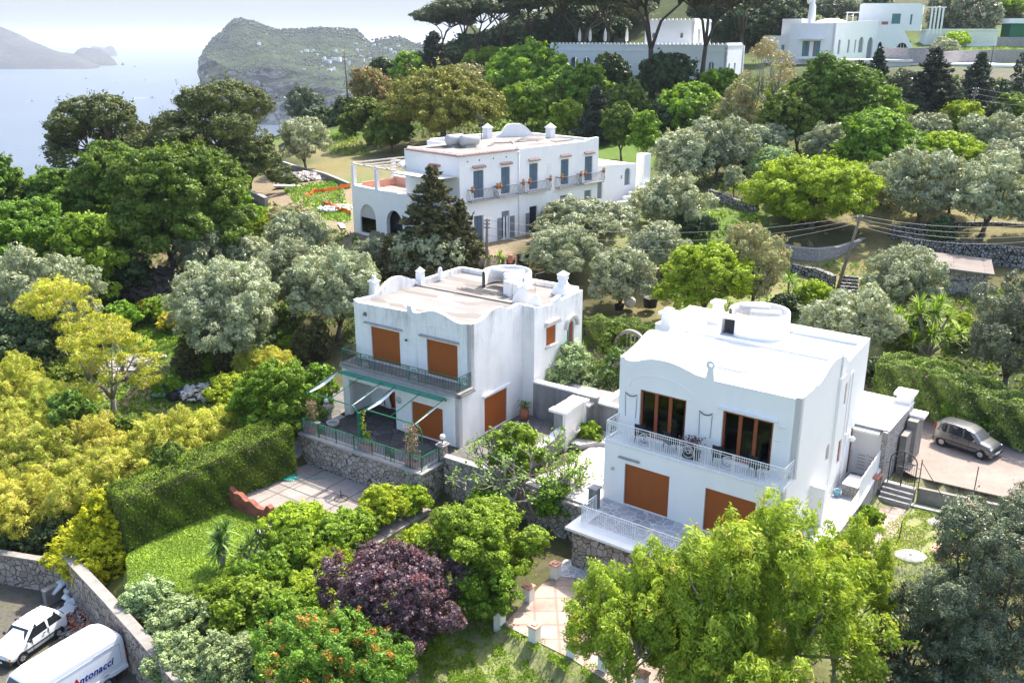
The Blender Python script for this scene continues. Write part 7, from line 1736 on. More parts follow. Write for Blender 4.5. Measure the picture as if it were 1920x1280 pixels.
# crates, urn and cycad between the long villa and the stained one
for i, (px, py) in enumerate(((950, 492), (966, 490), (982, 494), (958, 500), (990, 488))):
    P = on_z(px, py, 4.6); e = empty('black_crate', P, i * .5, ('black crate leftmost in the pile below the courtyard', 'black crate second in the back of the pile below the courtyard', 'black crate in the middle of the pile below the courtyard', 'black crate in front of the pile below the courtyard', 'black crate rightmost in the pile below the courtyard')[i], 'crate', 'black crates below the courtyard')
    b = MB(); b.box(-.45, -.35, 0, .45, -.3, .7); b.box(-.45, .3, 0, .45, .35, .7); b.box(-.45, -.3, 0, -.4, .3, .7); b.box(.4, -.3, 0, .45, .3, .7); b.box(-.4, -.3, 0, .4, .3, .3); b.build('crate', M['plastic_black'], e)
e = empty('garden_urn', on_z(957, 506, 4.4), 0, 'red urn on a white pedestal beside the black crates', 'urn'); b = MB(); b.box(-.4, -.4, -.3, .4, .4, .5); b.build('pedestal', M['white_cap'], e); b = MB(); b.lathe([(.1, 0), (.25, .2), (.3, .5), (.15, .7), (.22, .8), (.02, .8)], 12, (0, 0, .5)); b.build('urn', M['terracotta'], e)
e = empty('planter', on_z(1655, 478, 3.0), .3, 'terracotta trough at the foot of the curved terrace wall', 'planter'); b = MB(); b.rbox(-.5, -.22, 0, .5, .22, .42, .02); b.box(-.54, -.26, .36, .54, .26, .42); b.build('pot', M['terracotta'], e)

# ------------------------------------------------------------------ vehicles
def wheel(parent, x, y, r, w, side, trim='hubcap'):
    e = MB(); Mx = T(x, y, r) @ Matrix.Rotation(math.pi / 2, 4, 'X')
    e.lathe([(r * .55, -w / 2), (r * .93, -w / 2), (r, -w / 2 + .03), (r, w / 2 - .03), (r * .93, w / 2), (r * .55, w / 2)], 24, M=Mx)
    t = e.build('wheel', M['tyre'], parent)
    h = MB(); s = -side
    h.lathe([(.001, s * (w / 2 - .01)), (r * .2, s * (w / 2 + .012)), (r * .5, s * (w / 2 - .005)), (r * .62, s * (w / 2 - .012))], 20, M=Mx)
    for k in range(6):
        a = k * math.pi / 3; h.box(r * .15, -.018, 0, r * .56, .018, .02, M=Mx @ rotz(a) @ T(0, 0, s * (w / 2 + .004) - .01))
    h.build('rim', M[trim], t)
def loft(b, secs, closed_ends=True):
    n = len(secs[0]); vs = [p for s in secs for p in s]; fs = []
    for i in range(len(secs) - 1):
        for k in range(n): k2 = (k + 1) % n; fs.append((i * n + k, (i + 1) * n + k, (i + 1) * n + k2, i * n + k2))
    fs.append(tuple(range(n))); fs.append(tuple((len(secs) - 1) * n + k for k in range(n))[::-1])
    b.add(vs, fs, False)
def car_sec(x, zb, zm, zl, zt, w, wl, wt):
    h = [(w * .86, zb), (w, zb + .12), (w * 1.01, zm), (wl, zl), (wt, zt), (wt * .6, zt + .03)]
    return [(x, a, c) for a, c in h] + [(x, -a, c) for a, c in h[::-1]]
def make_car(name, label, cat, st, paint, loc, rz, wb, track, r, glass_spans, screen, rear, W, trim='hubcap', rack=False, handles=(), bumper='bumper_black', lamps=None, detail=None):
    e = empty(name, loc, math.radians(rz), label, cat)
    b = MB(); loft(b, [car_sec(*s) for s in st])
    bm = bmesh.new(); vv = [bm.verts.new(v) for v in b.v]; 
    for f in b.f: bm.faces.new([vv[i] for i in f])
    bmesh.ops.recalc_face_normals(bm, faces=bm.faces); bmesh.ops.bevel(bm, geom=[ed for ed in bm.edges if len(ed.link_faces) == 2 and ed.calc_face_angle(0) > .35], offset=.028, segments=2, affect='EDGES', clamp_overlap=True)
    b2 = MB(); b2.smooth = True; b2.from_bm(bm); body = b2.build('body', M[paint], e)
    mod = body.modifiers.new('wn', 'WEIGHTED_NORMAL'); 
    def at(x, key):   # interpolate a station value
        xs = [s[0] for s in st]; return np.interp(x, xs, [s[key] for s in st])
    for (x0, x1, x2, x3) in glass_spans:   # bottom x0..x1, top x3..x2
        for s in (-1, 1):
            g = MB(); v = []
            for x, t in ((x0, .06), (x1, .06), (x2, .88), (x3, .88)):
                y0, z0, y1, z1 = at(x, 6), at(x, 3), at(x, 7), at(x, 4); v.append((x, s * (y0 + (y1 - y0) * t + .006), z0 + (z1 - z0) * t))
            v2 = [(a, c - s * .02, d) for a, c, d in v]
            g.add(v + v2, [(0, 1, 2, 3), (7, 6, 5, 4), (0, 4, 5, 1), (1, 5, 6, 2), (2, 6, 7, 3), (3, 7, 4, 0)]); g.build('side_window', M['car_glass'], e)
    for nm, (xa, za, wa, xb, zb2, wb2) in (('windscreen', screen), ('rear_window', rear)):
        g = MB(); dx = .012 if xa > xb else -.012
        v = [(xa + dx, -wa, za + .012), (xa + dx, wa, za + .012), (xb + dx, wb2, zb2 + .012), (xb + dx, -wb2, zb2 + .012)]; v2 = [(a - dx * 2, c, d - .02) for a, c, d in v]
        g.add(v + v2, [(0, 1, 2, 3), (7, 6, 5, 4), (0, 4, 5, 1), (1, 5, 6, 2), (2, 6, 7, 3), (3, 7, 4, 0)]); g.build(nm, M['car_glass'], e)
    for sx in (-1, 1):
        for s in (-1, 1):
            d = MB(); d.lathe([(.001, 0), (r * 1.16, 0), (r * 1.16, .01)], 22, M=T(sx * wb / 2, s * (W * 1.0 + .002), r * 1.05) @ Matrix.Rotation(-s * math.pi / 2, 4, 'X')); d.build('wheel_arch', M['bumper_black'], e)
            wheel(e, sx * wb / 2, s * (track / 2), r, .2, s, trim)
    xf = st[-1][0]; xr = st[0][0]
    b = MB(); b.rbox(xf - .10, -W * .98, .24, xf + .07, W * .98, .50, .04); b.build('front_bumper', M[bumper], e)
    b = MB(); b.rbox(xr - .07, -W * .98, .26, xr + .10, W * .98, .52, .04); b.build('rear_bumper', M[bumper], e)
    for s in (-1, 1):
        for (nm, m, x, y0, y1, z0, z1, dx) in lamps:
            b = MB(); b.rbox(min(x, x + dx), min(s * y0, s * y1), z0, max(x, x + dx), max(s * y0, s * y1), z1, .015); b.build(nm, M[m], e)
        b = MB(); xm = glass_spans[-1][1] - .1; zz = at(xm, 3) + .02; b.rbox(xm - .06, min(s * W, s * (W + .16)), zz, xm + .06, max(s * W, s * (W + .16)), zz + .13, .02); b.build('mirror', M['bumper_black' if paint == 'car_white' else paint], e)
        for x in handles: b = MB(); b.box(x, min(s * (W * 1.0), s * (W * 1.0 + .03)), .83, x + .15, max(s * (W * 1.0), s * (W * 1.0 + .03)), .87); b.build('door_handle', M['bumper_black'], e)
        b = MB(); b.box(xr + .75, min(s * W, s * (W * 1.01 + .015)), .50, xf - .75, max(s * W, s * (W * 1.01 + .015)), .57); b.build('side_trim', M['bumper_black'], e)
        for x in (-.55, .42):   # door shut lines
            b = MB(); b.box(x, min(s * W * .9, s * (W * 1.008 + .006)), .32, x + .015, max(s * W * .9, s * (W * 1.008 + .006)), .95); b.build('door_gap', M['bumper_black'], e)
    b = MB(); b.box(xf + .065, -.26, .34, xf + .08, .26, .45); b.build('number_plate', M['plastic_white'], e)
    if rack:
        for x in rack:
            zt = at(x, 4) + .10; b = MB(); b.tube([(x, -W * .82, zt - .08), (x, -W * .8, zt), (x, W * .8, zt), (x, W * .82, zt - .08)], .022, 5)
            for s in (-1, 1): b.rbox(x - .05, s * W * .82 - .04, zt - .14, x + .05, s * W * .82 + .04, zt - .02, .01)
            b.build('roof_bar', M['dark_iron'], e)
    return e
# st: x, z bottom, z mid, z belt, z top, half width, half width at belt, half width at roof
st_silver = [(-1.74, .30, .6, .80, .98, .70, .68, .60), (-1.66, .24, .6, .92, 1.36, .76, .74, .60), (-1.35, .22, .6, .93, 1.48, .79, .76, .60), (-.6, .20, .6, .92, 1.52, .79, .76, .61), (.1, .20, .6, .90, 1.50, .79, .76, .60), (.55, .20, .6, .90, 1.36, .79, .76, .60), (1.02, .22, .6, .89, .96, .79, .76, .66), (1.45, .24, .55, .80, .86, .77, .74, .62), (1.72, .30, .5, .66, .72, .70, .66, .54)]
silver = make_car('parked_car', 'small silver hatchback with roof rails parked by the flowering hedge', 'car', st_silver, 'car_silver', (27.0, 49.75, 0.02), -51.5, 2.30, 1.40, .29,
    [(-1.55, -.95, -.98, -1.42), (-.88, -.02, -.08, -.88), (.06, .84, .30, .02)], (1.0, .93, .66, .36, 1.42, .56), (-1.70, 1.0, .60, -1.60, 1.36, .56), .79, 'hubcap', False, (-.35, -.75), 'car_silver',
    [('headlight', 'lamp_clear', 1.60, .46, .68, .60, .74, .10), ('tail_light', 'lamp_red', -1.74, .58, .72, .80, 1.22, .07)])
for s in (-1, 1):
    b = MB(); b.tube([(-1.2, s * .56, 1.48), (-1.1, s * .57, 1.56), (-.1, s * .57, 1.58), (.05, s * .56, 1.50)], .018, 5); b.build('roof_rail', M['bumper_black'], silver)
b = MB(); b.box(1.705, -.35, .50, 1.74, .35, .60); b.box(1.74, -.6, .26, 1.795, .6, .34); b.build('grille', M['bumper_black'], silver)
st_white = [(-1.72, .32, .6, .85, .97, .68, .66, .58), (-1.66, .26, .6, .92, 1.0, .74, .72, .60), (-1.36, .24, .6, .92, 1.36, .76, .73, .60), (-.6, .22, .6, .91, 1.41, .765, .73, .61), (.15, .22, .6, .90, 1.40, .765, .73, .60), (.34, .22, .6, .90, 1.36, .765, .73, .60), (.86, .24, .6, .88, .93, .76, .73, .64), (1.5, .28, .55, .76, .80, .74, .71, .60), (1.74, .34, .5, .66, .70, .70, .66, .56)]
wc = make_car('parked_car', 'old boxy white three-door car with two roof bars and a black bumper', 'car', st_white, 'car_white', (-23.95, 38.55, -5.5), -112, 2.16, 1.34, .28,
    [(-1.42, -.62, -.66, -1.22), (-.52, .72, .20, -.50)], (.84, .92, .64, .36, 1.36, .56), (-1.69, 1.0, .58, -1.40, 1.34, .54), .765, 'hubcap', (-1.1, .05), (-.35,), 'bumper_black',
    [('headlight', 'lamp_clear', 1.70, .40, .62, .52, .66, .06), ('indicator', 'lamp_orange', 1.66, .63, .73, .52, .64, .08), ('tail_light', 'lamp_red', -1.75, .52, .68, .60, .85, .06)])
# big white delivery van
def van():
    e = empty('delivery_van', (-20.5, 34.35, -5.5), math.radians(VAN_RZ), 'large white delivery van with blue lettering on its side beside the stone retaining wall', 'van')
    S = []
    for x, zb, ztop, w, wt, rr in ((-2.95, .55, 1.3, .92, .88, .1), (-2.88, .42, 2.32, .98, .82, .25), (-2.5, .42, 2.48, 1.0, .86, .22), (-1.0, .42, 2.50, 1.0, .88, .2), (.9, .42, 2.48, 1.0, .88, .2), (1.5, .42, 2.36, 1.0, .84, .25), (2.2, .42, 1.45, .98, .80, .15), (2.85, .45, 1.1, .92, .72, .1), (3.0, .5, .85, .86, .66, .06)):
        h = [(w * .92, zb), (w, zb + .12), (w * 1.005, zb + (ztop - zb) * .5), (w * .985, ztop - rr - .05), (wt + (w - wt) * .45, ztop - .09), (wt * .86, ztop - .015), (wt * .4, ztop + .02)]
        S.append([(x, a, c) for a, c in h] + [(x, -a, c) for a, c in h[::-1]])
    b = MB(); loft(b, S); bm = bmesh.new(); vv = [bm.verts.new(v) for v in b.v]
    for f in b.f: bm.faces.new([vv[i] for i in f])
    bmesh.ops.recalc_face_normals(bm, faces=bm.faces); bmesh.ops.bevel(bm, geom=[ed for ed in bm.edges if len(ed.link_faces) == 2 and ed.calc_face_angle(0) > .5], offset=.03, segments=2, affect='EDGES')
    b2 = MB(); b2.smooth = True; b2.from_bm(bm); b2.build('body', M['van_white'], e).modifiers.new('wn', 'WEIGHTED_NORMAL')
    for s in (-1, 1):
        g = MB(); y = s * 1.008
        for z in (.98, 2.02): g.box(-2.6, min(y, y - s * .02), z, 1.2, max(y, y - s * .02), z + .014)
        for x in (-2.62, 1.2): g.box(x, min(y, y - s * .02), .98, x + .014, max(y, y - s * .02), 2.02)
        g.box(-2.35, min(y, y - s * .02) , 2.09, -1.3, max(y, y - s * .02), 2.10)
        g.build('panel_seam', M['pale_iron'], e)
        g = MB(); g.box(-2.9, min(s * .98, s * 1.03), .55, 2.4, max(s * .98, s * 1.03), .75); g.build('side_trim', M['van_white'], e)
        for x in (-1.75, 1.95):
            d = MB(); d.lathe([(.001, 0), (.42, 0), (.42, .01)], 22, M=T(x, s * 1.012, .38) @ Matrix.Rotation(-s * math.pi / 2, 4, 'X')); d.build('wheel_arch', M['bumper_black'], e); wheel(e, x, s * .92, .33, .22, s, 'hubcap')
        g = MB(); g.box(1.45, min(s * .97, s * 1.0), 1.35, 2.0, max(s * .97, s * 1.0), 1.95); g.build('side_window', M['car_glass'], e)
        g = MB(); g.rbox(-2.99, min(s * .7, s * .93), .9, -2.9, max(s * .7, s * .93), 1.4, .01); g.build('tail_light', M['lamp_red'], e)
    g = MB(); v = [(2.27, -.8, 1.42), (2.27, .8, 1.42), (1.58, .72, 2.3), (1.58, -.72, 2.3)]; g.add(v + [(a - .03, c, d - .02) for a, c, d in v], [(0, 1, 2, 3), (7, 6, 5, 4), (0, 4, 5, 1), (1, 5, 6, 2), (2, 6, 7, 3), (3, 7, 4, 0)]); g.build('windscreen', M['car_glass'], e)
    # lettering on the side towards the wall
    def word(body, x, z, size, mat, sh=.25, off=.012, ex=.003):
        c = bpy.data.curves.new('lettering', 'FONT'); c.body = body; c.size = size; c.shear = sh; c.offset = off; c.extrude = ex; c.space_character = 1.06; c.resolution_u = 4
        c.materials.append(M[mat]); q = bpy.data.objects.new('tmp', c); COL.objects.link(q); dg = bpy.context.evaluated_depsgraph_get()
        me = bpy.data.meshes.new_from_object(q.evaluated_get(dg)); bpy.data.objects.remove(q)
        o = bpy.data.objects.new('lettering', me); COL.objects.link(o); o.parent = e
        o.location = (x, 1.012, z); o.rotation_euler = (math.pi / 2, 0, math.pi); return o
    o = word('A', -.08, 1.12, .62, 'logo_red', .12, .016)
    word('ntonacci', -.44, 1.18, .48, 'logo_blue', .28, .014)
    g = MB(); g.box(-2.1, 1.006, 1.11, -.6, 1.012, 1.125); g.build('subline', M['pale_iron'], e)
    g = MB()
    o1 = [(.10 + .62 * math.cos(t), 1.08 + .30 * math.sin(t)) for t in np.linspace(math.radians(10), math.radians(170), 15)]
    o2 = [(.13 + .66 * math.cos(t), .98 + .26 * math.sin(t)) for t in np.linspace(math.radians(165), math.radians(15), 15)]
    g.prism(o1 + o2, [], .006, T(0, 1.006, 0)); g.build('swoosh', M['logo_cyan'], e)
VAN_RZ = -121.0
van()
# yard: retaining walls, ramp wall, rubble and thrown-out things
WP = [on_z(a, b, -2.95) for a, b in ((124, 1046), (165, 1090), (210, 1138), (262, 1196), (300, 1240), (352, 1300), (410, 1370))]
dwall('retaining_wall', 'tall rough stone retaining wall between the yard with the van and the garden', [Vector((p.x, p.y, -5.6)) for p in WP], 2.9, 'yard_stone', .45, 'concrete')
W2 = [on_z(a, b, -3.7) for a, b in ((-60, 1030), (0, 1038), (60, 1048), (124, 1057))]
dwall('retaining_wall', 'lower mossy grey wall at the back of the yard on the far left', [Vector((p.x, p.y, -5.6)) for p in W2], 1.95, 'yard_stone', .35, 'concrete')
b = MB(); R0 = on_z(92, 1130, -5.4); e = empty('ramp_wall', R0, math.radians(60), 'short brown-topped wall stub beside the white car', 'wall')
b.box(-.2, -.15, -.2, 2.7, .15, .8); b.build('face', M['concrete'], e); b = MB(); b.box(-.22, -.18, .8, 2.72, .18, .88); b.build('coping', M['rubble'], e)
def rubble(name, label, c, rad, n, mats, hgt=.5, seed=3, cat='rubble pile', size=.12, kind=None, long=1.0):
    e = empty(name, c, 0, label, cat); r = random.Random(seed); bs = [MB() for _ in mats]
    for k in range(n):
        a = r.uniform(0, 6.28); q = rad * math.sqrt(r.random()); x, y = q * math.cos(a), q * math.sin(a) * .7; z = hgt * max(0, 1 - (q / rad) ** 1.5) * r.uniform(.5, 1.05)
        s = size * r.uniform(.5, 1.6); Mx = T(x, y, z) @ Matrix.Rotation(r.uniform(0, 6), 4, 'Z') @ Matrix.Rotation(r.uniform(-.7, .7), 4, 'X') @ Matrix.Rotation(r.uniform(-.6, .6), 4, 'Y')
        bs[k % len(mats)].box(-s * long, -s * .7, -s * .4, s * long, s * .7, s * .4, M=Mx, taper=s * .2)
    for b, m in zip(bs, mats): b.build(('stones', 'fragments', 'scraps')[mats.index(m) % 3], M[m], e)
    return e
rubble('rubble_pile', 'brick and plaster rubble heap between the white car and the stone wall', on_z(158, 1162, -5.5), 2.3, 950, ['rubble', 'terracotta', 'concrete'], .5, 4, size=.085)
rubble('rubble_pile', 'long heap of pale rubble on the dirt above the orange netting', on_ground(568, 334), 3.8, 520, ['pale_rubble', 'rubble'], .8, 5, size=.2)
rubble('rubble_pile', 'white stones scattered below the orange netting by the long villa', on_ground(640, 392), 2.6, 120, ['pale_rubble'], .3, 6, size=.2)
rubble('log_pile', 'big dark pile of cut branches under the large green tree at left', on_ground(305, 545), 4.2, 900, ['dead_wood'], 1.7, 7, 'log pile', .2, long=2.6)
rubble('log_pile', 'smaller dark brushwood pile left of the big branch pile', on_ground(248, 540), 2.6, 420, ['dead_wood', 'rubble'], 1.1, 8, 'log pile', .16, long=2.4)
rubble('rubble_pile', 'scrap timber and white rubble beside the blue tarpaulin', on_ground(385, 742), 2.0, 320, ['pale_rubble', 'grey_wood', 'dead_wood'], .6, 9, size=.13, long=2.2)
rubble('log_pile', 'pale dead branches lying in the garden behind the sparse yellow tree', on_ground(250, 690), 2.6, 90, ['grey_wood'], .5, 10, 'log pile', .12, long=6)
def scrap(name, label, cat, P, parts, rz=0):
    e = empty(name, P, rz, label, cat)
    for nm, mat, fn in parts: b = MB(); fn(b); b.build(nm, M[mat], e)
scrap('discarded_sink', 'white pedestal sink thrown on the rubble by the stone wall', 'sink', on_z(140, 1132, -5.1), [('bowl', 'plastic_white', lambda b: b.lathe([(.08, -.2), (.28, -.08), (.36, .06), (.38, .1), (.3, .06), (.05, -.06)], 16, M=Matrix.Rotation(.5, 4, 'X') @ Matrix.Scale(1.35, 4, (1, 0, 0)))), ('pedestal', 'plastic_white', lambda b: b.tube([(-.2, .3, .1), (-.5, .5, .35)], [.13, .17], 10))], .4)
scrap('discarded_basin', 'white bathroom basin with a dark hole above the sink on the rubble', 'basin', on_z(131, 1112, -5.0), [('bowl', 'plastic_white', lambda b: b.rbox(-.25, -.25, 0, .25, .25, .3, .06)), ('hole', 'plastic_black', lambda b: b.lathe([(.01, .304), (.12, .306)], 12))], .7)
scrap('white_sheet', 'rumpled white sheet draped over the end of the wall stub', 'sheet', on_z(120, 1098, -4.8), [('sheet', 'plastic_white', lambda b: [b.tube([(-.7, -.2 + .1 * k, -.1), (-.2, -.15 + .1 * k, .18 + .05 * (k % 2)), (.3, .0 + .1 * k, .2), (.7, .1 + .08 * k, -.2)], [.06, .12, .12, .06], 7) for k in range(4)])], .9)
scrap('broken_panel', 'broken flat white panels lying on the rubble behind the car', 'panel', on_z(122, 1148, -5.15), [('panel', 'plastic_white', lambda b: [b.box(-.4, -.25, .1 * k, .4, .25, .04 + .1 * k, M=rotz(.6 * k) @ Matrix.Rotation(.2 * k, 4, 'X')) for k in range(3)])])
scrap('brick_heap', 'broken red bricks on the far side of the yard at the left edge', 'bricks', on_z(5, 1072, -5.4), [('bricks', 'terracotta', lambda b: [b.box(-.2, -.1, .0 + .12 * (k % 3), .2, .1, .1 + .12 * (k % 3), M=T(.3 * (k % 5) - .5, .25 * (k // 5), 0) @ rotz(k * .7)) for k in range(14)])])
scrap('blue_tarpaulin', 'crumpled blue tarpaulin over a dark drum in the middle of the garden', 'tarpaulin', on_ground(322, 745), [('tarpaulin', 'blue_tarp', lambda b: [b.tube([(-.9, -.3 + .3 * k, .05), (-.3, -.2 + .3 * k, .55 + .1 * (k % 2)), (.4, -.1 + .25 * k, .6), (.9, .3 * k, .1)], [.12, .32, .3, .1], 8) for k in range(3)]), ('drum', 'plastic_black', lambda b: b.lathe([(.35, 0), (.36, .5), (.3, .52), (.01, .5)], 14, (.5, -.9, 0))), ('sheet', 'light_blue', lambda b: b.rbox(-1.1, -.9, .1, -.1, -.4, .4, .1))])
scrap('plank_stack', 'white boards lying in the grass near the rubble on the dirt track', 'boards', on_ground(540, 353), [('board', 'plastic_white', lambda b: [b.box(-1.8, -.4, .1 * k, 1.8, .4, .08 + .1 * k, M=rotz(.1 * k)) for k in range(3)])], -.3)
scrap('plank', 'single white plank lying on the dirt left of the arched door', 'plank', on_ground(641, 425), [('board', 'pale_rubble', lambda b: b.box(-.25, -1.4, .02, .25, 1.4, .1))], .3)
# orange construction netting
def netting(label, pts, h):
    P = []
    for i in range(len(pts) - 1):
        a, c = on_ground(*pts[i]), on_ground(*pts[i + 1])
        for k in range(6): P.append(a.lerp(c, k / 6))
    P.append(on_ground(*pts[-1])); o0 = P[0]; e = empty('safety_netting', o0, 0, label, 'netting'); vs = []; r = random.Random(3)
    for i, p in enumerate(P):
        z = hz(p.x, p.y); hh = h * r.uniform(.55, 1.1); dx = r.uniform(-.15, .15); vs += [(p.x - o0.x, p.y - o0.y, z - o0.z + .15 * abs(math.sin(i * 1.1))), (p.x - o0.x + dx, p.y - o0.y + dx, z - o0.z + hh), (p.x - o0.x + dx + .04, p.y - o0.y + dx + .05, z - o0.z + hh), (p.x - o0.x + .04, p.y - o0.y + .05, z - o0.z + .1)]
    fs = []
    for i in range(len(P) - 1):
        for k in range(4): fs.append((i * 4 + k, i * 4 + (k + 1) % 4, (i + 1) * 4 + (k + 1) % 4, (i + 1) * 4 + k))
    b = MB(); b.add(vs, fs); b.build('net', M['orange_net'], e)
    b = MB()
    for p in P[::6]: z = hz(p.x, p.y); b.tube([(p.x - o0.x, p.y - o0.y, z - o0.z - .1), (p.x - o0.x, p.y - o0.y, z - o0.z + h + .2)], .03, 4)
    b.build('stake', M['grey_wood'], e)
netting('upper run of orange safety netting left of the long villa', [(572, 372), (590, 364), (612, 363), (632, 358), (656, 353)], .6)
netting('lower run of orange safety netting, near the arched door', [(606, 385), (622, 392), (640, 400), (658, 406)], .6)
# lawn table, utility poles and wires
e = empty('garden_table', on_z(500, 1008, -2.45), 0, 'small round pale-green table standing on the lawn', 'table'); b = MB(); b.lathe([(.01, .5), (.44, .5), (.46, .47), (.44, .44), (.01, .44)], 22); b.build('tabletop', M['stone_ornament'], e); b = MB(); b.tube([(0, 0, 0), (0, 0, .45)], [.16, .08], 8); b.build('leg', M['stone_ornament'], e)
def pole(P, h, lean, label, arms=1, r=.13, armlen=1.0, rz=0.0, name='utility_pole', ins=True):
    e = empty(name, P, rz, label, 'utility pole', 'wooden line poles'); top = Vector((lean[0], lean[1], h))
    b = MB(); b.tube([(0, 0, -.3), tuple(top * .5), tuple(top)], [r * 1.15, r, r * .8], 8); b.build('pole', M['pole_wood'], e); pts = []
    for k in range(arms):
        c = top * (1 - .035 - k * .075); b = MB(); b.box(-armlen / 2, -.05, -.05, armlen / 2, .05, .05, M=T(*c)); b.build('crossarm', M['pole_wood'], e)
        if ins:
            b = MB()
            for s in (-1, 1): b.lathe([(.05, 0), (.07, .08), (.05, .14), (.01, .16)], 8, (c.x + s * armlen * .45, c.y, c.z + .05))
            b.build('insulator', M['insulator'], e)
        pts.append(e.matrix_basis @ Vector(c)) 
    return P + top, e
P1, _ = pole(on_z(1568, 546, 2.3), z_at_row(on_z(1568, 546, 2.3).x, on_z(1568, 546, 2.3).y, 404) - 2.3, (1.45, .3), 'leaning wooden pole with white insulators in front of the curved terrace wall', 1, .14, .5)
Pc = on_z(912, 500, 4.6); P2, _ = pole(Pc, z_at_row(Pc.x, Pc.y, 410) - 4.6, (.1, 0), 'wooden pole with small brackets in front of the long villa', 3, .12, .5)
Pd = on_ground(652, 185); P3, _ = pole(Pd, z_at_row(Pd.x, Pd.y, 97) - Pd.z, (-.2, 0), 'tall dark pole with two crossarms against the far hill', 2, .17, 1.7)
Pe = on_ground(1812, 248); P4, _ = pole(Pe, z_at_row(Pe.x, Pe.y, 164) - Pe.z, (.4, 0), 'pole among the dark conifers at right carrying three wires', 3, .14, .8)
Pf = on_ground(1853, 150); P5, _ = pole(Pf, z_at_row(Pf.x, Pf.y, 86) - Pf.z, (0, 0), 'thin pole on the lawn in the top right corner', 1, .1, .8, ins=False)
for i, (px, by, ty, l) in enumerate(((1079, 138, 108, 'white flagpole left of the twin pine trunks before the loggia'), (1099, 140, 106, 'white flagpole in front of the arched loggia'))):
    Pg = far_at(px, by, 158); e = empty('flagpole', Pg, 0, l, 'flagpole'); b = MB(); b.tube([(0, 0, -3), (0, 0, z_at_row(Pg.x, Pg.y, ty) - Pg.z)], .08, 6); b.build('pole', M['white_metal'], e)
def wire(a, c, sag, label, n=16, r=.016, grp='overhead wires'):
    a, c = Vector(a), Vector(c); b = MB(); L = c - a
    b.tube([L * (k / n) + Vector((0, 0, -sag * 4 * (k / n) * (1 - k / n))) for k in range(n + 1)], r, 4)
    o = b.build('overhead_wire', M['wire']); o.location = a; tag(o, label, 'wire', grp)
R1 = Vector(far_at(1990, 416, 74))
for k, l in enumerate(('topmost', 'second', 'third', 'lowest')):
    wire(P1 + Vector((0, 0, -.05 - .3 * k)), R1 + Vector((0, 0, -.0 - .42 * k)), .7 + .1 * k, l + ' of the four wires running right from the leaning pole')
    if k < 3: wire(P1 + Vector((0, 0, -.05 - .3 * k)), P2 + Vector((0, 0, -.1 - .65 * k)), 1.3 + .25 * k, l.replace('third', 'lowest') + ' of the three wires between the leaning pole and the pole by the long villa')
L4 = Vector(far_at(1640, 178, 140)); R4 = Vector(far_at(2000, 175, 130))
for k, l in enumerate(('topmost', 'middle', 'lowest')):
    wire(P4 + Vector((0, 0, -.1 - .75 * k)), L4 + Vector((0, 0, -.75 * k)), .6, l + ' wire left of the pole among the dark conifers'); wire(P4 + Vector((0, 0, -.1 - .75 * k)), R4 + Vector((0, 0, -.75 * k)), .5, l + ' wire right of the pole among the dark conifers')
R3 = Vector(far_at(990, 168, 150))
for k, l in enumerate(('upper', 'lower')): wire(P3 + Vector((0, 0, -.2 - .9 * k)), R3 + Vector((0, 0, -1.0 * k)), 3.5, l + ' wire sagging from the tall dark pole to the right')

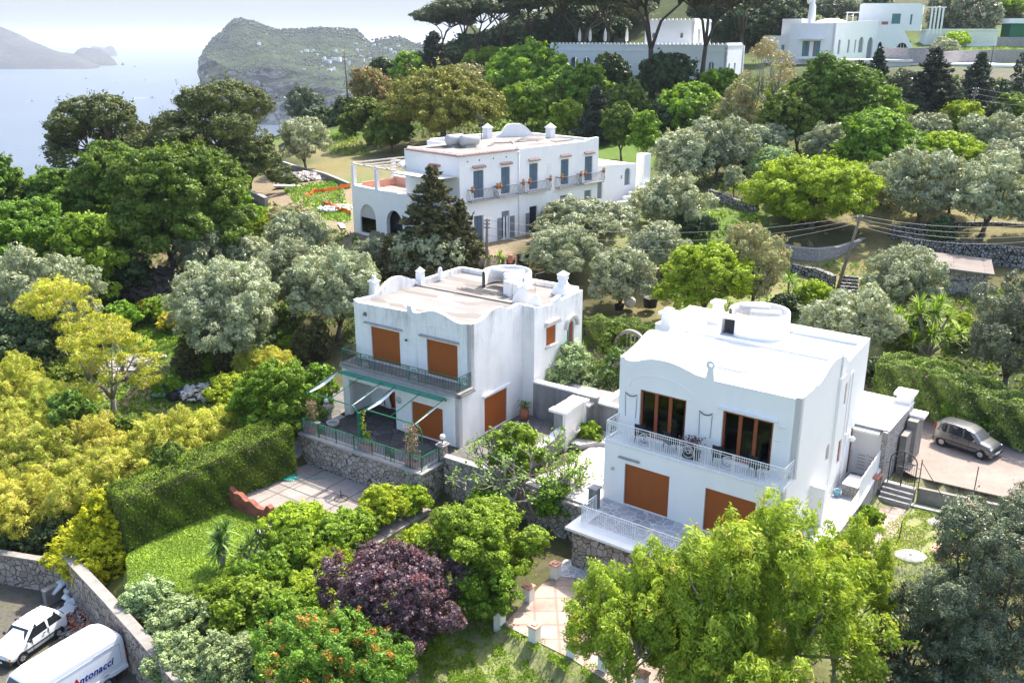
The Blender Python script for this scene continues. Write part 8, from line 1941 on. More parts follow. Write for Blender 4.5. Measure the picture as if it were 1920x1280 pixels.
# ------------------------------------------------------------------ trees, shrubs and other plants: kind, column, base row, top row, width, label
TREES = [
 # umbrella pines on the ridge
 ('stone', 1312, 176, -95, 240, 'tall umbrella pine with a thick forked trunk right of the square tower'),
 ('stone', 1222, 186, -100, 260, 'umbrella pine whose trunk splits in a wide V before the square tower'),
 ('stone', 1074, 156, -50, 240, 'umbrella pine with spreading limbs at the left end of the arched loggia'),
 ('stone', 998, 118, -35, 170, 'umbrella pine standing just left of the loggia terrace'),
 ('stone', 942, 128, -22, 140, 'umbrella pine behind the pale flowering hedge'), ('stone', 893, 138, -16, 150, 'umbrella pine with a leaning stem over the vine pergola'),
 ('stone', 872, 112, -12, 130, 'dark umbrella pine behind the vine pergola at the left end of the row'), ('stone', 826, 108, 14, 110, 'outermost umbrella pine, leaning left over the sea'),
 ('stone', 1140, 120, -60, 170, 'umbrella pine rising behind the left part of the loggia roof'), ('stone', 1390, 120, -50, 190, 'umbrella pine at the right, behind the notched parapet'), ('stone', 1035, 100, -60, 160, 'umbrella pine in the second row, seen between two trunks'),
 # ridge woods
 ('darkoak', 846, 128, 84, 70, 'dark evergreen at the foot of the leftmost umbrella pines'), ('darkoak', 888, 112, 70, 80, 'dark evergreen between the stems of the left umbrella pines'), ('darkoak', 955, 95, 50, 90, 'dark evergreen in the gap between two left umbrella pines'), ('darkoak', 1030, 95, 38, 100, 'dark evergreen under the middle umbrella pines'),
 ('darkoak', 1130, 92, 25, 90, 'dark evergreen behind the loggia roof'), ('darkoak', 1075, 78, 12, 110, 'dark evergreen mass between the pines and the hill top'), ('darkoak', 985, 80, 30, 90, 'dark evergreen low behind the left umbrella pines'),
 ('darkoak', 1445, 92, -5, 110, 'dark evergreen between the tower and the hillside villa'), ('darkoak', 1395, 88, 15, 100, 'dark evergreen right of the square tower roof'), ('darkoak', 1360, 60, -20, 120, 'dark evergreen high behind the square tower'), ('darkoak', 1180, 50, -35, 110, 'dark evergreen high behind the notched tower'),
 ('darkoak', 925, 100, 60, 60, 'dark shrub-like evergreen behind the vine pergola'), ('greygreen', 1560, 40, -12, 80, 'grey-green tree above the hillside villa roof'), ('darkoak', 1480, 30, -22, 90, 'dark evergreen above the steep green bank'), ('greygreen', 1800, 60, -12, 130, 'grey-green tree above the white terraces at top right'), ('lime', 1880, 30, -12, 110, 'yellow-green tree clump in the top right corner'),
 ('lime', 1790, 90, 62, 50, 'small yellow-green tree beside the white terrace building'), ('greygreen', 1830, 70, 40, 60, 'pale scraggy tree right of the white terrace building'), ('olive', 1770, 118, 70, 60, 'pale green tree over the arched wing of the hillside villa'), ('darkoak', 1640, 50, -10, 60, 'dark evergreen above the roof of the hillside villa'), ('olive', 1520, 60, 30, 60, 'olive tree above the left roof of the hillside villa'),
 # belt behind the long villa
 ('farcedar', 812, 170, 62, 84, 'broad dark conifer standing against the pale sea, left of the vine pergola'),
 ('bright', 770, 178, 100, 62, 'green tree leaning on the left of the broad dark conifer'), ('tan', 880, 205, 120, 76, 'tan-tinted tree right of the broad dark conifer'),
 ('rust', 694, 206, 132, 84, 'orange-tinted round tree beside the tall dark pole'), ('darkoak', 722, 180, 108, 50, 'thin dark tree behind the orange-tinted one'), ('bright', 745, 200, 160, 50, 'small green tree right of the orange-tinted one'),
 ('pinedome', 832, 272, 146, 205, 'wide domed pine behind the long villa roof, olive yellow'),
 ('darkoak', 655, 255, 182, 56, 'dark green tree at the edge of the dry field'), ('mid' if False else 'broad', 690, 272, 185, 80, 'leafy tree beside the dry field, left of the domed pine'), ('broad', 735, 285, 205, 80, 'leafy tree hugging the left of the domed pine'), ('bright', 665, 240, 195, 40, 'bright green shrubby tree at the left edge of the field hedge'),
 ('darkoak', 600, 240, 205, 50, 'dark tree at the brow right of the leafless one'), ('bright', 620, 236, 206, 40, 'low green tree between the two trees at the brow'),
 ('bright', 990, 195, 92, 130, 'broad bright green tree under the umbrella pines'), ('lime', 915, 132, 92, 90, 'pale flowering hedge tree behind the vine pergola'), ('lime', 1000, 122, 90, 110, 'pale yellow-green tree under the loggia corner'),
 ('bright', 981, 246, 152, 72, 'egg-shaped bright tree above the dry stone wall'), ('bright', 1088, 205, 132, 105, 'bright green tree below the loggia arches'), ('darkoak', 1138, 178, 106, 68, 'dark round oak in front of the loggia'),
 ('farcedar', 1118, 268, 160, 74, 'dark brownish conifer among the bright trees behind the long villa'), ('bright', 1064, 262, 188, 60, 'bright small tree left of the brownish conifer'), ('darkoak', 1248, 196, 104, 90, 'dark round oak in front of the big white wall'),
 ('broad', 1175, 240, 158, 80, 'leafy tree right of the brownish conifer'), ('bright', 1207, 312, 206, 54, 'slim bright young tree right of the long villa roof'), ('broad', 1165, 300, 190, 66, 'leafy tree behind the slim bright young tree'), ('bright', 1288, 255, 160, 105, 'round bright tree above the grey olives'),
 ('bright', 1345, 205, 132, 70, 'bright tree right of the thick forked pine trunk'), ('tan', 1385, 272, 158, 84, 'brownish olive-green tree left of the eucalyptus'), ('darkoak', 1240, 262, 190, 60, 'dark tree between two bright ones above the grey olives'), ('broad', 1328, 262, 190, 70, 'leafy green tree left of the brownish olive-green one'),
 ('gum', 1442, 275, 68, 104, 'tall thin eucalyptus with orange-tinted crown and pale limbs'), ('broad', 1552, 288, 104, 126, 'large leafy tree before the hillside villa'), ('broad', 1496, 292, 160, 100, 'leafy tree right of the eucalyptus'), ('broad', 1610, 240, 130, 90, 'leafy tree behind the dark conifer, centre right'),
 ('bright', 1640, 262, 158, 96, 'bright tree behind the roundest bright one at right'), ('bright', 1640, 330, 206, 138, 'roundest bright green tree above the pale olives'), ('farcedar', 1640, 188, 92, 50, 'dark pointed conifer, leftmost before the pool house'), ('farcedar', 1736, 232, 90, 96, 'widest dark conifer before the pool house'), ('farcedar', 1818, 226, 100, 70, 'dark conifer right of the widest one before the pool house'),
 ('cypress', 1906, 205, 92, 36, 'tall narrow cypress at the right edge'), ('greygreen', 1686, 222, 130, 64, 'grey-green tree between two dark conifers'), ('lime', 1798, 252, 190, 66, 'yellow-green round tree at the foot of the wire pole'), ('bright', 1888, 232, 178, 64, 'bright bush below the pool at far right'), ('darkoak', 1770, 230, 165, 60, 'dark tree behind the yellow-green round one'), ('darkoak', 1860, 240, 195, 50, 'dark bush under the turquoise pool'), ('darkoak', 1600, 180, 120, 50, 'dark tree at the foot of the hillside villa'), ('darkoak', 1700, 240, 185, 60, 'dark tree low between the bright and the dark conifers'),
 ('bright', 1020, 165, 130, 60, 'bright shrubby tree under the paler one by the loggia'), ('broad', 945, 190, 150, 60, 'leafy tree right of the tan-tinted one'), ('broad', 1030, 240, 180, 50, 'leafy tree behind the bright small one'), ('darkoak', 1160, 150, 118, 50, 'dark shrub at the foot of the loggia'),
 ('darkoak', 1755, 205, 150, 80, 'dark tree between the widest conifer and the one to its right'), ('darkoak', 1690, 200, 142, 60, 'dark tree behind the grey-green one by the pool house'), ('darkoak', 1865, 212, 158, 70, 'dark tree between the right conifer and the cypress'), ('broad', 1530, 190, 120, 60, 'leafy tree under the balcony of the hillside villa'),
 # olives on the right
 ('olive', 1282, 352, 240, 122, 'grey olive nearest the end pier of the long villa'), ('olive', 1342, 338, 218, 112, 'grey olive behind the nearest one on the right slope'), ('olive', 1430, 300, 232, 80, 'greenish olive below the eucalyptus'), ('silvershrub', 1448, 342, 274, 90, 'pale rounded olive between the grey ones, lighter green'), ('olive', 1376, 374, 306, 42, 'small young olive standing alone on the bare soil'),
 ('olive', 1544, 312, 234, 72, 'grey olive behind the big bright tree'), ('olive', 1258, 430, 326, 150, 'wide grey olive right of the stepped white wall'), ('lime', 1520, 432, 290, 232, 'very wide bright yellow-green tree in the middle of the right slope'),
 ('olive', 1736, 302, 214, 92, 'grey olive below the widest dark conifer'), ('olive', 1845, 308, 212, 98, 'grey olive below the wire pole'), ('olive', 1912, 300, 216, 84, 'grey olive at the right edge, upper row'), ('lime', 1776, 320, 252, 110, 'light green low tree between the olives'), ('olive', 1716, 432, 274, 172, 'big pale olive with a bare leaning trunk at right'), ('olive', 1838, 446, 276, 160, 'biggest grey olive at the right, over the dry stone bank'), ('olive', 1902, 352, 262, 130, 'grey olive behind the biggest one at the right edge'), ('olive', 1650, 385, 300, 90, 'olive squeezed between the wide bright tree and the pale olive'), ('olive', 1780, 400, 290, 100, 'olive behind the two big ones at right'), ('olive', 1925, 445, 330, 110, 'olive cut by the right edge of the picture'),
 ('darkoak', 1762, 476, 402, 50, 'small dark green tree before the dry stone wall at right'), ('olive', 1400, 258, 205, 60, 'small olive left of the eucalyptus trunk'), ('darkoak', 1318, 350, 260, 50, 'dark shrub tree between two grey olives'), ('broad', 1385, 322, 262, 60, 'leafy green tree between the olives of the right slope'), ('darkoak', 1300, 446, 398, 70, 'dark low bush below the wide grey olive'),
 # middle, around the long villa
 ('olive', 1096, 462, 372, 196, 'wide grey olive against the lower windows of the long villa'), ('olive', 1052, 536, 414, 136, 'grey olive just above the tank enclosure of the stained villa'), ('olive', 1166, 592, 452, 122, 'grey olive behind the privet hedge'), ('olive', 1242, 520, 406, 112, 'grey olive behind the yellow-green round tree'),
 ('lime', 1324, 606, 440, 168, 'large yellow-green egg-shaped tree behind the fresh villa'), ('tan', 1408, 590, 412, 142, 'darker olive-brown tree leaning on the yellow-green one'), ('lime', 1526, 590, 520, 70, 'small bright green tree on a thin curved trunk'),
 ('olive', 1596, 680, 532, 168, 'greyish olive nearest the back corner of the fresh villa'), ('olive', 1694, 612, 448, 162, 'pale round olive left of the stone shed'), ('darkoak', 1470, 600, 548, 60, 'dark bush behind the drum of the fresh villa'),
 ('greygreen', 1880, 745, 496, 200, 'big dark evergreen with yellowish tips at the right edge'), ('lime', 1800, 650, 586, 70, 'yellowish bush at the left foot of the big dark evergreen'),
 ('cedar', 812, 518, 300, 150, 'tall dark cedar in front of the long villa corner'), ('cedar', 868, 512, 372, 84, 'shorter dark cedar merging with the tall one on its right'), ('cedar', 722, 550, 434, 58, 'small dark cedar left of the pale olives'),
 ('olive', 822, 536, 424, 96, 'pale olive at the foot of the tall dark cedar'), ('olive', 768, 540, 428, 84, 'thin grey olive between the two cedars'), ('olive', 700, 500, 446, 70, 'small grey olive left of the small dark cedar'),
 ('olive', 388, 520, 414, 112, 'grey olive beside the trunk of the large green tree'), ('olive', 440, 675, 476, 215, 'largest pale olive in the garden left of the stained villa'), ('olive', 556, 480, 396, 112, 'pale olive highest in the grove left of the stained villa'), ('olive', 552, 600, 440, 150, 'grey olive in the middle of the grove left of the stained villa'), ('olive', 632, 640, 452, 165, 'grey olive touching the left wall of the stained villa'), ('olive', 470, 520, 436, 90, 'olive in the back left of the grove'),
 ('olive', 612, 540, 452, 84, 'olive in the back right of the grove'), ('lime', 470, 440, 392, 96, 'yellow-green low tree above the grove by the dirt track'), ('tan', 550, 436, 388, 110, 'tan-green low tree above the grove, nearer the long villa'), ('silvershrub', 488, 690, 578, 60, 'small pale olive shoot in front of the largest pale olive'),
 # left edge
 ('pine', 208, 340, 168, 190, 'dark pine, left one of the two big pines on the brow'), ('pine', 428, 368, 146, 250, 'largest dark pine on the brow, its crown before the cliff hill'), ('pine', 318, 372, 214, 170, 'lower dark pine between the two big ones'), ('pine', 470, 372, 258, 130, 'low side crown of pine beside the dirt track'),
 ('olive', 575, 322, 218, 84, 'grey olive alone right of the big dark pines'), ('greygreen', 576, 236, 166, 66, 'half-bare grey tree above the olive, against the cliff'),
 ('broad', 250, 470, 254, 200, 'large leafy tree below the left pine, upper crown'), ('broad', 330, 520, 262, 240, 'largest leafy tree at left with a dark trunk over the branch pile'), ('broad', 130, 470, 300, 130, 'leafy tree left of the largest leafy one'), ('broad', 30, 460, 294, 150, 'leafy tree in the upper left corner of the garden'), ('bright', 60, 560, 362, 200, 'yellow-green leafy tree on the left edge'), ('bright', 178, 590, 390, 130, 'leafy tree right of the yellow-green one at the left edge'), ('bright', 420, 470, 330, 110, 'lowest leafy branch tree beside the dirt track'),
 ('broad', 380, 420, 268, 150, 'leafy tree behind the largest leafy one at left'), ('darkoak', 230, 560, 470, 110, 'dark tree shading the branch piles'),
 ('olive', 72, 660, 458, 170, 'grey olive behind the yellow feathery tree'), ('olive', 150, 640, 476, 100, 'grey olive right of the one behind the feathery tree'), ('darkoak', 60, 720, 570, 180, 'dark evergreen under the grey olives at the left edge'),
 ('amber', 138, 712, 508, 170, 'amber feathery tree standing at the left'), ('amber', 215, 782, 582, 190, 'sparse yellow-green tree with bare twigs over the garden path'), ('broad', 120, 745, 670, 120, 'low leafy tree under the amber feathery one'),
 ('shrubcone', 358, 708, 618, 66, 'dark clipped egg-shaped cypress on the grass'), ('shrubcone', 421, 702, 632, 44, 'dark small cypress right of the egg-shaped one'), ('shrubcone', 605, 672, 592, 50, 'dark cypress beside the left wall of the stained villa'), ('shrubcone', 565, 680, 610, 44, 'olive-dark cypress left of the one by the wall'),
 ('yellowflower', 322, 622, 584, 56, 'yellow flowering bush in the garden clearing'), ('yellowflower', 275, 600, 560, 40, 'yellow flowering bush behind the larger one'), ('shrub', 230, 625, 560, 70, 'green shrub right of the grey olives'), ('shrub', 300, 600, 552, 70, 'green shrub below the branch pile'), ('shrub', 345, 575, 532, 50, 'green shrub between the branch pile and the largest olive'),
 ('bamboo', 470, 715, 636, 70, 'yellow bamboo tuft right of the small dark cypress'), ('bamboo', 520, 715, 640, 70, 'yellow bamboo tuft behind the ivy-green mound'), ('lime', 432, 762, 698, 96, 'round clipped green tree over the white rubble'), ('shrub', 318, 745, 700, 60, 'green shrub behind the blue tarpaulin'), ('shrub', 475, 640, 600, 60, 'green shrub in the shade of the largest olive'), ('limeshrub', 560, 660, 625, 70, 'yellow-green shrub row behind the ivy-green mound'), ('shrub', 380, 700, 660, 50, 'low green shrub between the two dark cypresses'),
 ('shrub', 540, 838, 655, 140, 'ivy-green mound hanging over the hedge beside the green awning'), ('shrub', 480, 830, 700, 100, 'left flank of the ivy-green mound'), ('shrub', 600, 800, 670, 70, 'ivy-green growth touching the green awning'),
 # bamboo and golden conifer
 ('bamboo', 30, 800, 640, 150, 'yellow bamboo clump at the left edge, farthest back'), ('bamboo', 110, 830, 690, 150, 'yellow bamboo clump below the sparse yellow tree'), ('bamboo', 10, 900, 740, 170, 'yellow bamboo clump at the left edge, middle'), ('bamboo', 100, 920, 770, 170, 'yellow bamboo clump in the middle of the thicket'), ('bamboo', 195, 900, 750, 140, 'yellow bamboo clump beside the dirt path'), ('bamboo', 180, 975, 830, 150, 'yellow bamboo clump behind the golden conifer'), ('bamboo', 60, 1010, 850, 160, 'yellow bamboo clump left of the golden conifer'), ('bamboo', -20, 1010, 850, 150, 'yellow bamboo clump above the yard wall at the left edge'),
 ('bamboo', 255, 930, 790, 130, 'yellow bamboo clump between the path and the tall hedge'), ('bamboo', 330, 900, 740, 130, 'bamboo clump in front of the blue tarpaulin'), ('bamboo', 400, 860, 740, 110, 'bamboo clump behind the tall hedge'), ('bamboo', 300, 870, 765, 90, 'low bamboo clump by the dirt path'), ('broad', 152, 880, 722, 90, 'green tree poking through the bamboo'), ('broad', 235, 870, 770, 80, 'green bush among the bamboo near the path'), ('broad', 330, 960, 820, 90, 'green bush behind the left end of the tall hedge'), ('silvershrub', 222, 940, 878, 74, 'grey-green bush behind the golden conifer'), ('darkoak', 40, 1030, 950, 120, 'dark undergrowth above the yard wall'), ('darkoak', 110, 1040, 960, 100, 'dark undergrowth left of the golden conifer'),
 ('gold', 188, 1072, 900, 170, 'golden yellow feathery conifer at the corner of the lawn'), ('bamboo', 445, 830, 745, 90, 'bamboo clump beside the ivy-green mound'),
 # lower garden
 ('limeshrub', 562, 1025, 936, 124, 'yellow-green bush at the lower left corner of the patio'), ('limeshrub', 720, 988, 902, 92, 'rounded yellow-green hedge ball, left lobe by the patio'), ('limeshrub', 772, 968, 900, 80, 'rounded yellow-green hedge ball, right lobe by the patio'),
 ('shrub', 640, 1030, 958, 110, 'green shrub right of the yellow-green bush below the patio'), ('shrub', 560, 1075, 990, 110, 'green shrub right of the little round table'), ('shrub', 500, 1120, 1030, 110, 'green shrub below the lawn spiky plants'), ('silvershrub', 505, 1085, 1030, 70, 'pale feathery shrub beside the lawn'), ('limeshrub', 620, 1100, 1020, 100, 'yellow-green shrub left of the purple tree, upper'), ('limeshrub', 585, 1150, 1060, 100, 'yellow-green shrub left of the purple tree, lower'),
 ('shrub', 470, 1170, 1080, 130, 'green shrub in the middle of the lower left border'), ('shrub', 545, 1190, 1100, 110, 'green shrub behind the red-tipped tree'), ('silvershrub', 290, 1175, 1078, 110, 'grey-green shrub spilling over the retaining wall, upper'), ('silvershrub', 350, 1215, 1110, 120, 'grey-green shrub over the retaining wall, middle'), ('silvershrub', 330, 1275, 1170, 120, 'grey-green shrub over the retaining wall, lower'), ('silvershrub', 430, 1300, 1180, 170, 'large pale variegated shrub at the bottom edge'), ('shrub', 410, 1160, 1086, 90, 'green shrub at the lawn edge'), ('shrub', 680, 1010, 950, 70, 'green shrub behind the yellow-green hedge ball'),
 ('redtip', 622, 1325, 1128, 270, 'green tree with orange-red shoots at the bottom edge'), ('plum', 748, 1205, 1004, 272, 'purple-leaved plum tree in the lower middle'), ('mulberry', 888, 1125, 908, 222, 'spreading green mulberry tree between the patio and the pink path'), ('mulberry', 905, 1165, 1020, 140, 'low green tree beside the left pillars of the pink path'),
 ('shrub', 962, 905, 780, 92, 'bright green citrus bush in front of the sloping grey wall'), ('limeshrub', 790, 1030, 985, 70, 'low yellow-green shrub under the mulberry'),
 ('shrub', 905, 985, 905, 80, 'green growth under the left branches of the fig'), ('shrub', 1040, 985, 900, 80, 'green growth under the right branches of the fig'), ('broad', 1150, 690, 600, 60, 'dark leafy growth before the privet hedge'),
 ('compound', 1400, 1345, 872, 450, 'very large yellow-green tree with drooping leaves in front of the fresh villa'), ('compound', 1185, 1345, 1010, 250, 'left part of the drooping yellow-green trees, over the pink path'), ('compound', 1562, 1310, 955, 200, 'right part of the drooping yellow-green trees by the garden path'), ('compound', 1330, 1380, 1060, 300, 'lowest of the drooping yellow-green trees, at the bottom edge'),
 ('greygreen', 1850, 1340, 886, 320, 'large dark grey-leaved evergreen in the lower right corner'), ('greygreen', 1710, 1345, 1070, 230, 'lower grey-leaved evergreen left of the large one at the bottom right'), ('shrub', 1625, 985, 945, 50, 'low green weeds at the foot of the pebbled wall'),
 # around the villas
 ('silvershrub', 1062, 752, 632, 132, 'small silvery olive in the long planter beside the stained villa'), ('oleander', 1148, 762, 642, 76, 'white-flowering shrub between the small olive and the fresh villa'), ('shrub', 1105, 828, 786, 50, 'dark green shrub in the grey corner planter'), ('shrub', 1560, 700, 640, 50, 'small bright shrub behind the fresh villa roof'),
 ('darkoak', 870, 560, 510, 60, 'dark bush behind the roof peak of the stained villa'), ('shrub', 1820, 800, 740, 130, 'bright bush behind the flowering hedge'), ('broad', 1700, 650, 590, 70, 'leafy tree behind the yucca group'), ('darkoak', 1640, 740, 660, 80, 'dark bush behind the annex roof'),
]
for t in TREES: tree(*t)

def hedge(name, label, pts, h, w, mat, s=.14, bumps=.12, seed=2, cover=3.4, accent=.0, group='clipped hedges', tall=None):
    """clipped hedge along world points: leaves on top, sides and ends round a twiggy core"""
    r = np.random.default_rng(seed); o0 = Vector(pts[0]); e = empty(name, o0, 0, label, 'hedge', group)
    P = [Vector(p) - o0 for p in pts]; hs = h if isinstance(h, (list, tuple)) else [h] * len(P); PP = []; NN = []; CK = []
    core = MB()
    for i in range(len(P) - 1):
        a, c = P[i], P[i + 1]; d = c - a; L = math.hypot(d.x, d.y); u = np.array([d.x / L, d.y / L, 0]); n_ = np.array([-u[1], u[0], 0]); A = np.array(a[:])
        hm = (hs[i] + hs[i + 1]) / 2
        n1 = int(L * hm * cover / (s * s * .5)); n2 = int(L * w * cover / (s * s * .5))
        for side in (-1, 1):
            x = r.uniform(0, L, n1); z = r.uniform(0, 1, n1) * (hs[i] + (hs[i + 1] - hs[i]) * x / L)
            b_ = bumps * (np.sin(x * 1.9 + seed) * np.sin(z * 2.3 + side) + .7 * np.sin(x * 4.3 + z * 3.1))
            off = side * (w / 2 + b_ - abs(r.normal(0, .10, n1)))
            PP.append(A + u * x[:, None] + n_ * off[:, None] + np.array([0, 0, 1]) * (z + d.z * x / L)[:, None]); NN.append(n_ * side + fib(n1, r) * .8 + [0, 0, .3]); CK.append(.45 + .4 * b_ / max(bumps, .01))
        x = r.uniform(0, L, n2); y = r.uniform(-w / 2, w / 2, n2); b_ = bumps * (np.sin(x * 2.1 + seed + 1.3 * np.sin(x * .83)) * np.sin(y * 2.7 + x * .6) + .6 * np.sin(x * 4.7 - y * 3.9 + 2 * np.sin(x * 1.9)))
        PP.append(A + u * x[:, None] + n_ * y[:, None] + np.array([0, 0, 1]) * (hs[i] + (hs[i + 1] - hs[i]) * x / L + b_ + d.z * x / L - abs(r.normal(0, .06, n2)))[:, None]); NN.append(np.array([0, 0, 1.0]) + fib(n2, r) * .9); CK.append(.6 + .4 * b_ / max(bumps, .01))
        for end in ((0,) if i == 0 else ()) + ((1,) if i == len(P) - 2 else ()):
            n3 = int(w * hs[i + end] * cover / (s * s * .5)); y = r.uniform(-w / 2, w / 2, n3); z = r.uniform(0, hs[i + end], n3)
            PP.append(A + u * (L * end) + n_ * y[:, None] + np.array([0, 0, 1]) * (z + d.z * end)[:, None] + r.normal(0, .05, (n3, 3))); NN.append(u * (end * 2 - 1) + fib(n3, r) * .8); CK.append(np.full(n3, .5))
        core.box(0, -w * .33, -.3, L, w * .33, min(hs[i], hs[i + 1]) - .5, M=T(*a) @ rotz(math.atan2(d.y, d.x)))
    PP = np.concatenate(PP); NN = np.concatenate(NN); CK = np.concatenate(CK); n = len(PP)
    tint = np.clip(CK * .6 + r.uniform(-.1, .5, n), 0, 1)
    acc = (r.uniform(size=n) < accent).astype(float)
    me = leaves_mesh('foliage', PP, NN, fib(n, r), s * r.uniform(.7, 1.3, n), .55, tint, acc); me.materials.append(M[mat])
    o = bpy.data.objects.new('foliage', me); COL.objects.link(o); o.parent = e
    core.build('twigs', M['bark'], e); return e
def hz3(px, py, z): return on_z(px, py, z)
hb0 = on_z(556, 893, -2.1); hb1 = on_z(245, 1032, -2.5)
dv = (hb0 - hb1).normalized(); nn = Vector((-dv.y, dv.x, 0)); off = nn * 1.15
hedge('tall_hedge', 'very tall clipped conifer hedge between the lawn and the bamboo', [hb1 + off, hb1.lerp(hb0, .5) + off, hb0 + off], [3.0, 3.15, 3.3], 2.3, 'hedge_leaf', .11, .09, 3, accent=.06)
hedge('privet_hedge', 'privet hedge behind the two villas with pale fresh tips', [on_z(1100, 640, .6), on_z(1165, 648, .7), on_z(1245, 668, .8)], [1.9, 2.1, 2.0], 1.9, 'oleander_leaf', .15, .22, 5, accent=.0)
hedge('flowering_hedge', 'long flowering hedge along the parking yard behind the silver car', [on_z(1640, 752, .3), on_z(1725, 768, .3), on_z(1800, 790, .25), on_z(1870, 812, .2), on_z(1960, 840, .2)], [3.0, 3.3, 2.8, 2.6, 2.5], 2.6, 'oleander_leaf', .15, .2, 7, accent=.015)
hedge('low_hedge', 'strip of grass-green growth on the white curb beside the patio', [loc2w(AF, -9.9, -9.3, -2.2), loc2w(AF, -9.9, -5.4, -2.2)], .55, .7, 'grass_leaf', .12, .08, 8)
for i, (a, c, z, w_, l) in enumerate((((838, 128), (905, 133), 14.2, 1.6, 'vine-covered pergola with white posts under the umbrella pines'),)):
    A_, B_ = on_z(*a, z), on_z(*c, z); e = hedge('vine_pergola', l, [A_ + Vector((0, 0, 2.2)), B_ + Vector((0, 0, 2.2))], .9, 2.4, 'lime_leaf', .4, .15, 9, group=None)
    e['category'] = 'pergola'; D_ = B_ - A_
    for k in range(10): b = MB(); q = D_ * (k / 9); b.box(q.x - .22, q.y - .22, -2.6, q.x + .22, q.y + .22, .2); b.build('post', M['white_cap'], e)
hedge('pale_hedge', 'pale yellow hedge above the bright tree, right of the vine pergola', [on_z(905, 130, 14.4), on_z(1030, 132, 15.2)], 3.4, 2.5, 'lime_leaf', .42, .5, 10)

# spiky plants
def blades(heads, s, r, n=46, droop=.5):
    V = []; F = []; tv = []; k = 0
    for (c, R) in heads:
        for j in range(n):
            el = r.uniform(-.35, 1.35); az = r.uniform(0, 6.28); d = np.array([math.cos(el) * math.cos(az), math.cos(el) * math.sin(az), math.sin(el)]); L = R * r.uniform(.75, 1.1); w = R * .055
            sd = np.array([-math.sin(az), math.cos(az), 0]); c_ = np.array(c); m1 = c_ + d * L * .5; tip = c_ + d * L + np.array([0, 0, -droop * L * .35 * math.cos(el)])
            V += [c_ - sd * w * .5, c_ + sd * w * .5, m1 + sd * w, m1 - sd * w, tip + sd * .004, tip - sd * .004]; F += [(k, k + 1, k + 2, k + 3), (k + 3, k + 2, k + 4, k + 5)]; t = r.uniform(); tv += [t, t]; k += 6
    me = quads_mesh('leaves', np.array(V), np.array(F)); at = me.attributes.new('tint', 'FLOAT', 'FACE'); at.data.foreach_set('value', np.array(tv, np.float32)); return me
def yucca(px, base, label, heads, mat='yucca_leaf', R=.8, name='yucca_plant', z=None, grp='spiky yuccas', n=46, droop=.5):
    g = on_ground(px, base) if z is None else on_z(px, base, z); e = empty(name, g, 0, label, 'yucca', grp); r = np.random.default_rng(int(px)); b = MB(); H = []
    for x, y, h, q in heads:
        b.tube([(0, 0, -.1), (x * .5, y * .5, h * .5), (x, y, h)], [.10, .08, .07], 6); H.append(((x, y, h), R * q))
    b.build('trunk', M['pale_bark'], e); me = blades(H, 1, r, n, droop); me.materials.append(M[mat]); o = bpy.data.objects.new('leaves', me); COL.objects.link(o); o.parent = e
yucca(418, 1062, 'tall spiky yucca with a dry skirt on the lawn', [(0, 0, 1.5, 1), (.3, .2, 2.0, .85), (-.1, -.1, .9, 1)], R=1.0, z=-2.45, n=60)
yucca(470, 1050, 'lower spiky yucca right of the tall one on the lawn', [(0, 0, .9, .9), (.5, .2, 1.1, .8), (-.4, 0, .5, .7), (.9, -.2, .6, .8)], R=.95, z=-2.45, n=50)
yucca(1738, 668, 'many-headed bright green yucca group above the flowering hedge', [(-1.9, 0, 2.2, 1), (-.9, .3, 3.1, 1), (.2, .2, 3.3, 1.1), (1.3, .4, 2.8, 1), (-1.5, -.8, 1.3, 1), (-.3, -.8, 1.9, 1.1), (.9, -.7, 1.6, 1), (2.1, 0, 1.8, .9), (-.6, 1.0, 3.6, 1), (.9, 1.1, 3.6, 1), (-2.2, .8, 2.9, .9)], 'bright_yucca_leaf', 1.15, z=1.2, n=64)
yucca(1475, 578, 'spiky yucca left of the small bright tree behind the fresh villa', [(0, 0, 2.3, 1), (.5, 0, 1.5, .9)], 'bright_yucca_leaf', 1.1, n=60)
yucca(1503, 592, 'drooping spiky yucca right beside the small bright tree', [(0, 0, 2.0, 1), (-.6, .2, 1.2, 1), (.4, .3, 1.0, .8)], 'bright_yucca_leaf', 1.1, n=60)
yucca(1450, 612, 'low spiky tuft behind the drum of the fresh villa', [(0, 0, .9, 1), (-.9, .1, .7, .8)], 'bright_yucca_leaf', 1.0, n=60)
yucca(938, 500, 'small cycad palm left of the red urn', [(0, 0, .7, 1)], 'bright_yucca_leaf', .95, 'cycad_plant', z=4.5, grp=None, n=60)
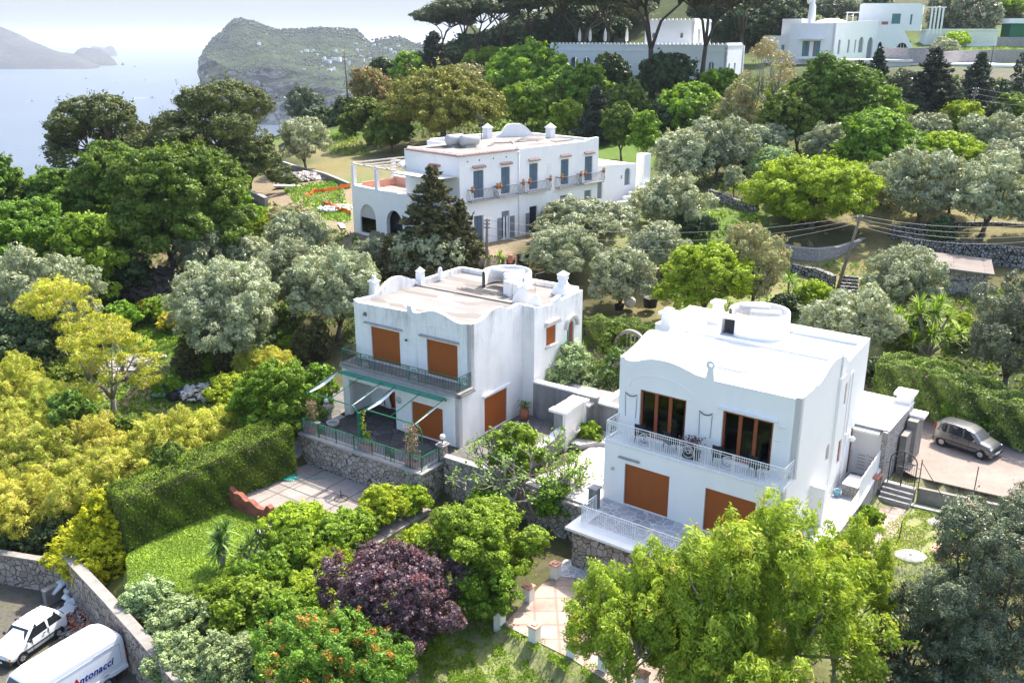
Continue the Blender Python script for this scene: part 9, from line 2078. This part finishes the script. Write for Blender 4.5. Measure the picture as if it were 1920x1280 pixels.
def fig():
    g = on_z(1012, 985, -2.2); e = empty('fig_tree', g, 0, 'fig tree with bare pale twisting branches and few leaves below the gate block', 'fig tree'); r = random.Random(6); rn = np.random.default_rng(6)
    b = MB(); tips = []
    def grow(p, d, L, rad, lvl):
        pts = [p]; q = p; dd = d.copy()
        for k in range(4):
            dd = (dd + Vector((r.uniform(-.35, .35), r.uniform(-.35, .35), r.uniform(-.12, .22)))).normalized(); q = q + dd * L / 4; pts.append(q)
        b.tube([tuple(x) for x in pts], [rad, rad * .9, rad * .8, rad * .68, rad * .5], 5 if lvl < 2 else 4)
        if lvl >= 5: tips.append((pts[-1], dd)); tips.append((pts[2], dd)); return
        for k in range(3 if lvl < 3 else 2 + r.randint(0, 1)):
            nd = (dd + Vector((r.uniform(-1, 1), r.uniform(-1, 1), r.uniform(-.35, .55)))).normalized(); grow(pts[-1 if k else 3], nd, L * r.uniform(.62, .85), rad * .64, lvl + 1)
    for az, el in ((2.6, .5), (3.3, .8), (1.8, .9), (.9, .75), (.2, .45), (2.9, .2), (4.2, .9), (-.4, .5)):
        grow(Vector((0, 0, .3)), Vector((math.cos(az) * math.cos(el), math.sin(az) * math.cos(el), math.sin(el))), 2.1 if math.cos(az) < 0 else 1.5, .14, 1)
    b.tube([(.2, 0, -.4), (.05, 0, 0), (0, 0, .5)], [.22, .2, .16], 7)
    b.build('branches', M['pale_bark'], e)
    P = []; N = []; Ld = []
    for t, d in tips:
        if r.random() < .5: continue
        m = r.randint(3, 8)
        for k in range(m): P.append((t.x + r.gauss(0, .13), t.y + r.gauss(0, .13), t.z + r.gauss(0, .10))); N.append((r.gauss(0, .5), r.gauss(0, .5), 1)); Ld.append((r.gauss(0, 1), r.gauss(0, 1), -.3))
    n = len(P); me = leaves_mesh('leaves', np.array(P), np.array(N), np.array(Ld), rn.uniform(.12, .22, n), .8, rn.uniform(size=n)); me.materials.append(M['bright_leaf']); o = bpy.data.objects.new('leaves', me); COL.objects.link(o); o.parent = e
fig()
def yard_paving():
    b = MB(); slab(b, [tuple(on_z(*p, 0.02)[:2]) for p in ((1700, 745), (1712, 776), (1800, 797), (1930, 838), (2100, 900), (2150, 1010), (1905, 936), (1716, 893), (1668, 868), (1690, 800))], -.05, .02)
    t = NT('yard_concrete'); v = t.coord(); n = t.noise(v, .6, 7, .7); n2 = t.noise(v, 6, 5, .7)
    t.base(t.mix(t.ramp(n2, [(.4, 0.0), (.8, .35)]), t.ramp(n, [(.35, (.30, .25, .215)), (.65, (.225, .185, .16))]), (.14, .12, .10))).rough(.9, .15); t.bump(n2, .2)
    o = b.build('parking_yard', t.m); tag(o, kind='structure')
yard_paving()
# ground cover: lawn grass, weeds, meadow
def cover_stuff(name, poly, z, dens, s, mat, tall=1.0, seed=1, patch=0.0, acc=0.0):
    r = np.random.default_rng(seed); W = [on_z(a, b_, z)[:2] for a, b_ in poly] if z is not None else [on_ground(a, b_)[:2] for a, b_ in poly]
    xs = [p[0] for p in W]; ys = [p[1] for p in W]; A = (max(xs) - min(xs)) * (max(ys) - min(ys)); n = int(A * dens)
    x = r.uniform(min(xs), max(xs), n); y = r.uniform(min(ys), max(ys), n); k = in_poly(x, y, W)
    if patch:
        f = 0
        for q in range(14): a = r.uniform(0, 6.28); f = f + np.sin((x * math.cos(a) + y * math.sin(a)) * r.uniform(.8, 7) + r.uniform(0, 6.28))
        k &= f / 3 > patch
    x, y = x[k], y[k]; zz = height(x, y); n = len(x)
    P = np.stack([x, y, zz + s * .35 * tall], 1); L = fib(n, r) * .6 + np.array([0, 0, 1.0]) * tall; N = fib(n, r) + np.array([0, 0, .6])
    w = .5 + .25 * np.sin(x * 1.1 + y * .7) * np.sin(y * 1.6 - x * .5) + .15 * np.sin(x * 3.1 - y * 2.3) * np.sin(y * 2.9 + x)
    me = leaves_mesh(name, P, N, L, s * r.uniform(.5, 1.5, n) * (.7 + .6 * w), .4, np.clip(w + r.uniform(-.35, .35, n), 0, 1), (r.uniform(size=n) < acc).astype(float)); me.materials.append(M[mat])
    o = bpy.data.objects.new(name, me); COL.objects.link(o); tag(o, kind='stuff')
cover_stuff('lawn_grass', [(222, 1085), (240, 1040), (330, 985), (445, 925), (535, 975), (520, 1050), (420, 1130), (250, 1125)], -2.45, 520, .12, 'grass_leaf', 1.0, 1)
cover_stuff('weeds', [(760, 1195), (930, 1180), (1080, 1240), (1200, 1300), (1100, 1400), (740, 1400)], -2.8, 480, .13, 'bright_leaf', .7, 2, .05)
cover_stuff('weeds', [(760, 1195), (930, 1180), (1080, 1240), (1200, 1300), (1100, 1400), (740, 1400)], -2.8, 300, .09, 'grass_leaf', .8, 22, -.6)
cover_stuff('weeds', [(1640, 1010), (1700, 945), (1850, 955), (1880, 1050), (1700, 1130), (1600, 1100)], -.9, 420, .11, 'grass_leaf', .8, 3, -.5)
cover_stuff('meadow_grass', [(290, 660), (330, 610), (480, 640), (480, 700), (330, 720)], None, 60, .25, 'grass_leaf', 1.0, 4, -.2)
cover_stuff('meadow_grass', [(610, 250), (660, 248), (700, 290), (620, 290)], None, 14, .5, 'grass_leaf', 1.0, 5, -.2)
cover_stuff('meadow_grass', [(530, 350), (640, 340), (660, 420), (560, 400)], None, 22, .4, 'bright_leaf', .8, 6, 0.0)
cover_stuff('meadow_grass', [(1280, 400), (1420, 400), (1440, 440), (1300, 450)], None, 28, .35, 'grass_leaf', 1.0, 7, -.2)
cover_stuff('meadow_grass', [(1480, 500), (1650, 480), (1700, 560), (1520, 560)], None, 28, .3, 'grass_leaf', .8, 8, .1)
cover_stuff('meadow_grass', [(1740, 96), (1920, 90), (1920, 110), (1740, 112)], None, 5, .8, 'grass_leaf', .7, 9, -2)
cover_stuff('meadow_grass', [(1000, 215), (1060, 215), (1070, 250), (980, 250)], None, 12, .6, 'grass_leaf', .8, 10, -.5)
cover_stuff('undergrowth', [(600, 430), (900, 480), (1000, 560), (700, 640), (350, 700), (280, 560)], None, 22, .35, 'mid_leaf', .7, 11, -.3)
cover_stuff('undergrowth', [(1200, 440), (1420, 460), (1560, 560), (1700, 620), (1500, 640), (1250, 600)], None, 26, .3, 'bright_leaf', .7, 12, -.1)
cover_stuff('undergrowth', [(1180, 260), (1920, 240), (1920, 400), (1300, 400)], None, 7.0, .5, 'bright_leaf', .6, 13, .1)
cover_stuff('undergrowth', [(-60, 620), (560, 620), (560, 900), (250, 1010), (-60, 1020)], None, 44, .3, 'bright_leaf', .7, 14, .0)
cover_stuff('undergrowth', [(620, 170), (1000, 150), (1600, 150), (1900, 150), (1900, 260), (1000, 260), (760, 260)], None, 3.0, .8, 'mid_leaf', .7, 17, -.6)
cover_stuff('undergrowth', [(-100, 400), (450, 350), (640, 440), (560, 620), (-100, 640)], None, 14, .45, 'mid_leaf', .7, 18, -.2)
cover_stuff('undergrowth', [(1680, 560), (1920, 540), (1920, 760), (1640, 700)], None, 30, .35, 'mid_leaf', .7, 19, -.5)
cover_stuff('undergrowth', [(-420, 480), (-60, 420), (-60, 1010), (-420, 1020)], None, 16, .45, 'mid_leaf', 1.2, 20, -.6)
cover_stuff('undergrowth', [(1925, 240), (2300, 260), (2300, 760), (1925, 700)], None, 5, .7, 'mid_leaf', 1.0, 21, -.4)
cover_stuff('undergrowth', [(1290, 1050), (1640, 990), (1660, 1280), (1280, 1290)], None, 60, .22, 'bright_leaf', .7, 15, .2)
cover_stuff('undergrowth', [(400, 1080), (680, 1000), (900, 960), (950, 1180), (760, 1200), (420, 1290)], None, 80, .2, 'bright_leaf', .7, 16, .0)

# ------------------------------------------------------------------ air
def air():
    b = MB(); b.box(-17000, -120, -176.5, 17000, 34500, 92)
    t = NT('haze'); v = t.new('ShaderNodeVolumePrincipled'); v.inputs['Density'].default_value = HAZE; v.inputs['Color'].default_value = (0.70, 0.80, 0.95, 1); v.inputs['Anisotropy'].default_value = 0.25
    t.n.remove(t.b); t.link(v.outputs[0], t.out.inputs['Volume'])
    o = b.build('haze', t.m); tag(o, kind='stuff')
HAZE = 0.00008
air()
